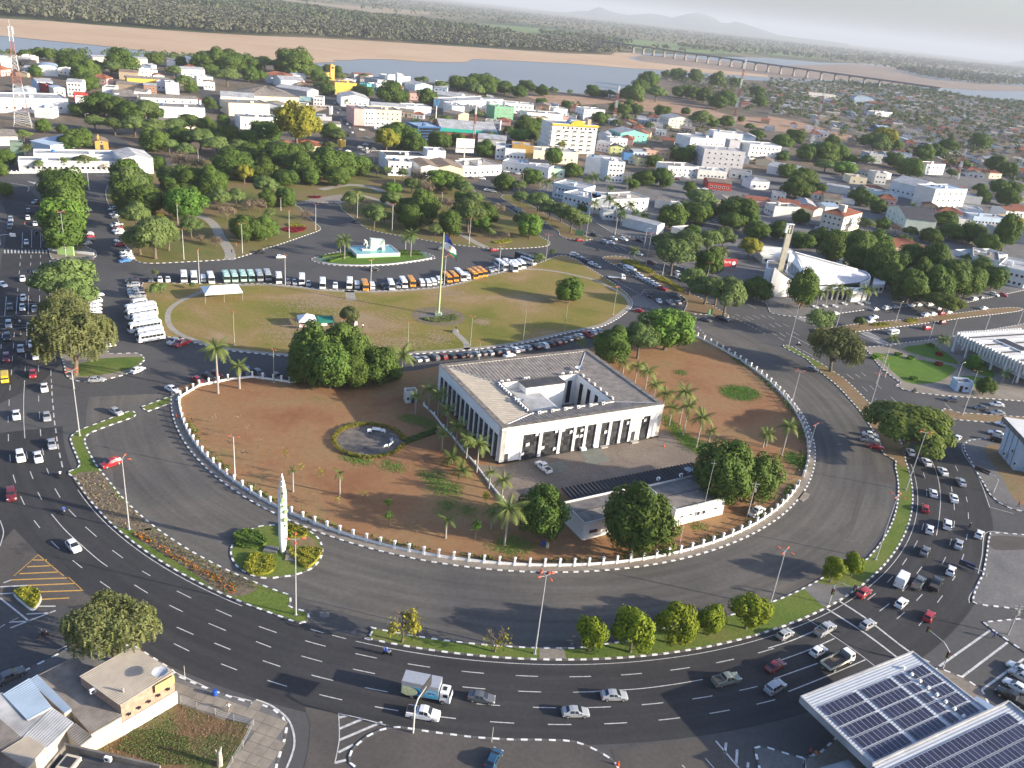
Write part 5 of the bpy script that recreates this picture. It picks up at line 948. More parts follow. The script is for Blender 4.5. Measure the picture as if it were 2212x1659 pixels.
trees((0,3),HT,[(120,1240,180,'m'),(240,1190,170,'m'),(330,1330,190,'m'),(130,1360,120,'m'),(560,1235,130,'m'),(500,1330,220,'m'),(600,1340,180,'m'),(660,1450,190,'b'),(500,1430,160,'l'),(730,1390,110,'m'),(920,1250,230,'l'),(1010,1190,170,'y'),(1090,1250,160,'m'),(1100,1390,170,'m'),(1230,1460,210,'m'),(170,1485,160,'m'),(310,1550,210,'m'),(250,1630,240,'m'),(440,1630,120,'m'),(860,1390,130,'l'),(1340,1330,170,'m'),(1450,1310,170,'m'),(1560,1260,150,'m'),(1840,1230,180,'m'),(1960,1430,170,'m'),(2080,1470,170,'m'),(2000,1620,180,'m'),(2120,1620,150,'m'),(1830,1640,120,'m'),(1700,1430,120,'l'),(1350,1400,130,'l'),(1590,1500,110,'l')])
# --- around church and garden
GD='in the wood behind the white church'
trees((1,3),GD,[(100,340,220,'m'),(450,400,220,'m'),(620,430,220,'m'),(560,500,260,'m'),(780,430,220,'m'),(800,510,270,'m'),(950,520,260,'m'),(960,650,300,'m'),(760,610,240,'m'),(1040,740,230,'m'),(1230,830,310,'m'),(1240,560,230,'m'),(1430,600,260,'m'),(1560,770,320,'m'),(1720,820,240,'m'),(1790,760,230,'m'),(1440,830,290,'m'),(1640,680,220,'m'),(1950,760,200,'m'),(1840,660,200,'m'),(1690,620,170,'m'),(1110,600,200,'m'),(1340,690,200,'m'),(300,420,200,'m'),(1520,620,170,'m'),(870,560,200,'m')])
trees((1,3),'near the cream corner block',[(280,220,170,'m'),(990,280,150,'m'),(850,270,140,'n'),(800,50,180,'m'),(960,130,160,'m'),(870,80,150,'m'),(1280,210,170,'m'),(1540,240,190,'m'),(1410,390,190,'m'),(1580,350,220,'m'),(1760,370,230,'m'),(1900,460,200,'m'),(2080,60,190,'m'),(1860,50,150,'m'),(1230,350,130,'l'),(1110,310,110,'d')]);tree((1,3),2065,370,200,'round','beside the grey stores',1.25)
trees((1,2),'behind the fenced palm garden',[(1380,220,290,'m'),(1250,310,90,'d'),(1600,200,230,'m'),(1640,60,250,'l'),(1720,170,160,'m'),(1960,160,320,'m'),(1900,260,200,'m'),(2110,340,210,'m'),(2060,480,180,'y'),(1500,130,180,'l'),(630,130,140,'m'),(2050,250,170,'m')])
trees((1,2),'on the corner across from the lawn tip',[(1500,450,240,'l'),(1330,430,220,'l'),(1400,540,320,'l'),(1700,410,240,'l'),(1830,410,200,'l'),(1560,380,170,'m')])
trees((1,2),'by the red hoarding near the church',[(1700,620,230,'m'),(2120,850,230,'m')]);trees((1,2),'on the triangular island',[(1550,770,230,'l'),(1690,840,250,'l'),(1860,910,310,'l'),(1780,850,240,'l')])
trees((1,0),'planted at the western end of the lawn',[(1340,700,65,'n'),(1330,845,150,'n'),(1400,830,90,'n'),(1660,800,60,'n')]);trees((1,2),'planted at the tip of the lawn',[(240,570,115,'n'),(350,520,55,'n')])
tree((1,3),1790,1480,130,'bright','in the columned building garden');tree((2,3),1880,20,170,'round','beside the little guard hut',.85)
# --- half-dead and bare trees on the southern median
def bare(rc,base,top,where,leafy):
 h=K[rc].h(base,top);p=K[rc](*base);p.z=.12;rng=np.random.default_rng(int(base[0]));o=thing('pruned_tree',p,0,where,'tree')
 b=MB();b.tube([(0,0,-.05),(.1,0,h*.22),(.05,.05,h*.42)],[.22,.16,.14],7)
 ends=[]
 for k in range(9):
  a=rng.uniform(0,6.28);q=Vector((cos(a)*h*.2,sin(a)*h*.2,h*rng.uniform(.55,.75)));b.tube([(.05,.05,h*.38),tuple(q)],[.09,.05],5);ends.append(q)
 b.obj('trunk',BARK,o);b=MB()
 for q in ends:
  for j in range(16):
   e=q+Vector((rng.normal()*.35,rng.normal()*.35,rng.uniform(.2,1.0)))*(h*.17);b.tube([tuple(q.lerp(e,.1)),tuple(e)],[.03,.012],3,cap=False)
 b.obj('twigs',TWIG,o)
 if leafy:
  C=np.concatenate([np.array(q)*(1.35,1.35,.85)+rng.normal(size=(leafy,3))*h*.085 for q in ends if q.x>-.02 or q.y<0]);link('leaves',quads_mesh('leaves',C,rng.normal(size=C.shape),.34,LEAF['yellow'],rng=rng),o)
bare((3,1),(1262,575),(1300,290),'half-bare yellow-leaved tree on the end of the grass median',110);bare((3,1),(2062,658),(2085,415),'small bare twiggy tree on the grass median',14)
# --- palms
def frond_mesh(L,droop,wid,leaf,nseg=9):
 b=MB();P=[]
 for i in range(nseg+1):
  t=i/nseg;P.append(Vector((L*t*(1-.18*droop*t),0,L*(.42*t-droop*t*t*.75))))
 for i in range(nseg):
  p,q=P[i],P[i+1];w=wid*(sin(pi*min(1,(i+.8)/nseg*.93))*.9+.12)
  for s in(-1,1):
   for f in(0.05,.52):
    a=p.lerp(q,f);c=p.lerp(q,f+.44);tip=a.lerp(c,.9)+Vector((L*.05,s*w,-w*.55))
    b.add([a,c,tip],[(0,1,2)])
 b.tube([tuple(x)for x in P],[.05*L/3*(1-.85*i/nseg)for i in range(nseg+1)],4)
 return b.mesh('frond',LEAF[leaf])
FR={'royal':[frond_mesh(3.9,d,1.1,'frond')for d in(.55,.95,1.3)],'pale':[frond_mesh(3.9,d,1.1,'frondy')for d in(.6,1.0,1.35)]}
PTR={}
def palm(p,H,where,kind='royal',crown=1.0,label=None,nf=16,thick=1.0):
 key=(round(H),thick)
 if key not in PTR:
  h=round(H)or 1;b=MB();b.tube([(0,0,-.1),(0,0,h*.1),(.03,0,h*.5),(.05,0,h*.9),(.05,0,h)],[.26*thick,.21*thick,.20*thick,.15*thick,.12*thick],8);m1=b.mesh('trunk',BARKP)
  b=MB();b.tube([(.05,0,h*.98),(.05,0,h+.7*crown)],[.14*thick,.08],7);PTR[key]=(m1,b.mesh('crownshaft',LEAF['frond']))
 o=thing('palm_tree',p,random.uniform(0,6.28),label or 'palm tree with arching fronds %s'%where,'palm','palms %s'%where);m1,m2=PTR[key];h=round(H)or 1
 link('trunk',m1,o);link('crownshaft',m2,o)
 for k in range(nf):
  f=link('frond',FR[kind][k%3],o);f.location=(.05,0,h+.55*crown);f.rotation_euler=(0,random.uniform(-.30,.12)-(.5 if k%3==0 else 0),2*pi*k/nf*1.0+random.uniform(-.2,.2));s=crown*random.uniform(.85,1.1);f.scale=(s,s,s)
 return o
def palms(rc,where,L,**kw):
 for(bu,bv,tu,tv,cr)in L:
  H=max(1.0,K[rc].h((bu,bv),(tu,tv)));p=K[rc](bu,bv);p.z=.1;palm(p,H,where,crown=cr,**kw)
palms((2,1),'in the row beside the palace wall',[(1490,240,1505,70,.75),(1570,285,1582,110,.85),(1650,390,1662,230,.8),(1725,540,1745,380,.85),(1605,570,1620,450,.6),(1815,650,1832,500,.75),(1905,770,1928,560,.95),(2010,910,2040,770,.5),(2115,1020,2140,850,.75),(2145,1395,2162,1090,1.2),(2030,1255,2035,1130,.7),(1375,265,1382,110,.6)],kind='pale')
palms((2,1),'stunted on the bare soil of the compound',[(320,935,322,745,.4),(722,957,726,800,.5),(1637,1335,1650,1190,.65)],kind='royal',nf=7)
palms((2,2),'in the strip east of the palace',[(1290,270,1300,110,.95),(1355,362,1390,210,.8),(1445,350,1490,100,1.1),(1475,445,1535,220,.95),(1590,550,1655,310,1.0),(1690,535,1722,415,.6),(1215,160,1230,30,.9),(2165,550,2195,440,.6)],kind='pale')
palms((1,2),'in the strip east of the palace',[(955,1570,970,1490,.75),(1060,1650,1095,1520,.9),(1150,1700,1190,1580,1.0)],kind='pale')
palms((2,3),'in the strip east of the palace',[(115,620,175,400,1.0),(-20,540,5,440,.7)],kind='pale')
for bx,tx in(((1885,85),(1890,-275)),((2070,42),(2064,-150))):
 H=K[2,0].h(bx,tx);p=K[2,0](*bx);p.z=.1;palm(p,H,'','pale',1.25 if bx[0]<2000 else.85,'tall royal palm just inside the palace fence' if bx[0]<2000 else 'shorter royal palm just inside the palace fence',15,1.4)
palms((1,1),'on the monument island',[(728,530,728,440,.9),(765,582,765,430,1.15),(1290,512,1297,415,.9),(1335,562,1338,370,1.15)],nf=15);palms((1,1),'rising from the tree clump by the palace',[(1258,1575,1285,1430,1.25)],kind='pale')
palms((1,2),'in the fenced garden',[(700,200,755,105,1.0),(820,240,845,85,1.2),(885,250,905,130,1.1),(925,270,938,165,1.1),(1000,290,1025,130,1.2),(935,305,990,205,1.0),(1050,290,1072,195,1.1),(1130,300,1145,215,1.1),(850,20,858,-20,1.0)])
palms((0,2),'in the fenced garden',[(640,1610,655,1560,1.1),(700,1640,722,1545,1.2),(815,1620,835,1555,1.1),(990,1640,1005,1570,1.2),(360,1580,372,1530,.9),(240,1620,262,1560,1.0),(305,1640,318,1590,1.0),(1180,1150,1190,1085,1.0)])
palms((1,3),'in the planters before the white church',[(410,1000,455,880,.9),(490,990,535,860,.95),(578,990,612,855,.95),(660,970,690,870,.95),(798,972,832,850,.95),(860,962,900,858,.95)],kind='pale')
palms((1,3),'in the garden of the columned building',[(1058,1345,1075,1285,.8),(1478,1405,1512,1290,.9),(2020,1650,2050,1570,.7)],kind='pale');palms((1,2),'on the palm median of the avenue',[(1045,612,1048,520,.9)],kind='pale');palms((1,2),'beside the red hoarding',[(1805,590,1822,515,1.1),(1790,600,1800,540,.9)],kind='pale');palms((1,2),'behind the palace roof edge',[(590,1380,610,1310,.7)],kind='pale')
palms((0,0),'yellowing beside the green block',[(245,1380,248,1300,1.2)],kind='pale');palms((0,1),'by the blue glass block',[(1350,1150,1360,1060,1.1),(1385,1130,1395,1050,1.1),(1510,1090,1525,1035,1.0),(1560,1080,1570,1020,1.0),(780,940,785,875,.9)]);palms((1,3),'behind the church roof',[(665,640,672,545,1.3),(1145,460,1150,400,1.0),(1205,460,1208,410,1.0),(1230,190,1238,120,1.1)])
for(u,v,s)in((1690,690,.95),(1775,795,.8)):
 p=K[2,1](u,v);p.z=.12;palm(p,.6,'','royal',s,'bushy trunkless palm on the soil beside the palace wall',14)
def sapling(rc,base,top,n,leaf,label,w=.9):
 h=max(.8,K[rc].h(base,top));p=K[rc](*base);p.z=.12;rng=np.random.default_rng(int(base[0]+base[1]));o=thing('sapling',p,0,label,'sapling','saplings on the palace compound')
 b=MB();b.tube([(0,0,0),(.05,0,h*.5),(.0,.05,h)],[.05,.035,.02],5)
 for k in range(5):a=rng.uniform(0,6.28);b.tube([(.02,0,h*(.5+.08*k)),(cos(a)*w*.6,sin(a)*w*.6,h*(.75+.06*k))],[.025,.008],4)
 b.obj('trunk',BARK,o);C=rng.normal(size=(n,3))*(w*.45,w*.45,h*.12)+(0,0,h*.85);link('leaves',quads_mesh('leaves',C,rng.normal(size=C.shape)+(0,0,.5),.2,LEAF[leaf],rng=rng),o)
for bs,tp,n,lf in(((402,812),(410,690),60,'yellow'),((560,892),(565,745),60,'yellow'),((1140,1090),(1130,1010),240,'bright'),((1143,1232),(1140,1125),300,'bright'),((1890,1365),(1898,1195),420,'bright'),((1385,1292),(1378,1200),70,'dry'),((255,728),(242,570),60,'yellow'),((1980,1075),(1990,945),260,'yellow'),((705,1095),(735,985),30,'yellow'),((925,1020),(935,925),50,'yellow'),((125,640),(118,560),20,'dry'),((25,560),(28,480),30,'dry'),((505,1025),(500,965),16,'dry')):
 sapling((2,1),bs,tp,n,lf,{'yellow':'thin yellow-leaved sapling on the bare compound soil','bright':'leafy green sapling on the compound lawn','dry':'nearly bare sapling on the compound soil'}[lf])
for bs,tp in(((1852,372),(1848,275)),((2060,382),(2068,265)),((2140,465),(2135,350)),((1912,465),(1910,420)),((2000,560),(2005,440)),((2100,660),(2085,570))):sapling((2,0),bs,tp,30,'dry','nearly bare sapling on the compound soil')
# --- hedges, beds and bushes
def leafy_patch(name,P,h,n,leaf,size,label,cat,parent_kind=None,dome=True):
 """clipped or loose planting over a plan outline"""
 rng=np.random.default_rng(n);xs=[p.x for p in P];ys=[p.y for p in P];C=[]
 cx,cy=sum(xs)/len(xs),sum(ys)/len(ys)
 while len(C)<n:
  q=Vector((rng.uniform(min(xs),max(xs)),rng.uniform(min(ys),max(ys)),0))
  if inside(q,P):
   bump=.75+.25*sin(q.x*2.1+sin(q.y*1.7)*2)*sin(q.y*1.9);C.append((q.x-cx,q.y-cy,h*bump*(1-abs(rng.normal())*.22)))
 C=np.array(C);N_=rng.normal(size=C.shape)*.7+(0,0,.8);me=quads_mesh(name,C,N_,size,LEAF[leaf],rng=rng);o=link(name,me);o.location=(cx,cy,.12)
 b=MB();b.prism([Vector((cx+(p.x-cx)*.96-cx,cy+(p.y-cy)*.96-cy,0))for p in P],0,h*.62);link('woody_core',b.mesh('woody_core',LEAF[leaf]),o)
 return tag(o,label,cat)
hd=lambda rc,L:smooth(pts_of((rc,L)),True,3)
for L,lf in(([(230,1215),(330,1240),(440,1280),(430,1330),(330,1340),(240,1330),(225,1270)],'yellow'),([(290,1440),(400,1430),(560,1440),(560,1490),(500,1570),(430,1600),(350,1540),(290,1490)],'yellow'),([(-40,1490),(60,1490),(165,1530),(160,1620),(60,1660),(-60,1650),(-110,1590)],'yellow'),([(-180,1300),(-40,1270),(60,1320),(100,1380),(20,1430),(-150,1420),(-190,1360)],'mango')):
 leafy_patch('hedge',hd((2,1),L),.9,1500,lf,.26,{'yellow':'golden clipped shrub bed around the white totem','mango':'dark green shrub bed in the shade of the totem'}[lf],'hedge')['group']='shrub beds around the totem'
leafy_patch('hedge',hd((3,0),[(125,140),(200,125),(300,125),(350,170),(345,220),(290,290),(200,230),(130,165)]),.9,1200,'yellow',.24,'golden clipped bush on the hatched traffic island','hedge');patch('hedge_kerb',hd((3,0),[(115,165),(200,115),(310,118),(360,180),(350,240),(285,305),(200,250)]),.05,KERBW,sm=1)
for L in([(950,600),(1060,600),(1150,650),(1230,700),(1190,712),(1090,670),(1000,630)],[(1215,735),(1300,740),(1400,800),(1500,860),(1440,866),(1350,800),(1260,770)]):leafy_patch('hedge',hd((1,2),L),1.0,1500,'yellow',.3,'low golden hedge along the parking median','hedge')['group']='median hedges'
for L in([(560,560),(640,548),(830,530),(830,540),(640,562),(570,575)],[(600,600),(700,570),(830,550),(830,562),(720,585),(640,610)],[(1230,512),(1420,520),(1420,530),(1240,525)],[(1250,535),(1440,545),(1445,555),(1260,548)]):leafy_patch('hedge',pts_of(((1,1),L)),.8,900,'mango',.3,'clipped low hedge on the monument island','hedge')['group']='monument island hedges'
ring_=[K[2,1](978,490)+Vector((8.0*cos(a),8.0*sin(a),0))for a in np.linspace(0,2*pi,40)]
rng=np.random.default_rng(3);a=rng.uniform(0,2*pi,3000);c0=K[2,1](975,497);rr=8.3+rng.uniform(-.45,.45,3000);keep=~((a>-0.02)&(a<.22));C=np.stack([rr*np.cos(a),rr*np.sin(a),rng.uniform(.2,.85,3000)],1)[keep]
o=link('hedge',quads_mesh('hedge',C,rng.normal(size=C.shape)+(0,0,.6),.24,LEAF['yellow'],rng=rng));o.location=(c0.x,c0.y,.12);tag(o,'low round hedge ringing the stained terrace in the compound','hedge')
TERR=mat('terrace_stained',(0.05,0.048,0.05),0.9,col2=(0.21,0.18,0.15),scale=.35,detail=8)
patch('round_terrace',[c0+Vector((7.7*cos(t),7.7*sin(t),0))for t in np.linspace(0,2*pi,40,False)],.14,TERR,sm=1)
path('footpath',[c0+Vector((7.6,1.0,0)),K[2,1](1560,410)],1.5,.137,PAVE_GREY)
for sgn in(1,-1):
 A,Bq=c0+Vector((8.3,1.0+sgn*1.1,0)),K[2,1](1555,410)+Vector((0,sgn*1.1,0));d=(Bq-A).normalized();nn=Vector((-d.y,d.x,0))*.3
 leafy_patch('hedge',[A+nn,A-nn,Bq-nn,Bq+nn],.6,700,'mango',.22,'low dark hedge beside the path to the round terrace','hedge')['group']='terrace path hedges'
for L,n,h in(([(930,1140),(1030,1140),(1030,1165),(900,1160)],300,.7),([(1195,1105),(1280,1105),(1280,1130),(1200,1130)],250,.7),([(410,1190),(480,1195),(470,1225),(400,1215)],250,.7)):leafy_patch('shrub_bed',hd((1,3),L),h,n,'yellow',.4,'small golden shrub bed on the avenue median','hedge')['group']='avenue median beds'
for(u,v,col)in((1470,1497,'red'),(1475,1412,'red'),(1230,1445,'green'),(1400,1335,'green'),(915,1440,'green'),(1250,1625,'green'),(1120,1415,'green')):
 P=[K[1,3](u,v)+Vector((1.3*cos(t),1.3*sin(t),0))for t in np.linspace(0,2*pi,10,False)]
 lf='bright' if col=='green' else 'red'
 if lf=='red' and 'red' not in LEAF:LEAF['red']=leaf_mat('leaf_red',(0.22,0.035,0.015),(0.32,0.08,0.02))
 leafy_patch('bush',P,1.1,260,lf,.35,'%s rounded bush on the garden lawn of the columned building'%('green' if col=='green' else 'rust-red'),'bush')['group']='%s garden bushes'%col
LEAF['crimson']=leaf_mat('leaf_crimson',(0.14,0.012,0.018),(0.22,0.03,0.03))
leafy_patch('flower_bed_plants',hd((1,1),[(225,320),(330,305),(430,310),(420,335),(340,355),(260,345)]),.5,700,'crimson',.4,'crimson planting bed in the park beside the road','flower bed');leafy_patch('flower_bed_plants',hd((1,1),[(265,290),(300,275),(400,290),(420,305),(330,310)]),.6,500,'yellow',.4,'yellow shrub bed above the crimson planting','flower bed')
leafy_patch('flower_bed_plants',hd((1,1),[(2040,435),(2180,415),(2212,430),(2100,450)]),.5,400,'yellow',.4,'yellow shrub bed at the park corner','flower bed');leafy_patch('flower_bed_plants',hd((1,1),[(470,40),(560,45),(540,58),(460,50)]),.5,300,'crimson',.4,'crimson planting bed behind the plaza','flower bed');leafy_patch('flower_bed_plants',hd((1,1),[(890,60),(1000,75),(990,100),(900,85)]),.5,300,'dry',.4,'rusty planting bed beside the park path','flower bed');leafy_patch('hedge',hd((1,1),[(1430,1095),(1560,1090),(1680,1065),(1745,1075),(1750,1105),(1640,1130),(1500,1125)]),.5,1500,'feather',.3,'dry scrubby bed below the flagpole','flower bed')
rng=np.random.default_rng(9);Cs=[]
for k in range(2600):
 t=rng.uniform(-152,28);Rr=85.7+rng.normal()*.5
 if rng.uniform()<.5+.5*sin(t*.55):q=pc(Rr,t);Cs.append((q.x,q.y,.15+abs(rng.normal())*.35))
o=link('fence_shrubs',quads_mesh('fence_shrubs',np.array(Cs),rng.normal(size=(len(Cs),3))+(0,0,.5),.38,LEAF['mango'],rng=rng));stuff(o,'low mixed shrubs growing along the inside of the palace fence','shrubs')
LEAF['marigold']=leaf_mat('leaf_marigold',(0.42,0.10,0.012),(0.55,0.20,0.02),.1)
def scatter(name,polys,n,h,size,leaf,label,cat):
 rng=np.random.default_rng(n);C=[]
 for P in polys:
  xs=[p.x for p in P];ys=[p.y for p in P]
  for _ in range(int(n/len(polys))):
   q=Vector((rng.uniform(min(xs),max(xs)),rng.uniform(min(ys),max(ys)),0))
   if inside(q,P):C.append((q.x,q.y,.13+rng.uniform(0,h)))
 C=np.array(C);stuff(link(name,quads_mesh(name,C,rng.normal(size=C.shape)+(0,0,.6),size,LEAF[leaf],rng=rng)),label,cat)
bedA=pts_of(((2,0),[(1140,1300),(1240,1290),(1500,1460),(1750,1600),(1900,1659)]),((3,0),[(2050,100),(2040,160),(1950,150)]),((2,0),[(1640,1600),(1350,1430)]));bedB=pts_of(((2,0),[(1240,1270),(1330,1265),(1550,1405),(1750,1515),(1950,1615),(2060,1659)]),((3,1),[(0,60),(-10,120)]),((3,0),[(2060,100)]),((2,0),[(1500,1450)]));bedC=pts_of(((2,0),[(650,800),(860,770),(960,900),(1200,1130),(1320,1240),(1060,1240),(930,1150),(800,1030),(700,920)]))
scatter('flowers',[bedA],2600,.45,.24,'marigold','orange marigolds in the long median bed','flowers');scatter('flower_foliage',[bedA,bedB],4200,.35,.25,'feather','dull green and brown foliage in the long median bed','plants');scatter('dry_bedding',[bedC],1500,.3,.24,'dry','withered bedding plants on the median','plants')
turf=[smooth(west,True,1),south]
scatter('turf_blades',turf,40000,.08,.10,'bright','short turf blades on the ring road medians','grass')
weed=pts_of(((3,0),[(1150,1330),(1300,1330),(1650,1400),(1640,1500),(1800,1640),(1400,1640),(1000,1500)]));scatter('weeds',[weed],7000,.22,.11,'oiti','green weeds in the vacant lot','weeds');scatter('dry_weeds',[pts_of(((3,0),[(1400,1060),(1860,1230),(2170,1300),(2000,1640),(800,1640),(800,1480),(1080,1260)]))],9000,.10,.10,'dry','dry brown grass in the vacant lot','weeds')
TURF=[]
for L in([(1420,740),(1500,770),(1600,760),(1640,840),(1760,880),(1750,980),(1600,960),(1500,900)],[(1570,1040),(1700,1020),(1690,1090),(1600,1090)],[(1760,1080),(1860,1060),(1890,1130),(1780,1130)],[(1220,290),(1380,280),(1560,340),(1540,400),(1420,370)],[(1090,680),(1240,690),(1270,760),(1130,740)],[(740,630),(820,610),(1010,660),(1000,690),(850,690)],[(2010,1400),(2090,1380),(2120,1420),(2020,1430)]):
 TURF.append(((2,1),L,0))
TURF+=[((2,2),[(1815,50),(1900,20),(2050,40),(2130,90),(2060,140),(1930,135),(1830,95)],1),((1,2),[(1410,1550),(1480,1550),(1490,1575),(1420,1572)],1),((2,2),[(1300,290),(1330,270),(1500,440),(1690,540),(1600,600),(1440,480)],1),((2,3),[(150,610),(240,600),(330,690),(310,730),(180,690)],1),((2,2),[(1540,1240),(1620,1210),(1660,1230),(1600,1260)],1),((2,2),[(-80,1340),(60,1330),(180,1400),(60,1470),(-100,1450)],0)]
rng=np.random.default_rng(21);C=[]
for rc,L,k in TURF:
 P=smooth(pts_of((rc,L)),True,3);xs=[p.x for p in P];ys=[p.y for p in P];n=int((max(xs)-min(xs))*(max(ys)-min(ys))*(55 if k else 34))
 for _ in range(n):
  q=Vector((rng.uniform(min(xs),max(xs)),rng.uniform(min(ys),max(ys)),0))
  if inside(q,P):C.append((q.x+rng.normal()*.9,q.y+rng.normal()*.9,.13+rng.uniform(0,.1)))
C=np.array(C);stuff(link('turf_tufts',quads_mesh('turf_tufts',C,rng.normal(size=C.shape)*.5+(0,0,1),.19,LEAF['bright'],rng=rng)),'ragged patches of green turf on the palace compound','grass')
LEAF['flecks']=leaf_mat('worn_earth',(0.28,0.20,0.10),(0.36,0.265,0.17),.05,0.0)
rng=np.random.default_rng(31);C=[]
for u,v,su,sv,n in((560,960,160,35,1500),(900,1120,200,60,1300),(700,1220,220,60,1200),(1690,880,70,15,350),(1950,1125,35,14,250),(1250,1300,120,30,500),(300,1190,120,60,900),(1580,1270,60,30,300)):
 for _ in range(n):p=K[1,1](u+rng.normal()*su,v+rng.normal()*sv);C.append((p.x,p.y,.128+rng.uniform(0,.03)))
C=np.array(C);stuff(link('worn_flecks',quads_mesh('worn_flecks',C,rng.normal(size=C.shape)*.05+(0,0,1),.45,LEAF['flecks'],rng=rng)),'bare trampled earth showing through the dry lawn','bare ground')
# ================================================================== STREET FURNITURE
LAMPO=mat('lamp_orange',(0.62,0.13,0.06),0.45);POLE=mat('pole_grey',(0.40,0.40,0.40),0.6,noise=0.1,scale=1);POLEW=mat('pole_pale',(0.55,0.54,0.52),0.6);POLEG=mat('pole_green',(0.30,0.33,0.20),0.6)
def lamp_protos():
 out={}
 for kind,H in(('quad',15.6),('double',11.0),('single',9.0),('arm',10.0)):
  pr=Proto('street_lamp');b=MB();b.tube([(0,0,0),(0,0,H*.3),(0,0,H)],[.15,.12,.07],8);pr.part('pole',b.mesh('pole',POLE if kind=='quad' else POLEG if kind=='single' else POLEW))
  b=MB();b.box((0,0,0),(.5,.5,.12));pr.part('base_plate',b.mesh('base_plate',STEEL))
  if kind=='arm':
   b=MB();b.tube([(0,0,H-.1),(.6,0,H+.15),(1.6,0,H+.25)],.05,6);pr.part('arm',b.mesh('arm',POLEW));b=MB();b.box((1.7,0,H+.17),(.8,.3,.16),top=(.8,.7));pr.part('lamp_head',b.mesh('lamp_head',POLEW));out[kind]=pr;continue
  angs={'quad':(.5,2.07,3.64,5.21),'double':(.3,.3+pi),'single':(0,pi)}[kind];rch={'quad':1.05,'double':.8,'single':.35}[kind]
  for a in angs:
   b=MB();b.tube([(0,0,H-.05),(rch*cos(a),rch*sin(a),H+.12)],.035,5);arm=pr.part('arm',b.mesh('arm',POLE))
   b=MB();n=8;r=lambda x,w,h_:[((rch+x)*cos(a)-w*cos(2*pi*k/n)*sin(a),(rch+x)*sin(a)+w*cos(2*pi*k/n)*cos(a),H+.16+h_*sin(2*pi*k/n))for k in range(n)]
   b.loft([r(-.15,.08,.05),r(.05,.20,.11),r(.5,.19,.11),r(.68,.08,.05)]);arm[5].append(['lamp_head',b.mesh('lamp_head',LAMPO),(0,0,0),(0,0,0),(1,1,1),[]])
  out[kind]=pr
 return out
LP=lamp_protos()
def lamp(rc,bu,bv,kind,where,tu=None,tv=None,z=.1):
 p=K[rc](bu,bv);p.z=z;s=1.0
 if tu is not None:s=max(.3,K[rc].h((bu,bv),(tu,tv))/{'quad':15.6,'double':11.0,'single':9.0,'arm':10.0}[kind])
 d={'quad':'tall grey lamp post with four orange heads','double':'pale lamp post with two orange heads','single':'slim green lamp post with orange heads','arm':'pale lamp post with one long arm'}[kind]
 return LP[kind].stamp(tuple(p),random.uniform(0,3),'%s %s'%(d,where),'lamp post','lamp posts %s'%where,(1,1,s))
for a in((1118,1260,1075,650),(690,450,620,-110)):lamp((2,0),a[0],a[1],'quad','on the western grass strip',a[2],a[3])
lamp((3,1),345,340,'quad','on the grass strip below the totem',375,-315);lamp((3,2),197,675,'quad','beside the slab crossing of the median',290,0);lamp((2,3),1190,920,'quad','beside the great spreading tree',1355,420);lamp((2,3),930,1520,'quad','on the eastern grass arc',1125,975);lamp((3,3),10,270,'quad','near the clipped trees of the median',140,-215);lamp((2,3),210,145,'quad','at the eastern palace fence',270,-110);lamp((2,3),360,540,'double','outside the eastern palace fence',415,355);lamp((2,3),880,200,'quad','on the brown ring median',960,-80)
lamp((2,0),2030,790,'double','inside the palace compound',2020,460)
for a in((570,555,525,175),(600,960,567,715),(590,120,560,-60)):lamp((1,0),a[0],a[1],'quad','among the avenue island trees',a[2],a[3])
lamp((2,0),640,40,'quad','among the avenue island trees',622,-110)
for a in((1590,585,1580,325),(1725,790,1720,510),(2095,530,2088,280),(1540,300,1540,110)):lamp((1,0),a[0],a[1],'double','near the western park kerb',a[2],a[3])
for a in((253,805,255,545),(990,850,990,590),(1625,800,1640,560),(2095,700,2107,470)):lamp((1,1),a[0],a[1],'double','along the bus row',a[2],a[3])
for a in((287,400,287,170),(515,330,520,110),(875,225,875,20),(1175,340,1180,110),(1840,450,1865,235),(215,160,217,55),(1605,110,1612,5)):lamp((1,1),a[0],a[1],'double','in the park',a[2],a[3])
for a in((740,1258,740,1100),(1308,1365,1318,1125),(1850,1330,1875,1080)):lamp((1,1),a[0],a[1],'single','on the lawn',a[2],a[3])
lamp((1,1),1925,1445,'single','behind the palace',1932,1295);lamp((1,1),155,1650,'single','in the parking behind the palms',158,1370)
for a in((95,1280,120,1015),(450,1210,488,955),(872,1060,910,825)):lamp((1,2),a[0],a[1],'single','on the lawn',a[2],a[3])
lamp((1,0),2025,1325,'single','on the lawn',2020,1040)
for a in((290,600,322,375),(640,390,685,105),(1155,650,1197,360),(1685,745,1705,610)):lamp((1,2),a[0],a[1],'quad','along the eastern avenue',a[2],a[3])
for a in((890,370,900,220),(375,110,390,-20),(1140,480,1160,320),(1300,720,1325,620)):lamp((1,2),a[0],a[1],'arm','beside the fenced garden',a[2],a[3])
lamp((1,2),1138,1160,'double','behind the palace trees',1148,1085);lamp((1,3),175,1345,'quad','on the tip of the ring median',270,975);lamp((1,3),935,1655,'quad','at the garden corner',1000,1430);lamp((1,3),1780,1640,'double','in the columned building garden',1815,1550)
for a in((1380,1310,1440,1110),(1585,1250,1640,1090),(580,1200,650,1005),(1100,1130,1140,955),(990,1540,1065,1320),(1620,1655,1660,1480),(2160,1150,2200,1010),(1880,1185,1925,1055),(1010,1600,1040,1480),(2110,1655,2140,1530)):lamp((1,3),a[0],a[1],'arm','along the eastern avenues',a[2],a[3])
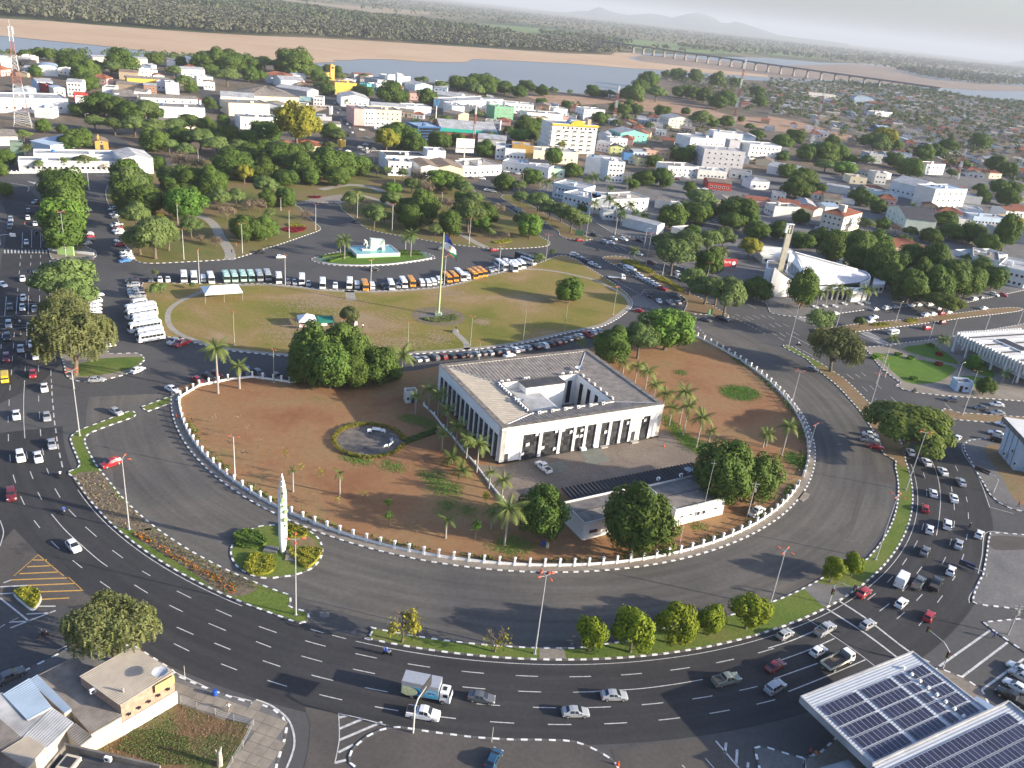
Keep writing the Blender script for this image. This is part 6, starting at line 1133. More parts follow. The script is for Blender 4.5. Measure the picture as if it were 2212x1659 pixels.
lamp((2,3),1680,270,'arm','on the divided street median',1770,0);lamp((0,0),748,1110,'arm','in the old town',735,985);lamp((0,0),1715,1400,'double','in the grove',1710,1280);lamp((0,0),770,1640,'double','by the hatched junction',755,1360);lamp((0,0),528,1510,'arm','by the hatched junction',500,1370);lamp((0,1),1195,1655,'double','in the park',1200,1545);lamp((0,2),90,1600,'double','at the garden fence',98,1500)
# --- palace fence: plinth, square pillars, iron railing
fence=thing('palace_fence',pc(87,-90),0,'white palace fence of square pillars on a low wall with dark railings','fence');fo=Vector(fence.location)
RAILM=mat('railing_iron',(0.03,0.032,0.034),0.6)
ends=[K[2,0](1560,118),K[2,0](1720,22),K[1,0](1970,1630),K[1,0](2180,1606),K[1,1](150,1630),K[1,1](290,1650),K[1,1](420,1640)]
Fp=[pc(87,a)for a in np.arange(42-1.98*6,-158.5,-1.98)]
gapA,gapB=-29.2,-26.0
pil=MB();pil.box((0,0,0),(.42,.42,1.62));pil.box((0,0,1.62),(.56,.56,.12));pil.box((0,0,1.74),(.42,.42,.16),top=(.2,.2));pil.box((0,0,0),(.54,.54,.3));pilm=pil.mesh('pillar',WHITE)
pl=MB();pl.box((0,0,0),(1,.22,.52));pl.box((0,0,.52),(1,.3,.06));plm=pl.mesh('plinth',WHITE)
rl=MB()
for z in(.62,1.25):rl.box((0,0,z),(1,.035,.035))
for k in range(22):rl.box((-.5+(k+.5)/22,0,.58),(.006,.02,.85))
rlm=rl.mesh('railing',RAILM)
def bay(A,B,rail=True):
 d=B-A;l=hypot(d.x,d.y);m=(A+B)/2;rz=heading(d)
 for nm,me,ok in(('plinth',plm,True),('railing',rlm,rail)):
  if ok:o=link(nm,me,fence);o.location=m-fo+Vector((0,0,.12));o.rotation_euler=(0,0,rz);o.scale=(l,1,1)
def post(p,rz=0):o=link('pillar',pilm,fence);o.location=p-fo+Vector((0,0,.12));o.rotation_euler=(0,0,rz)
angs=[42-1.98*k for k in range(101)]
for i,a in enumerate(angs):
 if gapA<a<gapB:continue
 post(pc(87,a),radians(a))
 if i+1<len(angs)and not(gapA<angs[i+1]<gapB):bay(pc(87,a),pc(87,angs[i+1]))
prev=pc(87,angs[-1])
def run(P):
 out=[P[0]]
 for A,B in zip(P[:-1],P[1:]):
  n=max(1,round((B-A).length/3.0));out+=[A.lerp(B,k/n)for k in range(1,n+1)]
 return out
rr=run([prev]+ends)
for A,B in zip(rr[:-1],rr[1:]):bay(A,B);post(B,heading(B-A))
ne=run([pc(87,42),K[1,2](1380,1225),K[1,2](1240,1265)])
for A,B in zip(ne[:-1],ne[1:]):bay(A,B);post(B,heading(B-A))
b=MB();b.prism(pts_of(((2,3),[(195,960),(235,905),(360,955),(345,985),(300,1020),(240,985)])),0.0,.15);structure(b.obj('crossover_slab',PAVE))
# --- totem: an upright white canoe hull
tb=K[2,1](168,1515);tt=K[2,1].h((168,1515),(215,822))
tot_o=thing('canoe_monument',(tb.x+.8,tb.y+2.2,.12),0,'tall white canoe-shaped monument with green prints in a shrub bed','monument')
TW=mat('totem_white',(0.80,0.80,0.77),0.5);b=MB();rings=[];Ht=tt
ax=Vector((cos(radians(22)),sin(radians(22)),0));ay=Vector((-ax.y,ax.x,0))
for i in range(15):
 t=i/14;w=.82*(.5+.5*min(1,t/.18)if t<.7 else max(.05,1-((t-.7)/.3)**1.8));d=.7*w
 rings.append([tuple(ax*(w*cos(a))+ay*(d*sin(a)*(1 if sin(a)<0 else.25))+Vector((0,0,Ht*t)))for a in np.linspace(0,2*pi,12,False)])
b.loft(rings);b.obj('hull',TW,tot_o)
b=MB()
for t0,t1 in((.72,.78),(.79,.85),(.86,.91),(.92,.96)):
 w0,w1=1.0*(1-(t0-.6)*1.7),1.0*(1-(t1-.6)*1.7)
 V=[ax*-w0*.6+ay*-.86*w0+Vector((0,0,Ht*t0)),ax*w0*.1+ay*-.86*w0+Vector((0,0,Ht*t0)),ax*w1*.1+ay*-.86*w1+Vector((0,0,Ht*t1)),ax*-w1*.6+ay*-.86*w1+Vector((0,0,Ht*t1))]
 b.add(V,[(0,1,2,3)])
b.obj('inner_bench',mat('weathered_wood',(0.16,0.14,0.12),0.9,noise=.3,scale=3),tot_o)
b=MB();GRP=mat('green_print',(0.32,0.62,0.18),0.5);rng=np.random.default_rng(2)
for(s,z,r_)in((.35,.78,.35),(.1,.70,.5),(.55,.55,.5),(.5,.45,.6),(.3,.62,.3),(.6,.37,.35),(-.2,.66,.25),(.0,.6,.25)):
 c=ax*s*1.05-ay*(.76*(1-s*s*.5))+Vector((0,0,Ht*z));nrm=(ax*s-ay).normalized();e1=Vector((0,0,1));e2=nrm.cross(e1)
 V=[c+nrm*.06+e1*(r_*sin(q)*rng.uniform(.7,1.2))+e2*(r_*.7*cos(q))for q in np.linspace(0,2*pi,9,False)];b.add(V,[tuple(range(9))])
b.obj('printed_motif',GRP,tot_o)
for k in range(3):
 q=MB();q.box((1.9+.15*k,-.2-.9*k,0),(2.3,.9,.55-.16*k));q.obj('step',PAVE,tot_o)
q=MB();q.box((-2.4,.3,0),(2.6,1.8,.35));q.obj('plaque_base',PAVE_GREY,tot_o)
# --- flagpole and state flag
fb=K[1,1](1575,1065);fh=K[1,1].h((1575,1065),(1622,350));fo_=thing('flagpole',(fb.x,fb.y,.13),0,'very tall pale green flagpole on the lawn','flagpole')
b=MB();b.tube([(0,0,0),(0,0,fh*.5),(0,0,fh)],[.42,.30,.16],12);b.obj('pole',mat('pole_lime',(0.42,0.50,0.25),0.5),fo_);b=MB();b.box((0,0,0),(2.2,2.2,.9));b.obj('pedestal',mat('pedestal_green',(0.34,0.42,0.30),0.8),fo_)
FB,FW,FG,FR_,FY=(mat('flag_'+n,c,0.85,transl=.0)for n,c in(('blue',(0.03,0.05,0.30)),('white',(0.78,0.78,0.78)),('green',(0.02,0.20,0.10)),('red',(0.6,0.05,0.02)),('yellow',(0.75,0.50,0.02))))
b=MB();nx,nz=26,16;L_,H_=7.2,5.2;V=[]
ez=Vector((.88,-.10,-.62));
for i in range(nx+1):
 for j in range(nz+1):
  s,t=i/nx,j/nz
  drop=s*L_;x=.2+drop*.62+.25*sin(5*s+3*t);z=fh-.4-t*H_*(1-.25*s)-drop*.55-1.3*s*s;y=.55*sin(7*s+2.2*t)*s-.2*s
  V.append((x,y,z))
for i in range(nx):
 for j in range(nz):
  s,t=(i+.5)/nx,(j+.5)/nz;q=s*.62+t*.9;m_=0 if q<.52 else 1 if q<1.02 else 2
  if t>.93:m_=3
  if(s-.55)**2*1.6+(t-.45)**2<.012:m_=4
  a0=i*(nz+1)+j;b.add([],[],0);b.f.append((a0,a0+nz+1,a0+nz+2,a0+1));b.m.append(m_)
b.v=V;o=b.obj('flag',[FB,FW,FG,FR_,FY],smooth=True);o.location=(fb.x,fb.y,.13);tag(o,'drooping blue white and green flag with yellow star on the tall pole','flag')
# --- monument: basin, sloping slab and bent figure
def frame_from(A,B):d=B-A;return A,heading(d),hypot(d.x,d.y)
A,rz,Lm=frame_from(K[1,1](870,575),K[1,1](1245,560));mo=thing('fountain_monument',(A.x,A.y,.15),rz,'pale monument of sloping slab and bent figure in a turquoise pool','monument')
Dp=(K[1,1](830,500)-A).length;TURQ=mat('pool_water',(0.16,0.42,0.42),0.08,spec=.5);PG=mat('pale_green_wall',(0.34,0.55,0.36),0.8);LG=mat('light_grey_wall',(0.52,0.52,0.53),0.7);SLABG=mat('monument_mint',(0.62,0.74,0.58),0.7)
b=MB();b.box((Lm/2,Dp/2,0),(Lm,Dp,.7));b.obj('pool_plinth',PG,mo)
b=MB()
for c,s in(((Lm/2,.2,.7),(Lm,.4,.9)),((Lm/2,Dp-.2,.7),(Lm,.4,.9)),((.2,Dp/2,.7),(.4,Dp-.8,.9)),((Lm-.2,Dp/2,.7),(.4,Dp-.8,.9))):b.box(c,s)
b.obj('pool_wall',LG,mo);b=MB();b.box((Lm/2,Dp/2,.72),(Lm-.8,Dp-.8,.65));b.obj('pool_water',TURQ,mo)
sl0,sl1=Lm*.40,Lm*.74
b=MB();n=14;out=[(sl0,1.0),(sl0+.3,6.2),(sl1-.3,5.7),(sl1,1.0),(sl1-1.2,1.0)]+[(sl1-1.2-2.6*(1-cos(t))/2*1.0,1.0+1.7*sin(t))for t in np.linspace(.25,pi-.1,n)]
out=out[:4]+[(sl1-1.3,1.0),(sl1-1.3,2.7),(sl1-2.6,2.6),(sl1-3.4,2.1),(sl1-4.0,1.0)]
V=[(x,Dp*.42,z)for x,z in out]+[(x,Dp*.62,z)for x,z in out];m=len(out)
tri=tessellate_polygon([[Vector((x,z,0))for x,z in out]]);b.add(V,[t for t in tri]+[tuple(i+m for i in t[::-1])for t in tri]+[(i,(i+1)%m,m+(i+1)%m,m+i)for i in range(m)]);b.obj('sloping_slab',SLABG,mo)
b=MB();b.box((sl0-1.7,Dp*.5,1.5),(3.6,2.2,.5));b.obj('figure_plinth',LG,mo)
me=bpy.data.meshes.new('bent_figure');J=[(0,0,2.3),(-.5,0,3.5),(-1.1,0,3.7),(-1.4,0,3.4),(.1,.35,1.3),(.15,.35,.2),(-.3,-.3,1.2),(-.2,-.3,.2),(-1.0,.4,2.7),(-1.2,.35,1.9),(-1.0,-.4,2.6),(-1.25,-.35,1.8),(-1.5,0,1.6)]
me.from_pydata(J,[(0,1),(1,2),(2,3),(0,4),(4,5),(0,6),(6,7),(1,8),(8,9),(1,10),(10,11),(9,12)],[]);o=link('tmp',me);o.modifiers.new('s','SKIN');o.modifiers.new('u','SUBSURF').levels=1
for i,r_ in enumerate((.42,.45,.3,.28,.28,.18,.28,.18,.2,.14,.2,.14,.3)):me.skin_vertices[0].data[i].radius=(r_,r_)
dg=bpy.context.evaluated_depsgraph_get();bm_=bpy.data.meshes.new_from_object(o.evaluated_get(dg));bpy.data.objects.remove(o);bm_.materials.clear();bm_.materials.append(mat('figure_stone',(0.60,0.58,0.52),0.8));o=link('bent_figure',bm_,mo);o.location=(sl0-1.2,Dp*.5,1.9);o.scale=(1,1,1.05)
b=MB();P=smooth(isl,True,3);Q=[p.lerp(sum(P,Vector())/len(P),.045)for p in P];seg=Q[4:28];b.ribbon(seg,.45,.40);
for i in range(len(seg)-1):
 p,q=seg[i],seg[i+1];b.add([(p.x,p.y,.1),(q.x,q.y,.1),(q.x,q.y,.4),(p.x,p.y,.4)],[(0,1,2,3)])
o=b.obj('edging_wall',WHITE);tag(o,'low white edging wall curving round the monument island','wall')
# --- tents, stall, cart on the lawn
TENT=mat('tent_white',(0.82,0.82,0.82),0.6);
def tent(A,B,depth,eave,peak,label,ridge,m=TENT):
 p,rz,L=frame_from(A,B);o=thing('canopy_tent',(p.x,p.y,.13),rz,label,'tent')
 b=MB();r0,r1=(L*.22,L*.95)if ridge else(L*.5-.05,L*.5+.05);y=depth/2
 V=[(0,0,eave),(L,0,eave),(L,depth,eave),(0,depth,eave),(r0,y,peak),(r1,y,peak)]
 b.add(V,[(0,1,5,4),(1,2,5),(2,3,4,5),(3,0,4)]);b.add([(0,0,eave-.35),(L,0,eave-.35),(L,0,eave),(0,0,eave)],[(0,1,2,3)]);b.obj('canopy',m,o)
 xs=(.05,L/2,L-.05)if L>8 else(.05,L-.05)
 for x in xs:
  for yy in(.05,depth-.05):q=MB();q.tube([(x,yy,0),(x,yy,eave)],.05,6);q.obj('leg',STEEL,o)
 return o
A=K[1,0](1775,968);Bq=K[1,0](2100,945);tent(A,Bq,8.5,3.2,4.6,'long white canopy tent at the western side of the lawn',True)
tent(K[1,1](370,1190),K[1,1](525,1185),5.5,2.6,4.2,'small white peaked tent with a banner on the bare lawn',False);b=MB();A,Bq=K[1,1](375,1195),K[1,1](480,1190);p,rz,L=frame_from(A,Bq);b.box((L/2,-.1,.9),(L,.05,1.0));o=b.obj('banner',mat('banner_white',(0.75,0.72,0.68),0.7));o.location=(p.x,p.y,.13);o.rotation_euler=(0,0,rz);tag(o,'white banner with red lettering hung on the small tent','banner')
BR_=mat('banner_red',(0.5,0.05,0.04),0.7)
for k,z in enumerate((1.62,1.35,1.08)):
 q=MB();q.box((L*(.5+.03*k),-.13,z),(L*(.85-.1*k),.02,.13));q.obj('lettering_line',BR_,o)
A,Bq=K[1,1](532,1165),K[1,1](672,1160);p,rz,L=frame_from(A,Bq);o=thing('market_stall',(p.x,p.y,.13),rz,'green tarpaulin stall beside the small white tent','stall');GT=mat('green_tarp',(0.02,0.17,0.13),0.7)
b=MB();b.add([(0,-.3,2.0),(L,-.3,2.0),(L,2.6,2.6),(0,2.6,2.6)],[(0,1,2,3)]);b.add([(0,-.3,1.2),(L,-.3,1.2),(L,-.3,2.0),(0,-.3,2.0)],[(0,1,2,3)]);b.obj('tarpaulin',GT,o)
for x in(.1,L-.1):
 for yy in(-.2,2.5):q=MB();q.tube([(x,yy,0),(x,yy,2.0 if yy<0 else 2.6)],.04,6);q.obj('leg',STEEL,o)
q=MB();q.box((L*.4,.8,0),(2.2,.8,.85));q.obj('counter',WALLW,o)
p=K[1,1](812,1170);o=thing('snack_cart',(p.x,p.y,.13),.2,'dark snack cart with white panel under the lawn tree','cart');q=MB();q.box((0,0,.35),(2.6,1.4,1.5),top=(.95,.9));q.obj('body',DARKMET,o);q=MB();q.box((1.9,-.2,.3),(1.0,.9,1.7));q.obj('serving_panel',WALLW,o);q=MB();q.box((0,-.1,2.0),(3.0,1.9,.08));q.obj('awning',BLACKP,o)
for x in(-.8,.8):q=MB();q.tube([(x,-.75,.3),(x,-.65,.3)],.3,10);q.obj('wheel',RUBBER,o)
p=K[1,1](1722,1215);q=MB();q.box((p.x,p.y,.13),(1.8,1.8,.5));q.box((p.x,p.y,.63),(1.2,1.2,.5));tag(q.obj('stone_plinth',CONC),'square stone plinth at the end of the lawn path','plinth')
# --- signs, gantries, traffic signals, kiosks
def box_thing(name,c,size,rz,m,label,cat):q=MB();q.box((0,0,0),size);o=q.obj(name,m);o.location=c;o.rotation_euler=(0,0,rz);return tag(o,label,cat)
def gantry(rc,base,top,panel,w,h,m,label,arm=None,face=None,text=None,back=DARKMET):
 p=K[rc](*base);p.z=.1;H=K[rc].h(base,top);o=thing('gantry_sign',p,0,label,'road sign');a=K[rc](*panel,H)-Vector((p.x,p.y,0))
 e=Vector((a.x,a.y,H));b=MB();b.tube([(0,0,0),(0,0,H*.82),tuple(Vector((a.x*.25,a.y*.25,H*.97))),tuple(e)],[.14,.12,.10,.08],8);b.obj('mast',POLEW,o)
 d=Vector((a.x,a.y,0)).normalized();rz=heading(d);q=MB();q.box((0,0,-h/2),(w,.09,h));s=q.obj('sign_panel',m,o);s.location=e;s.rotation_euler=(0,0,rz)
 q=MB();q.box((0,.055,-h/2+.04),(w-.1,.02,h-.08));q.obj('sign_back',back,s)
 if text:
  for k,tx in enumerate(text):l=link('lettering',text_mesh(tx,h*.26,WHITE),s);l.location=(0,-.06,h*(.22-.4*k));l.rotation_euler=(pi/2,0,0)
 return o
BLUE_S=mat('sign_blue',(0.02,0.07,0.42),0.5);BROWN_S=mat('sign_brown',(0.16,0.045,0.025),0.6)
gantry((3,1),(1357,1360),(1395,1090),(1470,960),3.4,2.0,DARKMET,'dark-backed overhead sign on a curved white mast by the brown forecourt')
gantry((2,3),(1880,1665),(1850,1620),(1720,1565),3.2,1.3,BLUE_S,'blue overhead direction sign on the eastern arc')
gantry((2,3),(1945,940),(1975,800),(1850,750),3.6,1.2,BROWN_S,'brown overhead direction sign on the corner pavement')
gantry((1,0),(436,1000),(430,990),(300,980),2.6,.9,POLEW,'pale overhead arm across the avenue lanes');gantry((1,0),(5,460),(0,365),(110,372),2.0,1.3,WHITE,'red signal arm with white panel over the avenue',back=LAMPO);gantry((1,0),(372,430),(368,352),(318,360),1.6,1.4,WHITE,'white sign panel on an arm beside the island trees')
def signal(rc,base,top,head,label):
 p=K[rc](*base);p.z=.1;H=K[rc].h(base,top);o=thing('traffic_signal',p,0,label,'traffic light');a=K[rc](*head,H)-Vector((p.x,p.y,0));e=Vector((a.x,a.y,H))
 b=MB();b.tube([(0,0,0),(0,0,H*.8),tuple(Vector((a.x*.3,a.y*.3,H*.98))),tuple(e)],[.11,.09,.08,.06],8);b.obj('mast',POLEW,o)
 for q_,z in((e,H-.6),(Vector((0,0,2.4)),2.4)):
  b=MB();b.box((q_.x,q_.y,z),(.45,.4,1.25));hd_=b.obj('signal_head',BLACKP,o)
  for k in range(3):c=MB();c.tube([(q_.x,q_.y-.2,z+.22+.4*k),(q_.x,q_.y-.24,z+.22+.4*k)],.14,8);c.obj('lens',mat('lens_%d'%k,((.05,.2,.06),(.3,.2,.02),(.3,.03,.02))[k],.3),hd_)
signal((3,3),(1510,800),(1580,620),(1385,465),'traffic signal on a curved mast at the solar roof corner');signal((3,3),(525,245),(590,40),(750,110),'traffic signal on a curved mast at the median crossing')
p=K[1,0](572,545);box_thing('kiosk_board',(p.x,p.y,.12),(6.0,.5,3.4),0,mat('lime_board',(0.42,0.62,0.22),0.7),'lime green signboard at the tip of the kiosk island','signboard');p=K[1,0](520,530);box_thing('low_wall',(p.x+3,p.y+2.0,.12),(17,.4,.9),0,WALLW,'low white wall behind the lime signboard','wall')
p=K[1,2](580,378);box_thing('signboard',(p.x,p.y,.12),(4.2,.4,2.6),-.1,mat('green_board',(0.10,0.22,0.10),0.7),'green and orange signboard on the little eastern island','signboard');p=K[1,2](1710,1060);box_thing('signboard',(p.x,p.y,.12),(2.0,.3,2.2),.6,mat('green_board',(0,0,0)),'small green signboard on the triangular island','signboard')
A,Bq=K[1,2](1805,665),K[1,2](1930,665);p,rz,L=frame_from(A,Bq);o=thing('hoarding',(p.x,p.y,.12),rz,'red advertising hoarding with white lettering near the church','billboard');q=MB();q.box((L/2,0,1.0),(L,.2,3.6));pan=q.obj('panel',mat('hoarding_red',(0.36,0.03,0.04),0.5),o);l=link('lettering',text_mesh('Sorte',1.7,WHITE),pan);l.location=(L*.36,-.12,3.2);l.rotation_euler=(pi/2,0,0)
for x in(.4,L-.4):q=MB();q.box((x,.2,0),(.15,.15,3));q.obj('leg',DARKMET,o)
q=MB();q.tube([(L*.8,-.11,2.6),(L*.8,-.13,2.6)],.9,16);q.obj('round_emblem',WHITE,pan)
A,Bq=K[0,1](955,1410),K[0,1](1080,1415)
p,rz,L=frame_from(A,Bq);o=thing('empty_billboard',(p.x,p.y,0),rz,'empty white billboard frame at the shopping junction','billboard');q=MB()
for k in range(7):q.box((L*k/6,0,4),(.25,.2,4.2))
for k in range(3):q.box((L/2,0,4+2.0*k),(L,.2,.25))
q.obj('frame',POLEW,o);q=MB();q.box((L/2,.3,0),(.5,.5,4.2));q.obj('leg',POLEW,o)
A,Bq=K[0,1](1720,1385,0),K[0,1](1875,1390,0);p,rz,L=frame_from(A,Bq);o=thing('billboard',(p.x,p.y,0),rz,'large white billboard with faded script above the low shops','billboard');q=MB();q.box((L/2,0,8.5),(L,.4,6));pan=q.obj('panel',WALLW,o);l=link('lettering',text_mesh('feel Bueno',2.0,mat('script_grey',(.4,.4,.4),.7)),pan);l.location=(L*.45,-.22,12);l.rotation_euler=(pi/2,0,0);q=MB();q.box((L/2,.4,5.2),(L,.4,2.6));q.obj('lower_panel',WALLS,o);q=MB();q.box((L/2,.5,0),(.8,.6,9));q.obj('leg',STEEL,o)
for i,(rc,u,v,s,m_,lb)in enumerate((((3,0),1858,1035,(.7,.7,1.0),mat('barrel_blue',(.02,.08,.4),.4),'blue plastic barrel on the southern footway'),((2,2),270,1395,(.7,.7,1.0),mat('barrel_blue',(0,0,0)),'blue barrel under the globe tree by the fence'),((2,2),303,1420,(.7,.7,1.2),mat('drum_cream',(.5,.46,.3),.7),'cream drum under the globe tree by the fence'))):
 p=K[rc](u,v);q=MB();n=14;r=lambda z,rr_:[(rr_*cos(2*pi*k/n),rr_*sin(2*pi*k/n),z)for k in range(n)];q.loft([r(0,.32),r(.3,.35),r(.33,.36),r(.36,.35),r(.66,.35),r(.69,.36),r(.72,.35),r(s[2],.32)]);o=q.obj('barrel',m_);o.location=(p.x,p.y,.13);tag(o,lb,'barrel')
CONEO=mat('cone_orange',(.7,.12,.03),.5)
for rc,u,v,lb in(((2,2),1312,545,'orange traffic cone on the brick courtyard'),((2,2),250,1640,'orange traffic cone on the kerb by the palace fence'),((2,2),322,1640,'orange traffic cone on the kerb by the palace fence'),((3,2),915,1640,'large orange traffic cone at the end of the brown forecourt'),((2,0),1522,290,'orange traffic cone on the dark footway by the fence')):
 p=K[rc](u,v);q=MB();q.box((0,0,0),(.5,.5,.05));q.tube([(0,0,.05),(0,0,.85)],[.19,.04],10);o=q.obj('traffic_cone',CONEO);o.location=(p.x,p.y,.14);tag(o,lb,'cone','traffic cones')
def seat(p,rz,w,label):
 o=thing('garden_bench',p,rz,label,'bench','white garden seats');q=MB();q.box((0,0,.42),(w,.5,.06));q.obj('seat',WHITE,o);q=MB();q.box((0,.26,.45),(w,.05,.5),top=(.8,1));q.obj('backrest',WHITE,o)
 for sx in(-1,1):
  for sy in(-1,1):q=MB();q.box((sx*(w/2-.05),sy*.2,0),(.05,.05,.42));q.obj('leg',WHITE,o)
  q=MB();q.box((sx*(w/2-.03),0,.66),(.05,.45,.04));q.obj('armrest',WHITE,o)
for u,v,rz,w in((980,425,.3,.7),(1040,412,0,1.6),(1098,425,-.3,.7),(1168,500,-1.3,.7),(1160,535,-1.9,1.5),(1115,552,-2.3,.7)):p=K[2,1](u,v);p.z=.145;seat(p,rz,w*1.5,'white garden bench on the stained round terrace' if w>1 else 'white garden armchair on the stained round terrace')
for rc,b_,t_,lb in(((2,2),(2030,1150),(2110,850),'concrete utility pole beside the palace fence'),((2,2),(1625,1205),(1725,650),'thin antenna mast standing by the low annex'),((2,2),(1450,1380),(1490,1150),'thin white pole inside the palace fence'),((3,0),(1600,905),(1590,780),'short street sign post on the southern kerb'),((3,1),(2035,1440),(2048,1310),'short grey post on the forecourt kerb'),((3,3),(2070,510),(2195,250),'dark utility pole at the lower junction')):
 p=K[rc](*b_);H=K[rc].h(b_,t_);q=MB();r_=.16 if 'utility' in lb else.05;q.tube([(0,0,0),(0,0,H)],[r_,r_*.6],7)
 if 'utility' in lb:q.box((0,0,H-.6),(2.0,.12,.12));q.box((0,0,H-1.3),(1.4,.12,.12));q.box((.3,.1,H-2.6),(.5,.5,.8))
 if 'antenna' in lb:q.box((0,0,H-1.0),(1.2,.05,.05))
 o=q.obj('utility_pole' if 'utility' in lb else 'thin_post',CONC if 'utility' in lb else POLEW);o.location=(p.x,p.y,.1);tag(o,lb,'pole')
MR,MW=mat('mast_red',(0.34,0.14,0.10),0.6),mat('mast_white',(0.60,0.60,0.58),0.6)
def mast(rc,base,top,w0,w1,label,bands=7,top_gear=False):
 p=K[rc](*base);H=K[rc].h(base,top);o=thing('lattice_mast',(p.x,p.y,0),.5,label,'radio mast');n=bands*3
 for k in range(bands):
  b=MB()
  for j in range(3):
   t0,t1=(k*3+j)/n,(k*3+j+1)/n;wa,wb=w0+(w1-w0)*min(1,t0*1.25)**.7,w0+(w1-w0)*min(1,t1*1.25)**.7
   ca=[Vector((sx*wa,sy*wa,H*t0))for sx,sy in((-1,-1),(1,-1),(1,1),(-1,1))];cb=[Vector((sx*wb,sy*wb,H*t1))for sx,sy in((-1,-1),(1,-1),(1,1),(-1,1))]
   r_=.11 if w0>2 else.17
   for i in range(4):b.tube([ca[i],cb[i]],r_,4,cap=False);b.tube([ca[i],cb[(i+1)%4]],r_*.6,3,cap=False);b.tube([ca[(i+1)%4],cb[i]],r_*.6,3,cap=False);b.tube([cb[i],cb[(i+1)%4]],r_*.6,3,cap=False)
  b.obj('mast_section',MR if k%2 else MW,o)
 if top_gear:
  for k in range(3):b=MB();b.box((cos(k*2.1)*(w1+.5),sin(k*2.1)*(w1+.5),H-4),(.4,.4,4));b.obj('panel_antenna',MW,o)
 b=MB();b.tube([(0,0,H),(0,0,H*1.07)],.08,5);b.obj('antenna',MW,o)
mast((0,0),(200,1090),(95,230),5.0,1.0,'tall red and white lattice mast with splayed legs in the old town',7,True);mast((0,2),(1905,1090),(2025,515),1.4,.7,'tall slim red and white mast beyond the bare earth',7);mast((0,3),(380,1235),(490,760),2.0,.6,'red and white mast above the eastern roofs',7);mast((0,2),(880,1050),(925,745),1.6,.7,'rusty mast with white antennas behind the hotel',5,True);mast((0,3),(1630,1545),(1700,1290),1.6,.6,'rusty lattice mast near the far white villa',5);mast((0,1),(1870,1330),(1895,900),.8,.5,'thin grey lattice mast beside the green-fronted market',5)
# ================================================================== BUILDINGS: helpers
ROOFG=mat('fibre_cement',(0.215,0.19,0.165),0.9,noise=0.28,scale=0.5);ROOFT=mat('fibre_cement_tan',(0.38,0.33,0.265),0.9,noise=0.12,scale=0.4);ROOFL=mat('roof_pale',(0.36,0.36,0.365),0.75,noise=0.28,scale=0.25);ROOFD=mat('roof_dark',(0.06,0.06,0.065),0.85,noise=0.25,scale=0.6);ROOFR=mat('roof_tile_red',(0.26,0.095,0.055),0.9,noise=0.25,scale=0.6);ROOFB=mat('roof_rust',(0.20,0.15,0.115),0.9,noise=0.3,scale=0.3);ROOFBL=mat('roof_blue',(0.33,0.41,0.50),0.6,noise=0.1,scale=0.3);DECK=mat('roof_deck',(0.22,0.20,0.18),0.9,noise=0.3,scale=0.3)
def corrug(mbo,a0,a1,b0,b1,pitch=0.6,amp=0.07,th=0.0,m=0):
 """ridged sheet between edge a0-a1 (eave) and edge b0-b1; ridges run from a to b"""
 a0,a1,b0,b1=map(Vector,(a0,a1,b0,b1));n=max(2,int((a1-a0).length/pitch))*2;V=[]
 for i in range(n+1):
  t=i/n;z=Vector((0,0,amp if i%2 else 0));V+=[a0.lerp(a1,t)+z,b0.lerp(b1,t)+z]
 mbo.add(V,[(2*i,2*i+2,2*i+3,2*i+1)for i in range(n)],m)
_w=MB();_w.box((.5,0,0),(1,.16,.09));_w.box((.5,0,.91),(1,.16,.09));_w.box((.045,0,.09),(.09,.16,.82));_w.box((.955,0,.09),(.09,.16,.82));_w.box((.5,.02,.09),(.82,.06,.82),m=1)
WIN=_w.mesh('window',[WALLW,GLASSD]);_w=MB();_w.box((.5,0,0),(1,.10,1));DOOR=_w.mesh('door',[mat('door_dark',(.05,.05,.055),.6)]);WINB=_w.mesh('dark_opening',[GLASSD])
def put(nm,me,par,loc,rz=0.0,sc=(1,1,1)):o=link(nm,me,par);o.location=loc;o.rotation_euler=(0,0,rz);o.scale=sc;return o
def windows(o,W_,D,side,rows,cols,z0,dz,w,h,x0=None,x1=None,me=None,nm='window'):
 L=W_ if side=='f' else D;a=x0 if x0 is not None else L*.06;b=x1 if x1 is not None else L*.94;st=(b-a)/cols
 for r in range(rows):
  for c in range(cols):
   s=a+st*(c+.5)-w/2;z=z0+dz*r
   if side=='f':put(nm,me or WIN,o,(s,-.03,z),0,(w,1,h))
   elif side=='r':put(nm,me or WIN,o,(W_+.03,s,z),pi/2,(w,1,h))
   else:put(nm,me or WIN,o,(-.03,s+w,z),-pi/2,(w,1,h))
TANKS=[]
for _c in((.06,.18,.42),(.5,.5,.48),(.3,.28,.25)):
 _b=MB();_b.tube([(0,0,0),(0,0,1.1),(0,0,1.3)],[.8,.95,.6],12);TANKS.append(_b.mesh('water_tank',mat('tank_%d'%len(TANKS),_c,.5)))
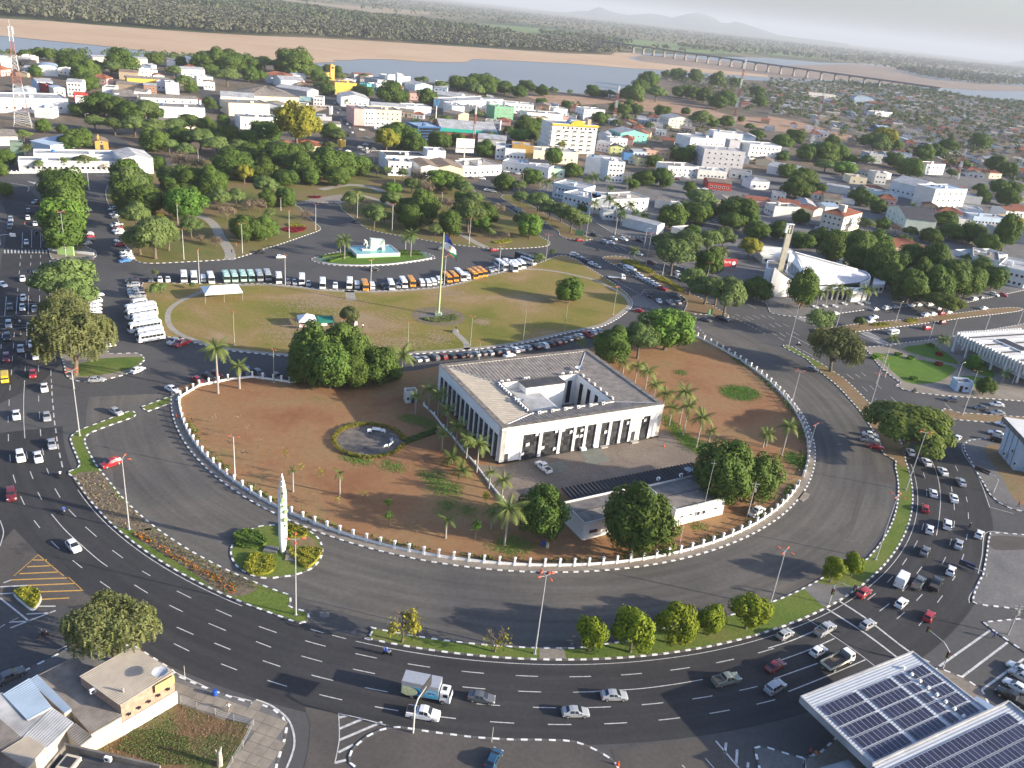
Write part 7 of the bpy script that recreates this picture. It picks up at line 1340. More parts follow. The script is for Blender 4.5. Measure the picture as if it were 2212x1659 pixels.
def roof_part(o,W_,D,h,kind,m,wall,pitch=.22,over=.4):
 b=MB();r=None
 if kind=='flat':
  t=.25
  for c,s in(((W_/2,t/2,h),(W_,t,.6)),((W_/2,D-t/2,h),(W_,t,.6)),((t/2,D/2,h),(t,D-2*t,.6)),((W_-t/2,D/2,h),(t,D-2*t,.6))):b.box(c,s)
  b.obj('parapet',wall,o);b=MB();b.box((W_/2,D/2,h),(W_-2*t,D-2*t,.06));r=b.obj('roof',m,o)
  if W_>9 and D>9:c=random.random();put('water_tank',TANKS[int(c*3)],o,(W_*(.2+.6*c),D*.6,h+.06));q=MB();q.box((W_*(.75-.5*c),D*.35,h+.06),(2.5,1.6,1.0+c));q.obj('roof_house',wall,o)
  return r
 P=max(.5,W_/22)if W_>12 else.6
 if kind=='gx':
  rz=h+D/2*pitch;corrug(b,(-over,-over,h-.05),(W_+over,-over,h-.05),(-over,D/2,rz),(W_+over,D/2,rz),P);corrug(b,(W_+over,D+over,h-.05),(-over,D+over,h-.05),(W_+over,D/2,rz),(-over,D/2,rz),P)
  for x in(0,W_):b.add([(x,0,h),(x,D,h),(x,D/2,rz-.02)],[(0,1,2)],1)
 elif kind=='gy':
  rz=h+W_/2*pitch;corrug(b,(-over,D+over,h-.05),(-over,-over,h-.05),(W_/2,D+over,rz),(W_/2,-over,rz),P);corrug(b,(W_+over,-over,h-.05),(W_+over,D+over,h-.05),(W_/2,-over,rz),(W_/2,D+over,rz),P)
  for y in(0,D):b.add([(0,y,h),(W_,y,h),(W_/2,y,rz-.02)],[(0,1,2)],1)
 elif kind=='hip':
  e=min(W_,D)/2*.98;rz=h+e*pitch*1.4;A=[(-over,-over,h-.05),(W_+over,-over,h-.05),(W_+over,D+over,h-.05),(-over,D+over,h-.05)]
  R=[(e,D/2,rz),(W_-e,D/2,rz)]if W_>=D else[(W_/2,e,rz),(W_/2,D-e,rz)];q=[0,1,1,0]if W_>=D else[0,0,1,1]
  for i in range(4):j=(i+1)%4;corrug(b,A[i],A[j],R[q[i]],R[q[j]],.5,.05)
 elif kind=='shed':corrug(b,(-over,-over,h-.05),(W_+over,-over,h-.05),(-over,D+over,h+D*pitch*.5),(W_+over,D+over,h+D*pitch*.5),P);b.box((W_/2,D-.1,h),(W_,.2,D*pitch*.5-.05),m=1)
 elif kind=='arch':
  n=10;pts=[(W_/2-(W_/2+over)*cos(pi*i/n),h+W_*.16*sin(pi*i/n))for i in range(n+1)]
  for(x0,z0),(x1,z1)in zip(pts[:-1],pts[1:]):b.add([(x0,-over,z0),(x1,-over,z1),(x1,D+over,z1),(x0,D+over,z0)],[(0,1,2,3)])
  for y in(0,D):b.add([(x,y,z)for x,z in pts],[tuple(range(n+1))],1)
 return b.obj('roof',[m,wall],o)
WALLC={}
def wallm(c):
 if c not in WALLC:WALLC[c]=mat('wall_%d'%len(WALLC),c,0.8,noise=.09,scale=.25)
 return WALLC[c]
BLD=[];BL=[]
WH,OW,CR,TN,YL,OC,PK_,GY,LB,BRK,TL,RD,LG_=(.72,.72,.70),(.62,.60,.56),(.66,.57,.40),(.44,.34,.24),(.68,.44,.08),(.52,.31,.08),(.60,.36,.32),(.36,.36,.37),(.46,.56,.66),(.36,.19,.12),(.10,.42,.38),(.38,.05,.04),(.55,.62,.30)
RF={'g':ROOFG,'t':ROOFT,'l':ROOFL,'d':ROOFD,'r':ROOFR,'b':ROOFB,'u':ROOFBL,'k':DECK}
def bld(rc,u1,v1,u2,v2,h,D,wall,rf,label,win=None,name='building',side=None,cat='building',ground=False,rot=None):
 """front wall top edge (u1,v1)-(u2,v2) at height h, depth D; rf = roof kind + roof colour letter"""
 A,B=K[rc](u1,v1,0 if ground else h),K[rc](u2,v2,0 if ground else h);A.z=B.z=0;W_=(B-A).length
 o=thing(name,A,heading(B-A),label,cat);wm=wallm(wall)if isinstance(wall,tuple)else wall
 b=MB();b.box((W_/2,D/2,-.1),(W_,D,h+.1));b.obj('wall',wm,o)
 roof_part(o,W_,D,h,rf[:-1],RF[rf[-1]],wm)
 if win:
  for w in win:windows(o,W_,D,*w)
 c=o.matrix_basis@Vector((W_/2,D/2,0));BLD.append((c.x,c.y,max(W_,D)/2));BL.append((c,label));return o,W_,D
def ac_unit(p,rz,label,group):
 o=AC.stamp(p,rz,label,'air conditioner',group);return o
AC=Proto('air_conditioner');_b=MB();_b.box((0,0,.08),(.85,.38,.68));_b.box((-.3,0,0),(.06,.38,.08));_b.box((.3,0,0),(.06,.38,.08));AC.part('case',_b.mesh('case',WHITE));_b=MB();_b.tube([(-.1,-.19,.42),(-.1,-.205,.42)],.25,12);AC.part('fan_grille',_b.mesh('fan_grille',DARKMET))
DISHM=mat('dish_grey',(.42,.44,.47),.6)
def dish(p,r,label):
 o=thing('satellite_dish',p,random.uniform(0,6),label,'satellite dish');b=MB();n=16;R=lambda q:[(r*q*cos(2*pi*k/n),r*q*sin(2*pi*k/n),.9+r*.28*q*q)for k in range(n)];b.loft([R(.05),R(.5),R(1)],caps=False);d=b.obj('bowl',DISHM,o);b=MB();b.tube([(0,0,0),(0,0,.95)],.05,6);b.obj('stand',STEEL,o);b=MB();b.tube([(r*.8,0,1.1),(0,0,.9+r*.8)],.02,4);b.obj('feed_arm',STEEL,o)
PH_=K[2,1].h((2105,700),(2130,385));D0=K[2,1](2130,385,PH_);C0=K[2,2](1320,175,PH_);A0=K[1,1](1607,1490,PH_);B0=K[1,2](660,1355,PH_)
prz=heading(C0-D0);PWd=((C0-D0).length+(B0-A0).length)/2;PDp=((A0-D0).length+(B0-C0).length)/2
pal=thing('palace',(D0.x,D0.y,.12),prz,'white two-storey palace with colonnades around an open courtyard','building');H=PH_-.12;BND=2.7;T_=1.3
MARB=mat('dark_marble',(0.035,0.035,0.037),0.25,noise=.35,scale=1.2,spec=.5);PCAP=mat('parapet_stain',(0.17,0.15,0.13),0.95,noise=.4,scale=.7)
tile_me=MB();tile_me.box((0,0,0),(.96,.05,.94));TILE=tile_me.mesh('glass_panel',mat('panel_glass',(0.05,0.05,0.053),0.22,spec=.5,obj_random=.55));TILEW=tile_me.mesh('open_pane',mat('pane_white',(.72,.72,.72),.4))
def facade(x,y,rz,L,ops,rows=8,white=(),rec=.3):
 """one front in its own frame: solid wall with recessed dark bays between white piers"""
 f=thing('facade',(x,y,0),rz);f.parent=pal;b=MB();s=0.0
 for(a,c)in ops+[(L,L)]:
  if a>s+.02:b.box(((s+a)/2,T_/2,.5),(a-s,T_,H-BND-.5))
  s=c
 b.box((L/2,T_/2,H-BND),(L,T_,BND));b.box((L/2,.0,H-.5),(L+.1,.18,.3));b.obj('wall',WALLW,f)
 b=MB();b.box((L/2,T_/2,0),(L+.06,T_+.06,.5));b.obj('plinth',MARB,f)
 for i,(a,c)in enumerate(ops):
  n=max(2,round((c-a)/1.15));w=(c-a)/n;hh=(H-BND-.5)/rows
  b=MB();b.box(((a+c)/2,rec+.16,.5),(c-a,.2,H-BND-.5));b.obj('bay_backing',MARB,f)
  for j in range(n):
   for k in range(rows):
    wh=(i,j,k)in white
    put('open_pane' if wh else 'glass_panel',TILEW if wh else TILE,f,(a+w*(j+.5),rec-(.0 if not wh else.2),.5+hh*k+.03),0 if not wh else.25,(w,1,hh))
  ed=[(a,.45)]if i==0 or a-ops[i-1][1]>1.6 else[((a+ops[i-1][1])/2,a-ops[i-1][1]+.1)]
  if i==len(ops)-1 or ops[i+1][0]-c>1.6:ed.append((c,.45))
  for e,w in ed:
   q=MB();q.box((e,-.04,.5),(w,.16,H-BND-.3));q.box((e,-.05,.35),(w+.15,.3,.3));q.obj('pilaster',WALLW,f)
 return f
fr=[(.12,.222),(.238,.338),(.352,.428),(.442,.497),(.511,.568),(.598,.652),(.666,.723),(.737,.793),(.858,.926)]
facade(0,0,0,PWd,[(a*PWd,c*PWd)for a,c in fr],8,{(0,1,4),(0,0,1),(1,0,2),(1,3,1),(1,3,7),(3,0,4),(3,1,4),(3,1,6),(5,1,4),(7,1,6),(8,1,6),(8,0,7),(0,3,7),(2,0,7),(2,2,6)})
n=13;ls=[(.03+.94*k/n+.0055,.03+.94*(k+1)/n-.0055)for k in range(n)]
facade(0,PDp,-pi/2,PDp,[(a*PDp,c*PDp)for a,c in ls],7,(),.16)
facade(PWd,0,pi/2,PDp,[(a*PDp,c*PDp)for a,c in ls[::2]],7)
b=MB();b.box((PWd/2,PDp-T_/2,0),(PWd-2*T_-.1,T_,H));b.obj('rear_wall',WALLW,pal)
b=MB()
for c,s in(((PWd/2,.66,H),(PWd+.1,1.4,.16)),((PWd/2,PDp-.66,H),(PWd+.1,1.4,.16)),((.66,PDp/2,H),(1.4,PDp-2.8,.16)),((PWd-.66,PDp/2,H),(1.4,PDp-2.8,.16))):b.box(c,s)
b.obj('parapet_cap',PCAP,pal)
def lz(px,py,z):X,Y=(1700+px*960/2212)/4032*2212,(1350+py*960/2212)/3024*1659;q=gd(X,Y,z)-Vector((D0.x,D0.y,0));c,s=cos(-prz),sin(-prz);return q.x*c-q.y*s,q.x*s+q.y*c
zin=PH_-.6;c1,c2,c3,c4=lz(905,635,zin),lz(1630,525,zin),lz(1320,285,zin),lz(645,370,zin)
X0,X1=(c1[0]+c4[0])/2,(c2[0]+c3[0])/2;Y0,Y1=(c1[1]+c2[1])/2,(c3[1]+c4[1])/2
zo,zn=H-.12,H-.95;o_=1.37
for nm,a,bq,ia,ib,m_ in(('roof_slope',(o_,o_),(PWd-o_,o_),(X0,Y0),(X1,Y0),ROOFG),('roof_slope',(PWd-o_,o_),(PWd-o_,PDp-o_),(X1,Y0),(X1,Y1),ROOFG),('roof_slope',(PWd-o_,PDp-o_),(o_,PDp-o_),(X1,Y1),(X0,Y1),ROOFG),('roof_slope',(o_,PDp-o_),(o_,o_),(X0,Y1),(X0,Y0),ROOFT)):
 b=MB();a,bq,ia,ib=(Vector((*v,0))for v in(a,bq,ia,ib));e=(bq-a).normalized();nn=Vector((-e.y,e.x,0));L_=(bq-a).length;d_=(ia-a).dot(nn);i0,i1=(ia-a).dot(e),(ib-a).dot(e);k_=int(L_/.5);V=[]
 for j in range(k_+1):
  s_=L_*j/k_;f_=max(0,min(1,s_/i0,(L_-s_)/(L_-i1)));p_=a+e*s_;q_=p_+nn*(d_*f_);z_=.10*(j%2);V+=[(p_.x,p_.y,zo+z_),(q_.x,q_.y,zo+(zn-zo)*f_+z_)]
 b.add(V,[(2*j,2*j+2,2*j+3,2*j+1)for j in range(k_)]);b.obj(nm,m_,pal)
b=MB()
for a,c in(((o_,o_),(X0,Y0)),((PWd-o_,o_),(X1,Y0)),((PWd-o_,PDp-o_),(X1,Y1)),((o_,PDp-o_),(X0,Y1))):b.tube([(*a,zo+.1),(*c,zn+.14)],.13,5)
b.obj('hip_flashing',STEEL,pal)
b=MB()
for c,s in((((X0+X1)/2,Y0-.2,0),(X1-X0+.8,.4,H-.45)),(((X0+X1)/2,Y1+.2,0),(X1-X0+.8,.4,H-.45)),((X0-.2,(Y0+Y1)/2,0),(.4,Y1-Y0,H-.45)),((X1+.2,(Y0+Y1)/2,0),(.4,Y1-Y0,H-.45))):b.box(c,s)
b.obj('court_wall',WALLW,pal);b=MB()
for c,s in((((X0+X1)/2,Y0-.25,H-.45),(X1-X0+1.0,.5,.12)),(((X0+X1)/2,Y1+.25,H-.45),(X1-X0+1.0,.5,.12)),((X0-.25,(Y0+Y1)/2,H-.45),(.5,Y1-Y0,.12)),((X1+.25,(Y0+Y1)/2,H-.45),(.5,Y1-Y0,.12))):b.box(c,s)
b.obj('court_cap',PCAP,pal);b=MB();b.box(((X0+X1)/2,(Y0+Y1)/2,0),(X1-X0,Y1-Y0,.1));b.obj('court_floor',PAVE_GREY,pal)
for k in range(4):put('court_window',WINB,pal,(X0+(X1-X0)*(.55+.11*k),Y1-.06,.8),0,(1.3,1,H-3));put('court_window',WINB,pal,(X1-.06,Y0+(Y1-Y0)*(.15+.22*k)+1.2,.8),-pi/2,(1.5,1,H-3))
LW=(X1-X0)*.42;b=MB();b.box((X0+LW/2,(Y0+Y1)/2-.5,.1),(LW,Y1-Y0-1.0,H-2.6));b.obj('inner_block',WALLW,pal);b=MB();corrug(b,(X0+.4,Y0+.5,H-2.46),(X0+.4,Y1-1.6,H-2.46),(X0+LW-.4,Y0+.5,H-2.42),(X0+LW-.4,Y1-1.6,H-2.42),.6,.05);b.obj('inner_roof',ROOFL,pal)
b=MB();b.box((X0+(X1-X0)*.48,Y1-2.0,.1),((X1-X0)*.5,4.0,H-.75));b.obj('stair_block',WALLW,pal);b=MB();b.box((X0+(X1-X0)*.48,Y1-2.0,H-.65),((X1-X0)*.5+.4,4.4,.3));b.box((X0+(X1-X0)*.48,Y1-2.0,H-.35),((X1-X0)*.44,3.6,.04));b.obj('stair_roof',ROOFD,pal)
def pw(x,y,z):c,s=cos(prz),sin(prz);return Vector((D0.x+x*c-y*s,D0.y+x*s+y*c,z+.12))
for k in range(12):ac_unit(pw(X0-.9,Y0+1.2+(Y1-Y0)*.075*k+(1.4 if k>5 else 0),H-.75),prz-pi/2,'small air conditioner on the palace roof beside the tan slope','roof air conditioners tan side')
for k in range(6):ac_unit(pw(X0+(X1-X0)*(.06+.16*k),Y0-.95,H-.75),prz,'small air conditioner on the palace roof along the front of the courtyard','roof air conditioners front')
for k,(x,y)in enumerate(((.02,.7),(.1,.75),(.32,.8),(.36,.8),(.82,.9),(.93,.9),(1.0,.9))):ac_unit(pw(X0+(X1-X0)*x,Y1+y,H-.72),prz,'small air conditioner on the palace roof behind the courtyard','roof air conditioners rear')
for k in range(6):ac_unit(pw(X1+.8,Y0+(Y1-Y0)*(.06+.17*k),H-.72),prz+pi/2,'small air conditioner on the palace roof beside the grey eastern slope','roof air conditioners east')
dish(pw(X0-.6,Y0+5.5,H-.8),.9,'satellite dish on the palace roof beside the white inner roof');dish(pw(X1+1.8,Y1+2.2,H-.9),1.2,'pale satellite dish on the palace roof near the rear corner')
q=MB();q.box((0,0,0),(.9,.3,.14));BLK=q.mesh('parapet_block',WHITE)
for k in range(11):put('parapet_block',BLK,pal,(PWd*(.09+.075*k)+random.uniform(-.5,.5),PDp-.95,H-.02));put('parapet_block',BLK,pal,(PWd-.95,PDp*(.07+.085*k)+random.uniform(-.4,.4),H-.02),pi/2)
for k in range(10):
 q=MB();q.box((random.uniform(4,PWd-4),random.uniform(PDp-6,PDp-3),H-.45),(random.uniform(.8,2.2),random.uniform(.6,1.1),.06));q.obj('patch_sheet',ROOFL,pal)
q=MB();q.box((PWd*.83,-.6,0),(2.2,1.2,.45));q.obj('step',CONC,pal);q=MB();q.box((PWd*.63,-.5,0),(2.0,1.0,.45));q.obj('step',CONC,pal);put('door',DOOR,pal,(PWd*.81,-.06,.45),0,(1.1,1,2.6));put('door',DOOR,pal,(PWd*.03,-.06,.45),0,(.9,1,2.2))
BRICKC=ground_mat('courtyard_brick',[(0.3,(0.155,0.125,0.10)),(0.7,(0.225,0.185,0.15))],0.12,fine=2.2,fine_amt=.3)
patch('courtyard',pts_of(((2,1),[(1900,700),(2110,715)]),((2,2),[(0,690),(600,560),(1250,470),(1310,395),(1600,610),(1590,690),(420,905),(60,1000),(-90,1060)]),((2,1),[(2000,850)])),.14,BRICKC,sm=1)
patch('ramp_slab',pts_of(((2,2),[(585,590),(745,545),(850,670),(650,710)])),.17,mat('slab_greenish',(.16,.165,.14),.9,noise=.15,scale=.6),sm=1);patch('ramp_slab',pts_of(((2,2),[(320,690),(440,670),(500,745),(350,775)])),.155,mat('slab_greenish',(0,0,0)),sm=1)
bw=thing('garden_wall',K[2,1](1450,190),0,'low white wall with posts between the palms and the palace','wall');bo=Vector(bw.location);P=[K[2,1](u,v)for u,v in((1450,190),(1540,275),(1620,385),(1690,450),(1780,570),(1890,700),(2010,860),(2130,1010),(2200,1060))]
for A,B in zip(P[:-1],P[1:]):d=B-A;q=MB();q.box((0,0,.12),(d.length,.22,.5));s=q.obj('wall_panel',WHITE,bw);s.location=(A+B)/2-bo;s.rotation_euler=(0,0,heading(d))
for A in P:q=MB();q.box((0,0,.12),(.4,.4,.9));q.box((0,0,1.02),(.3,.3,.3),top=(.3,.3));s=q.obj('post',WHITE,bw);s.location=A-bo
o,W_,D_=bld((2,1),1290,170,1390,165,2.9,2.6,OW,'flatk','small white guard hut beside the palm row',None,'guard_hut',ground=True);put('door',DOOR,o,(W_*.5,-.05,0),0,(.9,1,2.1));put('window',WIN,o,(W_*.1,-.05,1),0,(.7,1,1))
a1=K[2,2](1385,1240);a2=K[2,2](1815,1130);AH=K[2,2].h((1385,1240),(1400,1085));arz=heading(a2-a1);AW=(a2-a1).length;an=thing('annex',(a1.x,a1.y,.12),arz,'low white L-shaped annex with grey corrugated roofs inside the fence','building')
fw_=(K[2,2](600,1365)-a1);c_,s_=cos(-arz),sin(-arz);xl,yl=fw_.x*c_-fw_.y*s_,fw_.x*s_+fw_.y*c_
def low_wing(x0,y0,w,d,h,nm,slope):
 b=MB();b.box((x0+w/2,y0+d/2,0),(w,d,h));b.obj('wall',WALLW,an);b=MB();t=.2
 for c,s in(((x0+w/2,y0+t/2,h),(w,t,.5)),((x0+w/2,y0+d-t/2,h),(w,t,.5)),((x0+t/2,y0+d/2,h),(t,d-2*t,.5)),((x0+w-t/2,y0+d/2,h),(t,d-2*t,.5))):b.box(c,s)
 b.obj('parapet',WALLS,an)
 for k,(ya,yb)in enumerate(((t,d*.48),(d-t,d*.5))):
  b=MB();corrug(b,(x0+t,y0+ya,h+.05),(x0+w-t,y0+ya,h+.05),(x0+t,y0+yb,h+.42),(x0+w-t,y0+yb,h+.42),.45,.05);b.obj('roof',ROOFG,an)
low_wing(0,0,AW,10.5,AH-.5,'a',1);low_wing(xl+.3,yl+.3,-xl-.6,8.5,AH-.7,'b',1)
for f_,h_,z_ in((.10,.5,2.0),(.28,.5,2.0),(.43,1.1,1.5),(.54,1.1,1.5),(.78,.5,2.0)):put('window',WIN,an,(AW*f_,-.04,z_),0,(1.1,1,h_))
for k in range(2):put('window',WIN,an,(xl+1.5+4.5*k,yl+.25,1.3),0,(2.6,1,1.0))
cp0,cp1=K[2,2](420,905,3),K[2,2](1560,680,3);cq0=K[2,2](460,1000,3);cpo=thing('carport',(cp0.x,cp0.y,.12),heading(cp1-cp0),'long black ridged carport roof behind the annex','carport');CL_=(cp1-cp0).length;b=MB();corrug(b,(0,0,2.9),(CL_,0,2.9),(0,-5.2,2.7),(CL_,-5.2,2.7),1.0,.28);b.obj('roof',mat('carport_black',(.035,.035,.038),.7,noise=.2,scale=.8),cpo)
for k in range(9):
 for y in(-.3,-4.9):q=MB();q.box((.3+(CL_-.6)*k/8,y,0),(.16,.16,2.75));q.obj('post',CONC,cpo)
b=MB();b.box((CL_/2,-5.5,0),(CL_,.3,3.2));b.obj('rear_wall',mat('wall_raw',(.40,.30,.20),.9,noise=.3,scale=.6),cpo)
for k,(u,v)in enumerate(((1262,830),(1458,798),(1585,775),(1610,800))):ac_unit(K[2,2](u,v,AH),arz,'air conditioner on the annex roof','annex air conditioners')
dish(K[2,2](1520,775,AH),1.1,'white satellite dish at the far corner of the annex roof')
# ================================================================== THE CHURCH: curved white shell, tan bell tower
zc=lambda px,py,z=0:gd((3000+px*500/2183)/4032*2212,(860+py*500/2183)/3024*1659,z)
ch=thing('church',(0,0,.12),0,'white church with curved shell walls, sloping grey roof and slender tower','church')
wallp=[zc(145,1330),zc(330,1400),zc(600,1470),zc(960,1450),zc(1230,1420),zc(1530,1440),zc(1770,1440)]
topA=[(220,845,12.5),(400,1000,9),(580,1090,6.5),(950,1165,5.2),(1300,1160,5.0),(1700,1110,5.2),(1870,1030,6.2),(1800,920,6.8),(1650,880,7.2)];T2=smooth([zc(x,y,z)for x,y,z in topA],False,4)
b=MB();base=[Vector((p.x,p.y,0))for p in T2]
for i in list(range(0,12))+list(range(20,32)):
 p,q=T2[i],T2[i+1];d=(q-p);nn=Vector((-d.y,d.x,0)).normalized()*.4
 b.add([base[i],base[i+1],q,p,base[i]+nn,base[i+1]+nn,q+nn,p+nn],[(0,1,2,3),(7,6,5,4),(3,2,6,7)])
b.obj('curved_wall',WALLW,ch)
ridge=[zc(490,545,16.5),zc(620,640,12.5),zc(1640,880,8.2)]
RPALE=mat('church_roof',(.50,.50,.53),.75,noise=.1,scale=.5);b=MB();R_=[zc(620,640,12.0),zc(735,880,9.6),zc(700,1000,8.6),zc(580,1040,7.4),zc(420,985,8.2),zc(580,1085,6.2),zc(950,1150,5.1),zc(1300,1148,5.0),zc(1700,1098,5.1),zc(1860,1020,5.8),zc(1790,925,6.4),zc(1640,895,7.2)]
cen=sum(R_,Vector())/len(R_);tri=tessellate_polygon([[Vector((p.x,p.y,0))for p in R_]]);b.add(R_,[t for t in tri]);b.obj('roof',RPALE,ch)
b=MB();P1,P2=zc(560,580,14.2),zc(1645,880,7.8);P3,P4=zc(620,640,12.0),zc(1640,915,7.0);nn=Vector((.5,.9,0));b.add([P1,P2,P4,P3,P1+nn,P2+nn,Vector((P2.x,P2.y,0))+nn,Vector((P1.x,P1.y,0))+nn],[(0,1,2,3),(0,4,5,1),(4,7,6,5)]);b.obj('high_parapet',WALLW,ch)
hood=[zc(490,540,16.5),zc(590,640,14.5),zc(670,770,12.0),zc(710,880,10.2),zc(690,980,9.2),zc(600,1010,8.2),zc(480,960,8.0),zc(370,890,8.6)];hood=smooth(hood,False,4);b=MB();low=[Vector((p.x,p.y,p.z-(2.0 if i<24 else.8)))for i,p in enumerate(hood)];out_=[p+Vector((.9,-.3,-.2))for p in hood]
for i in range(len(hood)-1):b.add([hood[i],hood[i+1],out_[i+1],out_[i]],[(0,1,2,3)]);b.add([out_[i],out_[i+1],low[i+1]+Vector((.9,-.3,-.2)),low[i]+Vector((.9,-.3,-.2))],[(0,1,2,3)])
b.obj('curved_hood',WALLW,ch);b=MB();g=[zc(490,545,16.3),zc(590,645,14.3),zc(668,775,11.8),zc(700,885,10.0),zc(640,975,8.6),zc(410,920,8.0)];b.add(g,[tuple(range(6))]);b.obj('gable_face',WALLW,ch)
for k in range(8):
 x=445+25*k;q=zc(x,705+22*k,12.5-.35*k);r_=zc(x+5,925+6*k,8.6);q2=zc(x+15,715+22*k,12.4-.35*k);r2=zc(x+18,928+6*k,8.6);s=Vector((-.12,-.18,.06));b=MB();b.add([v+s for v in(q,q2,r2,r_)],[(0,1,2,3)]);b.obj('louvre_window',GLASSB,ch)
tw=zc(300,900,0);twp=[gd(*K[1,3].xy(100,690))];tb_=K[1,3](100,690);TH_=K[1,3].h((100,690),(190,275));TWR=thing('bell_tower',(tb_.x,tb_.y,.1),.15,'slender tan bell tower with a white cross opening beside the church','tower');TANW=mat('tower_tan',(.48,.44,.33),.85,noise=.12,scale=.6)
b=MB();b.box((0,0,0),(2.6,1.1,TH_-4.6));b.box((-1.1,0,TH_-4.6),(.4,1.1,4.2));b.box((1.1,0,TH_-4.6),(.4,1.1,4.2));b.obj('shaft',TANW,TWR);b=MB();b.box((0,0,TH_-.4),(2.9,1.4,.4));b.box((-1.7,0,TH_-4.2),(.8,1.1,4.2));b.obj('white_cap',WALLW,TWR);b=MB();b.box((0,-.2,TH_-4.3),(.35,.2,3.8));b.box((0,-.2,TH_-2.4),(1.8,.19,.35));b.obj('cross',WHITE,TWR)
for k in range(7):p=zc(1010+90*k,1400,0);q=MB();q.box((p.x,p.y,0),(.5,.8,4.6));q.obj('portal_pier',WALLW,ch)
pA,pB=zc(960,1400),zc(1530,1420);d=pB-pA;q=MB();q.box((d.length/2,2.2,0),(d.length,.3,4.6));o=q.obj('portal_glass',GLASSB,ch);o.location=pA;o.rotation_euler=(0,0,heading(d));q=MB();q.box((d.length/2+3,1.5,4.3),(d.length+7,4.5,.5));o=q.obj('portal_canopy',WALLW,ch);o.location=pA;o.rotation_euler=(0,0,heading(d))
pA,pB=zc(1520,1440),zc(1775,1440);d=pB-pA;q=MB();q.box((d.length/2,1.0,0),(d.length,2,4.6));wl=q.obj('lattice_wall',WALLW,ch);wl.location=pA;wl.rotation_euler=(0,0,heading(d))
for r in range(4):
 for k in range(10):q=MB();q.box((.5+d.length*.09*k+.2*(r%2),-.02,2.0+.42*r),(.3,.06,.24));q.obj('lattice_opening',GLASSD,wl)
q=MB();pts=[zc(x,y)for x,y in((20,1080),(110,1100),(215,1090),(240,1000),(150,930),(40,950))];q.prism(pts,0,6.0);q.obj('side_chapel',WALLW,ch);q=MB();q.prism([p.lerp(pts[3],.12)for p in pts],6.0,6.06);q.obj('chapel_roof',DECK,ch)
q=MB();pts=[zc(x,y)for x,y in((1860,1300),(2060,1290),(2110,1180),(2040,1100),(1900,1100))];q.prism(pts,0,4.2);q.obj('side_wing',WALLW,ch)
for k in range(2):p=zc(1900+80*k,1290);put('window',WIN,ch,(p.x,p.y-.1,1.2),-.1,(1.8,1,1.8))
prz2=.1;pr0=K[1,3](-60,620)
pgl=thing('pergola',(pr0.x,pr0.y,.1),.12,'white parish hall with slatted concrete roof beams behind the tower','building');q=MB();q.box((9,6,0),(17,11,3.4));q.obj('wall',WALLS,pgl)
for k in range(6):q=MB();q.box((9,1+2.3*k,3.4+.25*k),(19,1.0,.7));q.obj('roof_beam',WALLW,pgl)
for k in range(5):put('window',WIN,pgl,(1.5+3.3*k,.45,.8),0,(1.4,1,1.8))
for k,(u,v)in enumerate(((408,1000),(490,992),(578,992),(660,972),(798,974),(860,964))):p=K[1,3](u,v);q=MB();n=14;r=lambda z,rr_:[(rr_*cos(2*pi*j/n),rr_*sin(2*pi*j/n),z)for j in range(n)];q.loft([r(0,1.1),r(.45,1.25),r(.45,1.0),r(.3,.95)]);o=q.obj('planter',WHITE);o.location=(p.x,p.y,.12);tag(o,'round white palm planter in front of the church','planter','church planters')
# ================================================================== SOLAR ROOF BUILDING
SH=5.4;s00,s10,s01=K[3,3](285,1075,SH),K[3,3](1245,685,SH),K[3,3](860,1680,SH);so=thing('solar_building',(s00.x,s00.y,.1),heading(s10-s00),'white building with a large roof of dark solar panels','building');SW=(s10-s00).length;ey=Vector((-(s10-s00).y,(s10-s00).x,0)).normalized()
sgn=-1;SD=26.0
ROOFM=mat('metal_roof',(.46,.48,.50),.5,metal=.2,noise=.06,scale=.5);b=MB();corrug(b,(0,-SD,SH+.6),(0,0,SH+.6),(SW,-SD,SH+.35),(SW,0,SH+.35),.5,.05);b.obj('roof',ROOFM,so)
b=MB()
for c,s in(((SW/2,.12,SH-.5),(SW+.3,.25,1.2)),((-.12,-SD/2,SH-.5),(.25,SD,1.25)),((SW+.12,-SD/2,SH-.5),(.25,SD,1.1))):b.box(c,s)
b.obj('fascia',ROOFL,so);b=MB();b.box((SW*.58,-SD/2-1.5,0),(SW*.62,SD-5,SH));b.obj('wall',WALLW,so)
PVM=mat('solar_cell',(.030,.032,.060),.22,spec=.5,noise=.25,scale=1.4,obj_random=.2);q=MB();q.box((0,0,0),(.98,1.94,.04));PVF=mat('panel_frame',(.5,.5,.52),.4);q.box((0,-.965,0),(1.0,.03,.05),m=1);q.box((0,.965,0),(1.0,.03,.05),m=1);q.box((-.49,0,0),(.02,1.9,.05),m=1);q.box((.49,0,0),(.02,1.9,.05),m=1);PV=q.mesh('solar_panel',[PVM,PVF])
ncol=int((SW-1.6)/1.03)
for r in range(9):
 for k in range(ncol):
  if k in(int(ncol*.36),int(ncol*.70))or k==int(ncol*.82)or(r>5 and k>ncol*.84):continue
  put('solar_panel',PV,so,(.9+1.03*k+.5,-2.6-2.22*r-1.0,SH+.70-.25*k/ncol))
for k in range(10):q=MB();q.box((SW*.81,-2.0-1.6*k,SH+.6),(.6,.5,.35),top=(.6,.6));q.obj('roof_vent',WHITE,so)
s2=K[3,3](1480,1330,SH);q=(s2-s00);c,s=cos(-heading(s10-s00)),sin(-heading(s10-s00));x2,y2=q.x*c-q.y*s,q.x*s+q.y*c
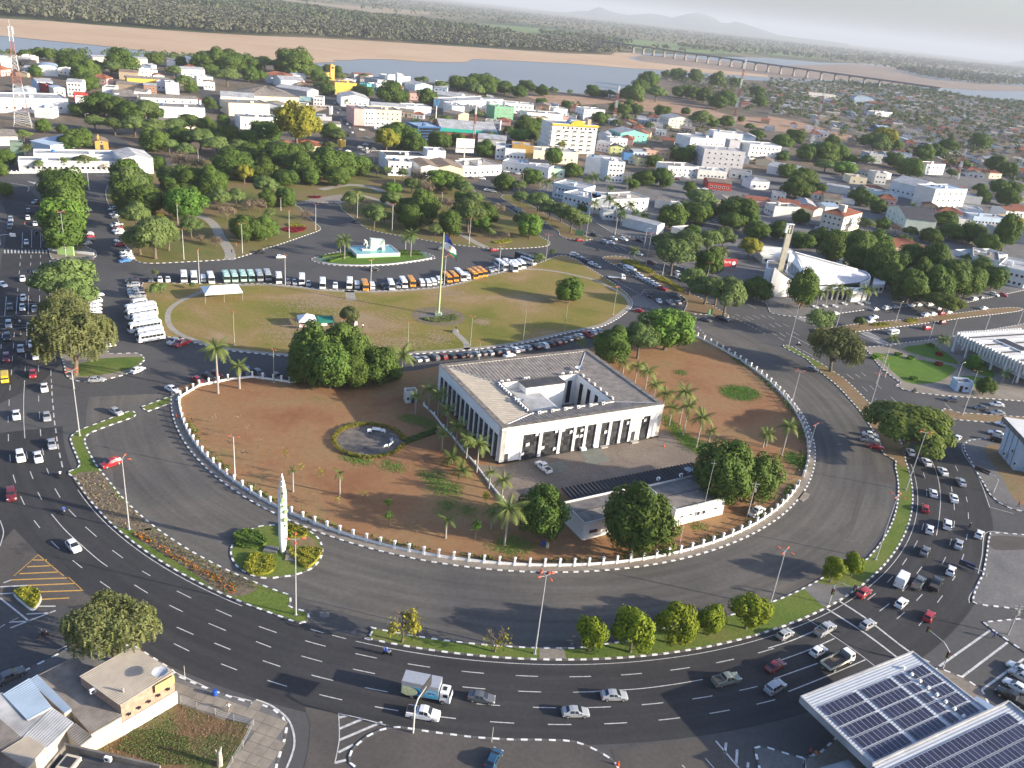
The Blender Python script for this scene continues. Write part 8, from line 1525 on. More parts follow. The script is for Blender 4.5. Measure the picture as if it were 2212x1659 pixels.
o2a,o2b=K[3,3](900,1659,SH+1),K[3,3](2070,1115,SH+1);s2o=thing('solar_building',(o2a.x,o2a.y,.1),heading(o2b-o2a),'second white hall with a raised row of solar panels beside the first','building');W2=(o2b-o2a).length;b=MB();corrug(b,(0,-16,SH+1.3),(0,0,SH+1.3),(W2,-16,SH+1.3),(W2,0,SH+1.3),.5,.05);b.obj('roof',ROOFM,s2o);b=MB();b.box((W2/2,.12,SH),(W2+.3,.25,1.7));b.box((W2+.12,-8,SH),(.25,16,1.7));b.obj('fascia',ROOFL,s2o);b=MB();b.box((W2/2,-8.5,0),(W2-2,14,SH+.9));b.obj('wall',WALLW,s2o)
for r in range(4):
 for k in range(int((W2-3)/1.03)):put('solar_panel',PV,s2o,(2+1.03*k,-2.4-2.22*r,SH+1.42))
p=K[3,3](560,1640,2.6);q=MB();q.box((0,0,0),(5,3.5,2.6));o=thing('site_cabin',(p.x+1,p.y-1.5,.1),.4,'small pale blue cabin under the solar roof corner','cabin');q.obj('wall',mat('cabin_blue',(.45,.55,.66),.6),o);q=MB();q.box((0,0,2.6),(5.3,3.8,.12));q.obj('roof',ROOFL,o);p=K[3,3](1800,1120,3);o=thing('entrance_canopy',(p.x,p.y-2,.1),heading(s10-s00),'pale blue awning between the two solar halls','awning');q=MB();q.add([(-4,0,3.6),(3,0,3.6),(3,3,3.0),(-4,3,3.0)],[(0,1,2,3)]);q.obj('sheet',mat('awning_blue',(.36,.46,.58),.6),o)
for x in(-3.8,2.8):q=MB();q.box((x,2.8,0),(.1,.1,3.0));q.obj('leg',STEEL,o)
# ================================================================== CORRUGATED HOUSES, SOUTH-WEST CORNER
def corr_house(corners,h0,h1,roofm,wallmat,label,pitch=.4,extra=None):
 """corners: four roof corners in the survey at their heights: eave-left, eave-right, top-right, top-left"""
 o=thing('house',(0,0,0),0,label,'house');a,b_,c,d=[K[3,0](u,v,z)for(u,v),z in zip(corners,(h0,h0,h1,h1))];o.location=(a.x,a.y,.1);P=[q-Vector((a.x,a.y,.1))for q in(a,b_,c,d)]
 m_=MB();corrug(m_,P[0],P[1],P[3],P[2],pitch,.10);m_.obj('roof',roofm,o);m_=MB();cen=sum(P,Vector())/4;Q=[cen+(q-cen)*.97 for q in P]
 m_.add([(q.x,q.y,0)for q in Q]+[(q.x,q.y,q.z-.06)for q in Q],[(i,(i+1)%4,4+(i+1)%4,4+i)for i in range(4)]);m_.obj('wall',wallmat,o);return o,P
BRW=mat('raw_brick',(.37,.25,.185),.9,noise=.22,scale=1.5);CRM=mat('plaster_cream',(.58,.50,.38),.9,noise=.15,scale=.6)
o,P=corr_house([(680,865),(1040,1125),(1510,830),(1150,605)],5.6,6.2,ROOFT,BRW,'flat-topped brick house with tan corrugated roof at the corner')
d=P[2]-P[1];rz=heading(d)
for k in range(5):w=put('window',WINB,o,P[1]+d*(.1+.18*k)+Vector((.1,-.15,-2.4)),rz,(.5,1,.4))
q=MB();q.box((d.length/2,-.05,0),(d.length,.12,2.4));s=q.obj('plaster_band',WALLW,o);s.location=(P[1].x,P[1].y,0);s.rotation_euler=(0,0,rz);q=MB();q.box((1.6,-.25,1.6),(3.0,.12,1.4));s=q.obj('shop_sign',mat('shop_sign',(.62,.36,.12),.6,col2=(.2,.5,.2),scale=.6),o);s.location=P[2]-d.normalized()*3.4+Vector((0,0,-3.0));s.rotation_euler=(0,0,rz)
q=MB();q.tube([(0,0,0),(0,0,.9)],.16,8);s=q.obj('roof_pipe',CONC,o);s.location=P[1].lerp(P[3],.22)
dish(K[3,0](1385,880,6.1),1.1,'satellite dish on the corner of the brick house roof')
for c_,z_,m_,lb in(([(330,850),(790,1370),(1060,1215),(660,690)],3.6,ROOFG,'long low house with grey corrugated roof beside the vacant lot'),([(20,1020),(240,1250),(450,1135),(250,880)],3.75,ROOFBL,'low shed with pale blue metal roof'),([(-260,1020),(180,1400),(460,1140),(20,1010)],3.4,ROOFL,'broad lean-to with pale grey corrugated sheets'),([(180,1400),(400,1500),(640,1270),(450,1135)],3.45,ROOFL,'patched grey sheet roof next to the blue shed'),([(0,1520),(230,1670),(400,1480),(230,1380)],3.5,ROOFT,'small shed with mottled tan roof sheets'),([(240,900),(560,1190),(620,1150),(320,850)],3.85,ROOFBL,'narrow strip of blue roof sheeting between two houses'),([(560,1330),(690,1480),(800,1390),(650,1270)],3.4,ROOFG,'little grey lean-to roof at the lot wall'),([(-300,1100),(0,1520),(190,1400),(-250,1020)],3.35,ROOFG,'dull grey sheet roof beyond the broad lean-to'),([(-200,1500),(100,1800),(240,1670),(0,1520)],3.3,ROOFB,'rusty brown roof below the mottled tan shed')):corr_house(c_,z_,z_+.3,m_,CRM,lb)
a,b_=K[3,0](560,1450,9),K[3,0](1390,1640,9);d=b_-a;o=thing('house',(a.x,a.y,.1),heading(d),'tall house with dark ridged roof and raised parapet at the bottom edge','house');L_=d.length;q=MB();q.box((L_/2,-5,0),(L_,10,8.2));q.obj('wall',CRM,o);q=MB();corrug(q,(.3,-.3,8.3),(.3,-9.7,8.3),(L_-.3,-.3,8.5),(L_-.3,-9.7,8.5),.9,.16);q.obj('roof',ROOFD,o);q=MB();q.box((L_/2,-.15,8.2),(L_,.3,.9));q.box((.15,-5,8.2),(.3,9.4,.9));q.obj('parapet',PCAP,o);q=MB();q.box((2.2,-2.4,8.3),(2.0,2.2,.7));q.obj('roof_hatch',CRM,o);q=MB();q.box((2.2,-2.4,9.01),(1.4,1.5,.03));q.obj('hatch_opening',DARKMET,o)
ac_unit(K[3,0](935,1600,8.9),heading(d),'air conditioner standing on the dark ridged roof',None);ac_unit(K[3,0](805,1010,4.8),.9,'air conditioner bracketed to the brick house wall',None)
fl=thing('lot_fence',K[3,0](1400,1040),0,'low pipe fence round the vacant lot','fence');lo=Vector(fl.location);P=run([K[3,0](1400,1040),K[3,0](1560,1095),K[3,0](1700,1150),K[3,0](1860,1205),K[3,0](2020,1260),K[3,0](2190,1300),K[3,0](2100,1480),K[3,0](2010,1620),K[3,0](1960,1720)])
for p in P:q=MB();q.box((0,0,.1),(.1,.1,1.3));s=q.obj('post',CONC,fl);s.location=p-lo
for A,B in zip(P[:-1],P[1:]):
 for z in(.5,.85,1.25):q=MB();q.tube([tuple(A-lo+Vector((0,0,z))),tuple(B-lo+Vector((0,0,z)))],.025,4);q.obj('rail',STEEL,fl)
p=K[3,0](1900,1640);o=thing('tree_stump',(p.x,p.y,.13),0,'pale bare dead trunk in the vacant lot','stump');q=MB();q.tube([(0,0,0),(.1,0,1.2),(0,.1,2.4),(.3,.1,3.4)],[.45,.34,.28,.08],8);q.tube([(0,.05,1.8),(-.5,0,2.9)],[.2,.06],6);q.obj('trunk',mat('dead_wood',(.45,.40,.34),.9,noise=.2,scale=2),o)
# ================================================================== COLUMNED BUILDING, GUARD HUT, ANGULAR BUILDING (EAST)
c0_,c1_,c2_=K[1,3](1645,1220,7.5),K[1,3](2260,1500,7.5),K[1,3](2212,1150,7.5);cb=thing('columned_building',(c0_.x,c0_.y,.1),heading(c1_-c0_),'flat white public building with a row of blade-like columns','building');CW=(c1_-c0_).length;CD=34.0
q=MB();q.box((CW/2+4,CD/2,5.6),(CW+8,CD,1.6));q.obj('roof_slab',WALLS,cb);q=MB();q.box((CW/2+6,CD/2+2,0),(CW,CD-8,5.6));q.obj('wall',WALLW,cb)
for k in range(11):q=MB();q.box((1.0+(CW+5)*k/10,CD/2,7.2),(.5,CD-1,.35));q.obj('roof_rib',DARKMET if k%2 else WALLS,cb)
for k in range(int((CW+6)/1.35)):
 x=.3+1.35*k;full=k%4==0;q=MB();q.add([(x-.22,-.9,7.7),(x+.22,-.9,7.7),(x+.22,-.2,7.7),(x-.22,-.2,7.7),(x-.22,-.3,0 if full else 3.6),(x+.22,-.3,0 if full else 3.6),(x+.22,.5,0 if full else 3.6),(x-.22,.5,0 if full else 3.6)],[(0,1,2,3),(4,5,1,0),(5,6,2,1),(6,7,3,2),(7,4,0,3),(7,6,5,4)]);q.obj('column' if full else 'fin',WALLW,cb)
for k in range(int(CD/1.35)):q=MB();q.box((-.5,.6+1.35*k,3.6 if k%4 else 0),(.7,.42,4.1 if k%4 else 7.7));q.obj('fin',WALLW,cb)
q=MB();q.box((CW*.45,CD*.35,7.2),(12,6,.5));q.obj('roof_light_well',WALLW,cb);q=MB();q.box((CW*.45,CD*.35,7.71),(11,5,.02));q.obj('well_opening',DARKMET,cb)
o,W_,D_=bld((2,3),1615,65,1750,78,3.0,4.0,LB,'flatk','pale blue guard hut with blue door in the garden',None,'guard_hut',ground=True);put('door',WINB,o,(W_*.22,-.05,0),0,(1.0,1,2.2));put('window',WIN,o,(W_*.5,-.05,1),0,(1.3,1,1.1))
e0,e1=K[2,3](1985,590),K[2,3](2100,725);EH=K[2,3].h((1985,590),(2085,305));eb=thing('angular_building',(e0.x,e0.y,.12),heading(e1-e0),'angular white building with slanting fins and dark fascia','building');EW=(e1-e0).length
for k in range(4):q=MB();x=EW*(.02+.3*k);q.add([(x,0,0),(x+EW*.24,0,0),(x+EW*.24,2.6,0),(x,2.6,0),(x+.6,-.9,EH-.8),(x+EW*.24+.6,-.9,EH-.8),(x+EW*.24+.6,2.6,EH-.8),(x+.6,2.6,EH-.8)],[(0,1,5,4),(1,2,6,5),(2,3,7,6),(3,0,4,7),(4,5,6,7)]);q.obj('slanting_fin',wallm(LB),eb)
q=MB();q.box((EW*.75,9,0),(EW*1.5,13,EH-1.0));q.obj('wall',WALLS,eb);q=MB();q.box((EW*.8,7,EH-.9),(EW*1.75,18,1.1));rf_=q.obj('roof_slab',PCAP,eb);q=MB();q.box((EW*.8,7,EH+.2),(EW*1.7,17.4,.1));q.obj('roof_deck',WALLS,eb)
for k in range(3):put('window',WIN,eb,(EW*(.5+.3*k),-.95+.3*k,1.5+2.4*(k%2)),0,(1.2,1,1.0))
# ================================================================== THE TOWN
def bb(rc,u1,v1,u2,v2,h,D,wall,rf,label,wins='',name='building'):
 o,W_,D_=bld(rc,u1,v1,u2,v2,h,D,wall,rf,label if len(label.split())>3 else label+' in the town',None,name)
 for w in wins.split():
  r,c=map(int,w[1:].split('x'));L=W_ if w[0]=='f' else D_;dz=(h-.5)/r
  windows(o,W_,D_,w[0],r,c,dz*.30,dz,min(1.5,L/c*.55),min(1.5,dz*.42))
 return o,W_,D_
Q=(0,0)
for a in((0,500,92,505,8,14,WH,'flatk','blank white hall by the foot of the tall mast',''),(185,482,290,490,6,10,WH,'flatl','small white block near the western river bank','f1x4'),(325,580,492,590,7,22,WH,'archu','white hall with arched blue-grey roof',''),(500,592,625,606,5,14,WH,'flatl','low white house between the dark trees','f1x3'),(318,705,455,708,7,16,LB,'gxl','pale blue house beside the red shopfront','f1x3'),(395,735,460,735,6,12,RD,'flatk','narrow red shopfront','f1x2'),(462,760,562,762,6,14,CR,'gyu','cream gabled shop with blue roof','f1x2'),(572,702,702,712,11,14,WH,'gxl','three-storey white house beside the avenue of trees','f3x4'),(-100,850,590,862,9,26,WH,'flatl','long white showroom with violet-blue wall','f1x9'),(650,850,752,855,5,12,WH,'flatk','small white annexe near the showroom','f1x3'),(1095,672,1468,690,8,12,YL,'gxg','long yellow shop building','f1x6'),(1025,615,1190,628,7,14,TN,'gxb','old brown house with dark window','f1x2'),(1000,715,1240,738,6,12,TN,'gxg','tan block behind the white sheds',''),(1240,735,1350,742,7,12,BRK,'gxl','brick-fronted shop with pale roof','f2x3'),(1428,715,1545,722,9,14,WH,'flatl','tall blank white shop',''),(1350,700,1428,708,8,10,WH,'flatl','white shop with double door','f1x2'),(882,757,985,765,8,16,WH,'flatk','white block with green base',''),(988,802,1155,808,6,16,WH,'gxg','white house with two small windows','f1x2'),(1157,785,1268,795,6,12,WH,'gxg','plain white shed',''),(1215,838,1708,858,8,14,WH,'gxg','long two-storey white building with curved gable','f2x6'),(1300,925,1770,940,8,22,WH,'flatk','very long blank white wall building',''),(1390,1045,1770,1050,5,12,CR,'gxg','low arcaded house below the blank wall','f1x9'),(800,492,1275,512,8,14,CR,'gxl','long beige school near the river','f1x10'),(1200,605,1360,612,7,12,WH,'flatl','white terrace near the beige school','f2x4'),(1325,650,1420,655,6,12,WH,'gyr','white cottage with dark red gable roof',''),(1565,595,1770,605,8,16,WH,'gxl','white shop row by the riverward street','f1x6'),(1700,665,1840,672,8,12,WH,'flatl','white two-storey shop by the riverward street','f2x4'),(1758,705,1855,712,7,12,WH,'gyb','white shop with brown gable','f1x3'),(1440,530,1502,536,6,8,WH,'flatl','small white cube near the river bank',''),(1905,825,2195,845,8,22,WH,'gxl','wide white warehouse with grey roof',''),(1975,895,2330,905,9,24,CR,'flatk','stained cream theatre wall',''),(2075,1015,2330,1022,8,16,WH,'flatk','white bank with a red emblem','f1x4'),(82,1240,195,1242,8,8,(.14,.20,.15),'flatk','dark green water tower block',''),(-120,1180,150,1178,5,20,OW,'gxg','wide shed with grey roof beside the green block',''),(290,932,440,945,6,12,WH,'flatl','white petrol station canopy block',''),(640,810,760,815,5,8,RD,'flatr','low red kiosk row',''),(265,1215,432,1255,4,10,LB,'shedu','shed with slanting blue roof',''),(400,1190,540,1225,4,10,LB,'shedu','second shed with slanting blue roof','')):bb(Q,*a)
o,W_,D_=bb(Q,155,1395,1010,1405,5,10,WALLS,'flatl','long low museum with flat pale canopy','f1x16');bb(Q,290,1335,990,1345,5.5,12,WALLW,'flatl','second long flat wing behind the museum','f1x10')
o,W_,D_=bb(Q,1050,1370,1320,1368,8,22,WALLW,'gyl','white auditorium with pale gabled roof');put('window',WIN,o,(1.5,-.05,3.5),0,(5,1,3));put('door',DOOR,o,(1.5,-.05,0),0,(5,1,2.4))
fw=thing('garden_fence',K[0,0](60,1500),0,'low pale wall with pillars before the museum','wall');A,B=K[0,0](60,1500),K[0,0](1000,1490);d=B-A;fw.rotation_euler=(0,0,heading(d));q=MB();q.box((d.length/2,0,0),(d.length,.25,1.0));q.obj('wall_panel',WALLS,fw)
for k in range(24):q=MB();q.box((d.length*k/23,0,0),(.5,.5,1.6));q.obj('pillar',WALLS,fw)
def chapel(rc,u1,v1,u2,v2,h,D,c,label,tower=None):
 o,W_,D_=bld(rc,u1,v1,u2,v2,h,D,c,'gyb',label,None,'chapel',None,'church',True);put('door',DOOR,o,(W_*.38,-.05,0),0,(W_*.24,1,2.6));put('window',WIN,o,(W_*.42,-.05,h*.75),0,(W_*.16,1,1.2))
 if tower:x,w,th=tower;b=MB();b.box((x,2,0),(w,w,th));b.box((x,2,th),(w*1.15,w*1.15,.5));b.box((x,2,th+.5),(w*.8,w*.8,1.2),top=(.3,.3));t=b.obj('bell_tower',wallm(c),o);put('belfry_opening',WINB,o,(x-w*.25,2-w/2-.05,th-3.2),0,(w*.5,1,2))
chapel(Q,825,1290,940,1292,4.5,12,OC,'little orange chapel with brown gabled roof',(2,1.2,6.5));chapel((0,1),602,705,662,705,9,26,OC,'ochre parish church with square bell tower',(9,6,17))
Q=(0,1)
for a in((40,635,250,665,6,22,WH,'hipr','white villa with broad red tiled roof','f1x5'),(320,648,432,652,7,14,WH,'gxl','small white hall by the red roofs','f1x3'),(-60,825,372,842,8,40,CR,'hipg','huge warehouse with hipped grey roof',''),(215,690,420,700,7,26,WH,'gxl','white hall with pale corrugated roof behind the warehouse',''),(440,790,540,780,7,34,GY,'gyl','grey shed with bent corrugated roof',''),(682,715,872,726,11,22,YL,'flatb','bright yellow cinema block',''),(890,725,960,735,7,10,TL,'flatl','turquoise shop near the river',''),(962,720,1045,735,7,12,WH,'flatl','white shops next to the turquoise one','f1x3'),(735,838,980,855,8,30,WH,'gyl','white supermarket with blue signs','f1x5'),(495,840,582,848,7,12,WH,'flatk','white corner shop beside the hoarding','f2x3'),(432,930,632,945,7,14,TN,'flatk','tan shop with lettered front','f1x4'),(360,905,435,912,8,14,WH,'flatk','white block beside the tan shop','f1x3'),(500,1010,655,1016,5,14,GY,'flatk','row of low grey stalls','f1x4'),(510,1065,735,1075,5,12,OW,'gxg','long grey-roofed stalls at the junction',''),(-40,1015,182,1022,7,14,WH,'flatk','white block behind the tall yellow tree','f1x4'),(1050,692,1335,700,9,26,GY,'flatl','pale grey riverside complex','f1x6'),(1115,655,1335,665,13,14,OW,'flatl','stepped upper storey of the riverside complex','f1x4'),(1225,640,1262,642,17,6,WH,'flatl','white tank tower of the riverside complex',''),(1375,735,1525,740,8,22,LB,'gyl','pale blue hall with twin gables',''),(1330,800,1482,812,7,12,PK_,'gxb','pinkish house with brown roof','f1x4'),(1285,815,1330,818,7,9,CR,'flatk','cream tower house','f2x1'),(1560,815,1770,840,8,26,OW,'gxl','wide market hall with pale striped roof',''),(1700,880,2135,862,8,24,WH,'flatl','large flat white canopy roof',''),(1620,880,1695,920,9,12,WH,'flatl','white stepped house by the market hall','f3x2'),(1300,920,1515,930,7,18,WH,'flatl','white flat-roofed shop hall',''),(1000,905,1300,925,7,16,WH,'gxl','long white shop behind the pink and yellow block',''),(1980,1045,2110,1060,7,14,OW,'flatk','white frame of an unfinished house','f2x4'),(2065,925,2230,932,11,16,(.16,.34,.20),'flatl','green and grey office with a yellow panel','f3x4'),(2020,890,2100,896,11,14,WH,'flatl','white office joined to the green one','f3x3'),(1125,1350,1480,1360,8,16,WH,'flatd','long white shop wing by the park','f1x6'),(1485,1305,1640,1312,11,12,WH,'flatl','tall white cube behind the park trees',''),(1145,1400,1345,1408,8,12,WH,'flatk','white shop with plain front by the park','f2x4'),(1425,1440,1585,1446,7,24,WH,'gyb','white shop with broad brown roof','f1x3'),(1585,1445,1782,1452,7,24,CR,'gyb','cream shop with red lettered front','f1x3'),(1790,1440,1925,1445,6,18,WH,'flatg','white shop with dark lettered sign','f1x3'),(1925,1440,2125,1432,6,22,WH,'flatt','white shop with green lettered fascia','f1x4'),(1920,1190,2160,1215,6,20,OW,'gxl','low roofs below the market fascia',''),(2075,1260,2155,1268,9,14,WH,'flatl','narrow white office by the round tree','f2x2'),(2155,1285,2330,1300,8,18,WH,'flatl','white car showroom with corner glazing','f1x5'),(1620,965,1750,990,6,16,TN,'gxg','brown-roofed house near the unfinished frame','f1x3'),(1760,910,1880,930,7,14,GY,'flatk','grey raw concrete house','f2x3'),(850,640,1010,650,6,12,OW,'gxr','white house with brown roof near the river','f1x4')):bb(Q,*a)
for(u1,u2,c,lb,w)in((850,940,PK_,'pink',''),(940,1022,WH,'white','f3x3'),(1022,1258,CR,'pale yellow','f3x5')):bb(Q,u1,945+(u1-850)*.045,u2,945+(u2-850)*.045,12,22,c,'flatk','%s section of the three-coloured shop block on the corner'%lb,w)
bb(Q,1025,1040,1165,1050,7,5,WH,'flatl','white lower front of the three-coloured shop block','f2x3')
o,W_,D_=bb(Q,1400,1098,1600,1102,9,20,(.03,.10,.24),'flatu','dark blue glass block by the palms');windows(o,W_,D_,'f',4,9,.6,2.1,W_/10,1.6,None,None,WINB,'glass_panel')
o,W_,D_=bb(Q,1595,1105,2085,1140,7,40,(.26,.10,.075),'gxl','brick supermarket with broad turquoise fascia');q=MB();q.box((W_/2,-.4,4.6),(W_+.8,.5,2.6));f_=q.obj('fascia',mat('fascia_teal',(.03,.36,.27),.5),o);l=link('lettering',text_mesh('HIPER',2.0,mat('letter_red',(.55,.04,.03),.5)),f_);l.location=(W_*.80,-.68,5.9);l.rotation_euler=(pi/2,0,0);q=MB();q.tube([(W_*.9,-.66,5.9),(W_*.9,-.72,5.9)],1.2,14);q.obj('round_emblem',mat('emblem_yellow',(.7,.42,.03),.5),f_)
p=K[0,1](1550,1085);o=thing('wing_sculpture',(p.x,p.y,0),0,'pole sculpture with blue wings above the supermarket','sculpture');q=MB();q.tube([(0,0,0),(0,0,16)],[.5,.3],8);q.obj('pole',WHITE,o)
for s in(-1,1):q=MB();q.add([(0,0,13),(s*2.6,0,20),(s*1.2,0,21),(0,0,16),(0,.4,13),(s*2.6,.4,20),(s*1.2,.4,21),(0,.4,16)],[(0,1,2,3),(7,6,5,4),(0,4,5,1),(1,5,6,2),(2,6,7,3)]);q.obj('wing',mat('wing_blue',(.10,.36,.62),.5),o)
A,B=K[0,1](375,860,4),K[0,1](482,868,4);p,rz,L=frame_from(A,B);q=MB();q.box((L/2,0,3),(L,.4,4));o=q.obj('hoarding',mat('hoarding_blue',(.04,.22,.50),.5,col2=(.5,.5,.1),scale=.15));o.location=(p.x,p.y,0);o.rotation_euler=(0,0,rz);tag(o,'blue and yellow printed hoarding on the warehouse corner','billboard')
p=K[0,1](215,1300,3);bb(Q,205,1250,280,1255,4,16,OW,'hipr','tiled cottage under the tall yellow tree','');bb(Q,330,1250,560,1262,4,16,CR,'hipr','long tiled cottage behind the park grove','f1x5');bb(Q,700,1215,735,1222,4,5,YL,'flatk','little yellow kiosk at the junction','')
Q=(0,2);o,W_,D_=bb(Q,352,1070,742,1092,21,20,(.70,.67,.58),'flatl','tall pale hotel with yellow cornice and balconies','')
windows(o,W_,D_,'f',5,5,2.2,3.3,4.2,1.3);
for r in range(5):
 for k in range(5):q=MB();x=W_*.06+W_*.88/5*(k+.5);q.box((x,-.5,1.9+3.3*r),(3.0,1.0,.22));q.obj('balcony',wallm(WH),o)
for r in range(6):
 q=MB();q.box((-.5,D_/2,1.6+3.3*r),(1.0,D_-1,.9));q.obj('balcony',wallm(WH),o)
q=MB();q.box((W_/2,-.5,20.2),(W_+1.4,1.2,1.1));q.box((W_+.4,D_/2,20.2),(1.0,D_+1,1.1));q.obj('cornice',mat('cornice_yellow',(.60,.38,.03),.7),o);q=MB();n=12;V=[(W_*.55+6*cos(t),-.6,21.3+3.2*sin(t))for t in np.linspace(0,pi,n)];q.add(V+[(x,.2,z)for x,_,z in V],[tuple(range(n))[::-1]]+[(i,i+1,n+i+1,n+i)for i in range(n-1)]);q.obj('arched_pediment',mat('cornice_yellow',(0,0,0)),o);q=MB();q.box((W_*.5,4,21),(12,6,3.4),top=(.6,1));q.obj('roof_house',ROOFBL,o);q=MB();q.box((W_*.82,3,21),(3,3,4.5));q.obj('tank_tower',wallm(TN),o)
windows(o,W_,D_,'f',1,8,17.6,3,1.8,1.8,W_*.2,W_*.98)
for a in((5,1250,188,1268,11,14,OC,'flatl','ochre cube at the corner',''),(188,1305,575,1325,8,18,(.70,.64,.48),'flatl','long cream hall beside the globe tree','f1x6'),(-80,1395,320,1460,6,12,WH,'flatl','long white shop row at the garden corner','f1x9'),(150,1400,318,1412,7,12,WH,'gxd','white house with dark roof near the garden','f1x3'),(320,1460,458,1470,5,10,(.45,.60,.48),'flatl','pale green shop','f1x3'),(840,1400,980,1408,13,14,WH,'flatl','four-storey white house with red bands','f4x4'),(640,1360,850,1388,10,12,WH,'flatl','white flank block behind the red-banded house',''),(940,1150,1172,1160,8,20,(.20,.50,.42),'gyl','sea-green two-storey hall','f2x5 l2x5'),(625,945,805,955,10,18,WH,'flatl','white three-storey offices near the bare earth','f3x6 l3x3'),(362,938,482,948,8,14,WH,'flatk','white house by the red riverside road','f1x4'),(130,975,440,995,8,18,WH,'flatk','white arcaded block with arched windows','f1x7'),(120,1015,325,1025,8,12,TN,'flatk','ruined brown house shell','f1x5'),(-60,890,190,912,9,18,WH,'flatl','white office with green end near the river trees','f2x6'),(1358,1025,1562,1040,9,24,(.66,.62,.52),'gyl','cream three-storey school with pale roof','f3x5 l2x6'),(1545,1195,1960,1215,13,22,WH,'flatl','big white slab building with blank flank','f2x8'),(1745,1140,1998,1165,18,14,WH,'flatl','penthouse of the big white slab','f1x6'),(1665,1290,2020,1320,15,18,(.46,.45,.46),'flatl','grey stepped office tower with dark glazed bay','f4x6 l4x3'),(1885,1215,1975,1222,20,8,(.46,.45,.46),'flatl','stair tower of the grey offices',''),(2060,1250,2330,1270,12,18,WH,'flatl','white clinic beside the grey offices','f3x7'),(1350,1440,1612,1450,7,16,WH,'flatk','white shop with pink cornice','f2x6'),(1612,1470,1862,1490,6,14,OW,'flatl','white shop row with yellow posters','f1x7'),(1700,1570,1900,1590,5,14,RD,'gxb','low red-fronted shop','f1x5'),(2070,1560,2230,1570,6,12,WH,'hipl','small white house with pale hipped roof','f1x3'),(855,1265,972,1275,6,12,(.58,.60,.26),'gyd','lime green gabled house','f2x2'),(735,1225,850,1245,7,12,(.50,.50,.62),'gxl','lilac house with pale roof','f2x3'),(1245,1300,1370,1308,8,12,(.60,.42,.28),'gxb','peach house with brown roof','f2x3'),(1165,1300,1245,1306,8,10,(.56,.34,.24),'flatl','terracotta house with white trim','f2x2'),(972,1310,1050,1318,6,10,(.12,.30,.58),'gxd','bright blue shop',''),(1050,1305,1165,1312,7,10,LB,'gxl','pale house above a blue shop','f2x3'),(1090,1360,1310,1370,6,10,(.62,.56,.30),'gxd','yellow shop with dark roof','f1x5'),(745,1150,850,1165,6,16,WH,'gyl','white gabled hall',''),(850,1195,1000,1205,6,10,WH,'flatl','low white shops with awnings','f1x5'),(440,1010,490,1015,5,8,PK_,'flatk','pink garage',''),(360,1585,620,1640,8,16,(.62,.68,.68),'flatl','white garden hotel wing with blue doors','f2x8')):bb(Q,*a)
Q=(1,2)
for a in((440,10,690,70,8,16,(.64,.68,.68),'flatl','white lodge wing beside the palm garden','f2x6'),(690,60,850,78,8,20,WH,'flatk','white lodge end wing with brown roof','f1x3'),(880,75,1185,60,7,16,WH,'flatt','white lodge block with tan roof','f2x5'),(790,160,1110,190,5,10,WH,'flatl','low white arcade behind the garden palms','f1x8'),(960,215,1260,290,5,8,WH,'gxl','low white boundary building in the garden',''),(1390,105,1468,112,9,6,WH,'flatl','white water tank block behind the garden',''),(1240,60,1400,95,5,18,OW,'gxg','low grey-roofed house behind the lodge',''),(1470,340,1630,330,3.5,8,OW,'flatl','low white shed under the shade trees',''),(1780,70,1930,85,5,14,CR,'gyg','cream gabled cottage behind the shade trees','f1x3'),(2030,60,2230,80,4,12,PK_,'gxr','pink roofed stalls behind the shade trees','')):bb(Q,*a)
Q=(1,3)
o,W_,D_=bb(Q,475,170,660,215,10,26,(.64,.58,.47),'hipr','cream three-storey corner block with red roof','f3x4 r3x7');q=MB();q.box((W_*.6,8,10),(3.5,3.5,5));q.obj('stair_tower',wallm((.64,.58,.47)),o)
for a in((-20,95,60,130,6,18,OW,'flatk','low white shop strip by the red roofs','f1x3'),(85,90,260,120,5,16,PK_,'gxr','pink house with brown tiled roof','f1x4'),(260,125,400,160,4,12,CR,'gxr','cream house with rusty roof',''),(500,125,615,130,5,12,OW,'gxu','small house with mint roof',''),(1040,120,1200,225,7,18,(.60,.66,.55),'gyd','pale green house with dark ridged roof','f2x4'),(1290,170,1440,180,7,16,WH,'gxd','white house with dark roof','f1x4'),(1040,470,1395,490,5,18,TN,'hipr','broad house with orange tiled hipped roof','f1x6'),(1210,690,1390,745,4,40,OW,'shedg','long low shed roof between the trees',''),(1610,505,1770,560,9,26,WH,'flatl','white modern offices with ribbon windows','f2x4'),(1770,560,2000,605,10,22,WALLS,'flatk','stained white upper block of the offices','f1x4'),(1990,640,2250,700,8,26,WH,'flatl','white lower wing of the offices with green band','f2x5'),(1890,280,2010,330,7,24,GY,'flatk','bare grey block wall stores',''),(2150,340,2330,370,7,24,GY,'flatk','second grey block wall stores',''),(1650,240,1760,250,5,14,OW,'flatl','pale shop with green sign','f1x3'),(1780,215,2080,240,5,12,LB,'flatl','row of small pale blue shops','f1x9'),(2080,235,2230,245,5,12,OC,'flatl','orange and yellow shopfront row','f1x4'),(2065,160,2230,170,7,14,WH,'gxr','white house with orange tiles','f2x4'),(560,560,660,590,4,10,WH,'gxl','white van-port roof behind the church','')):bb(Q,*a)
Q=(0,3)
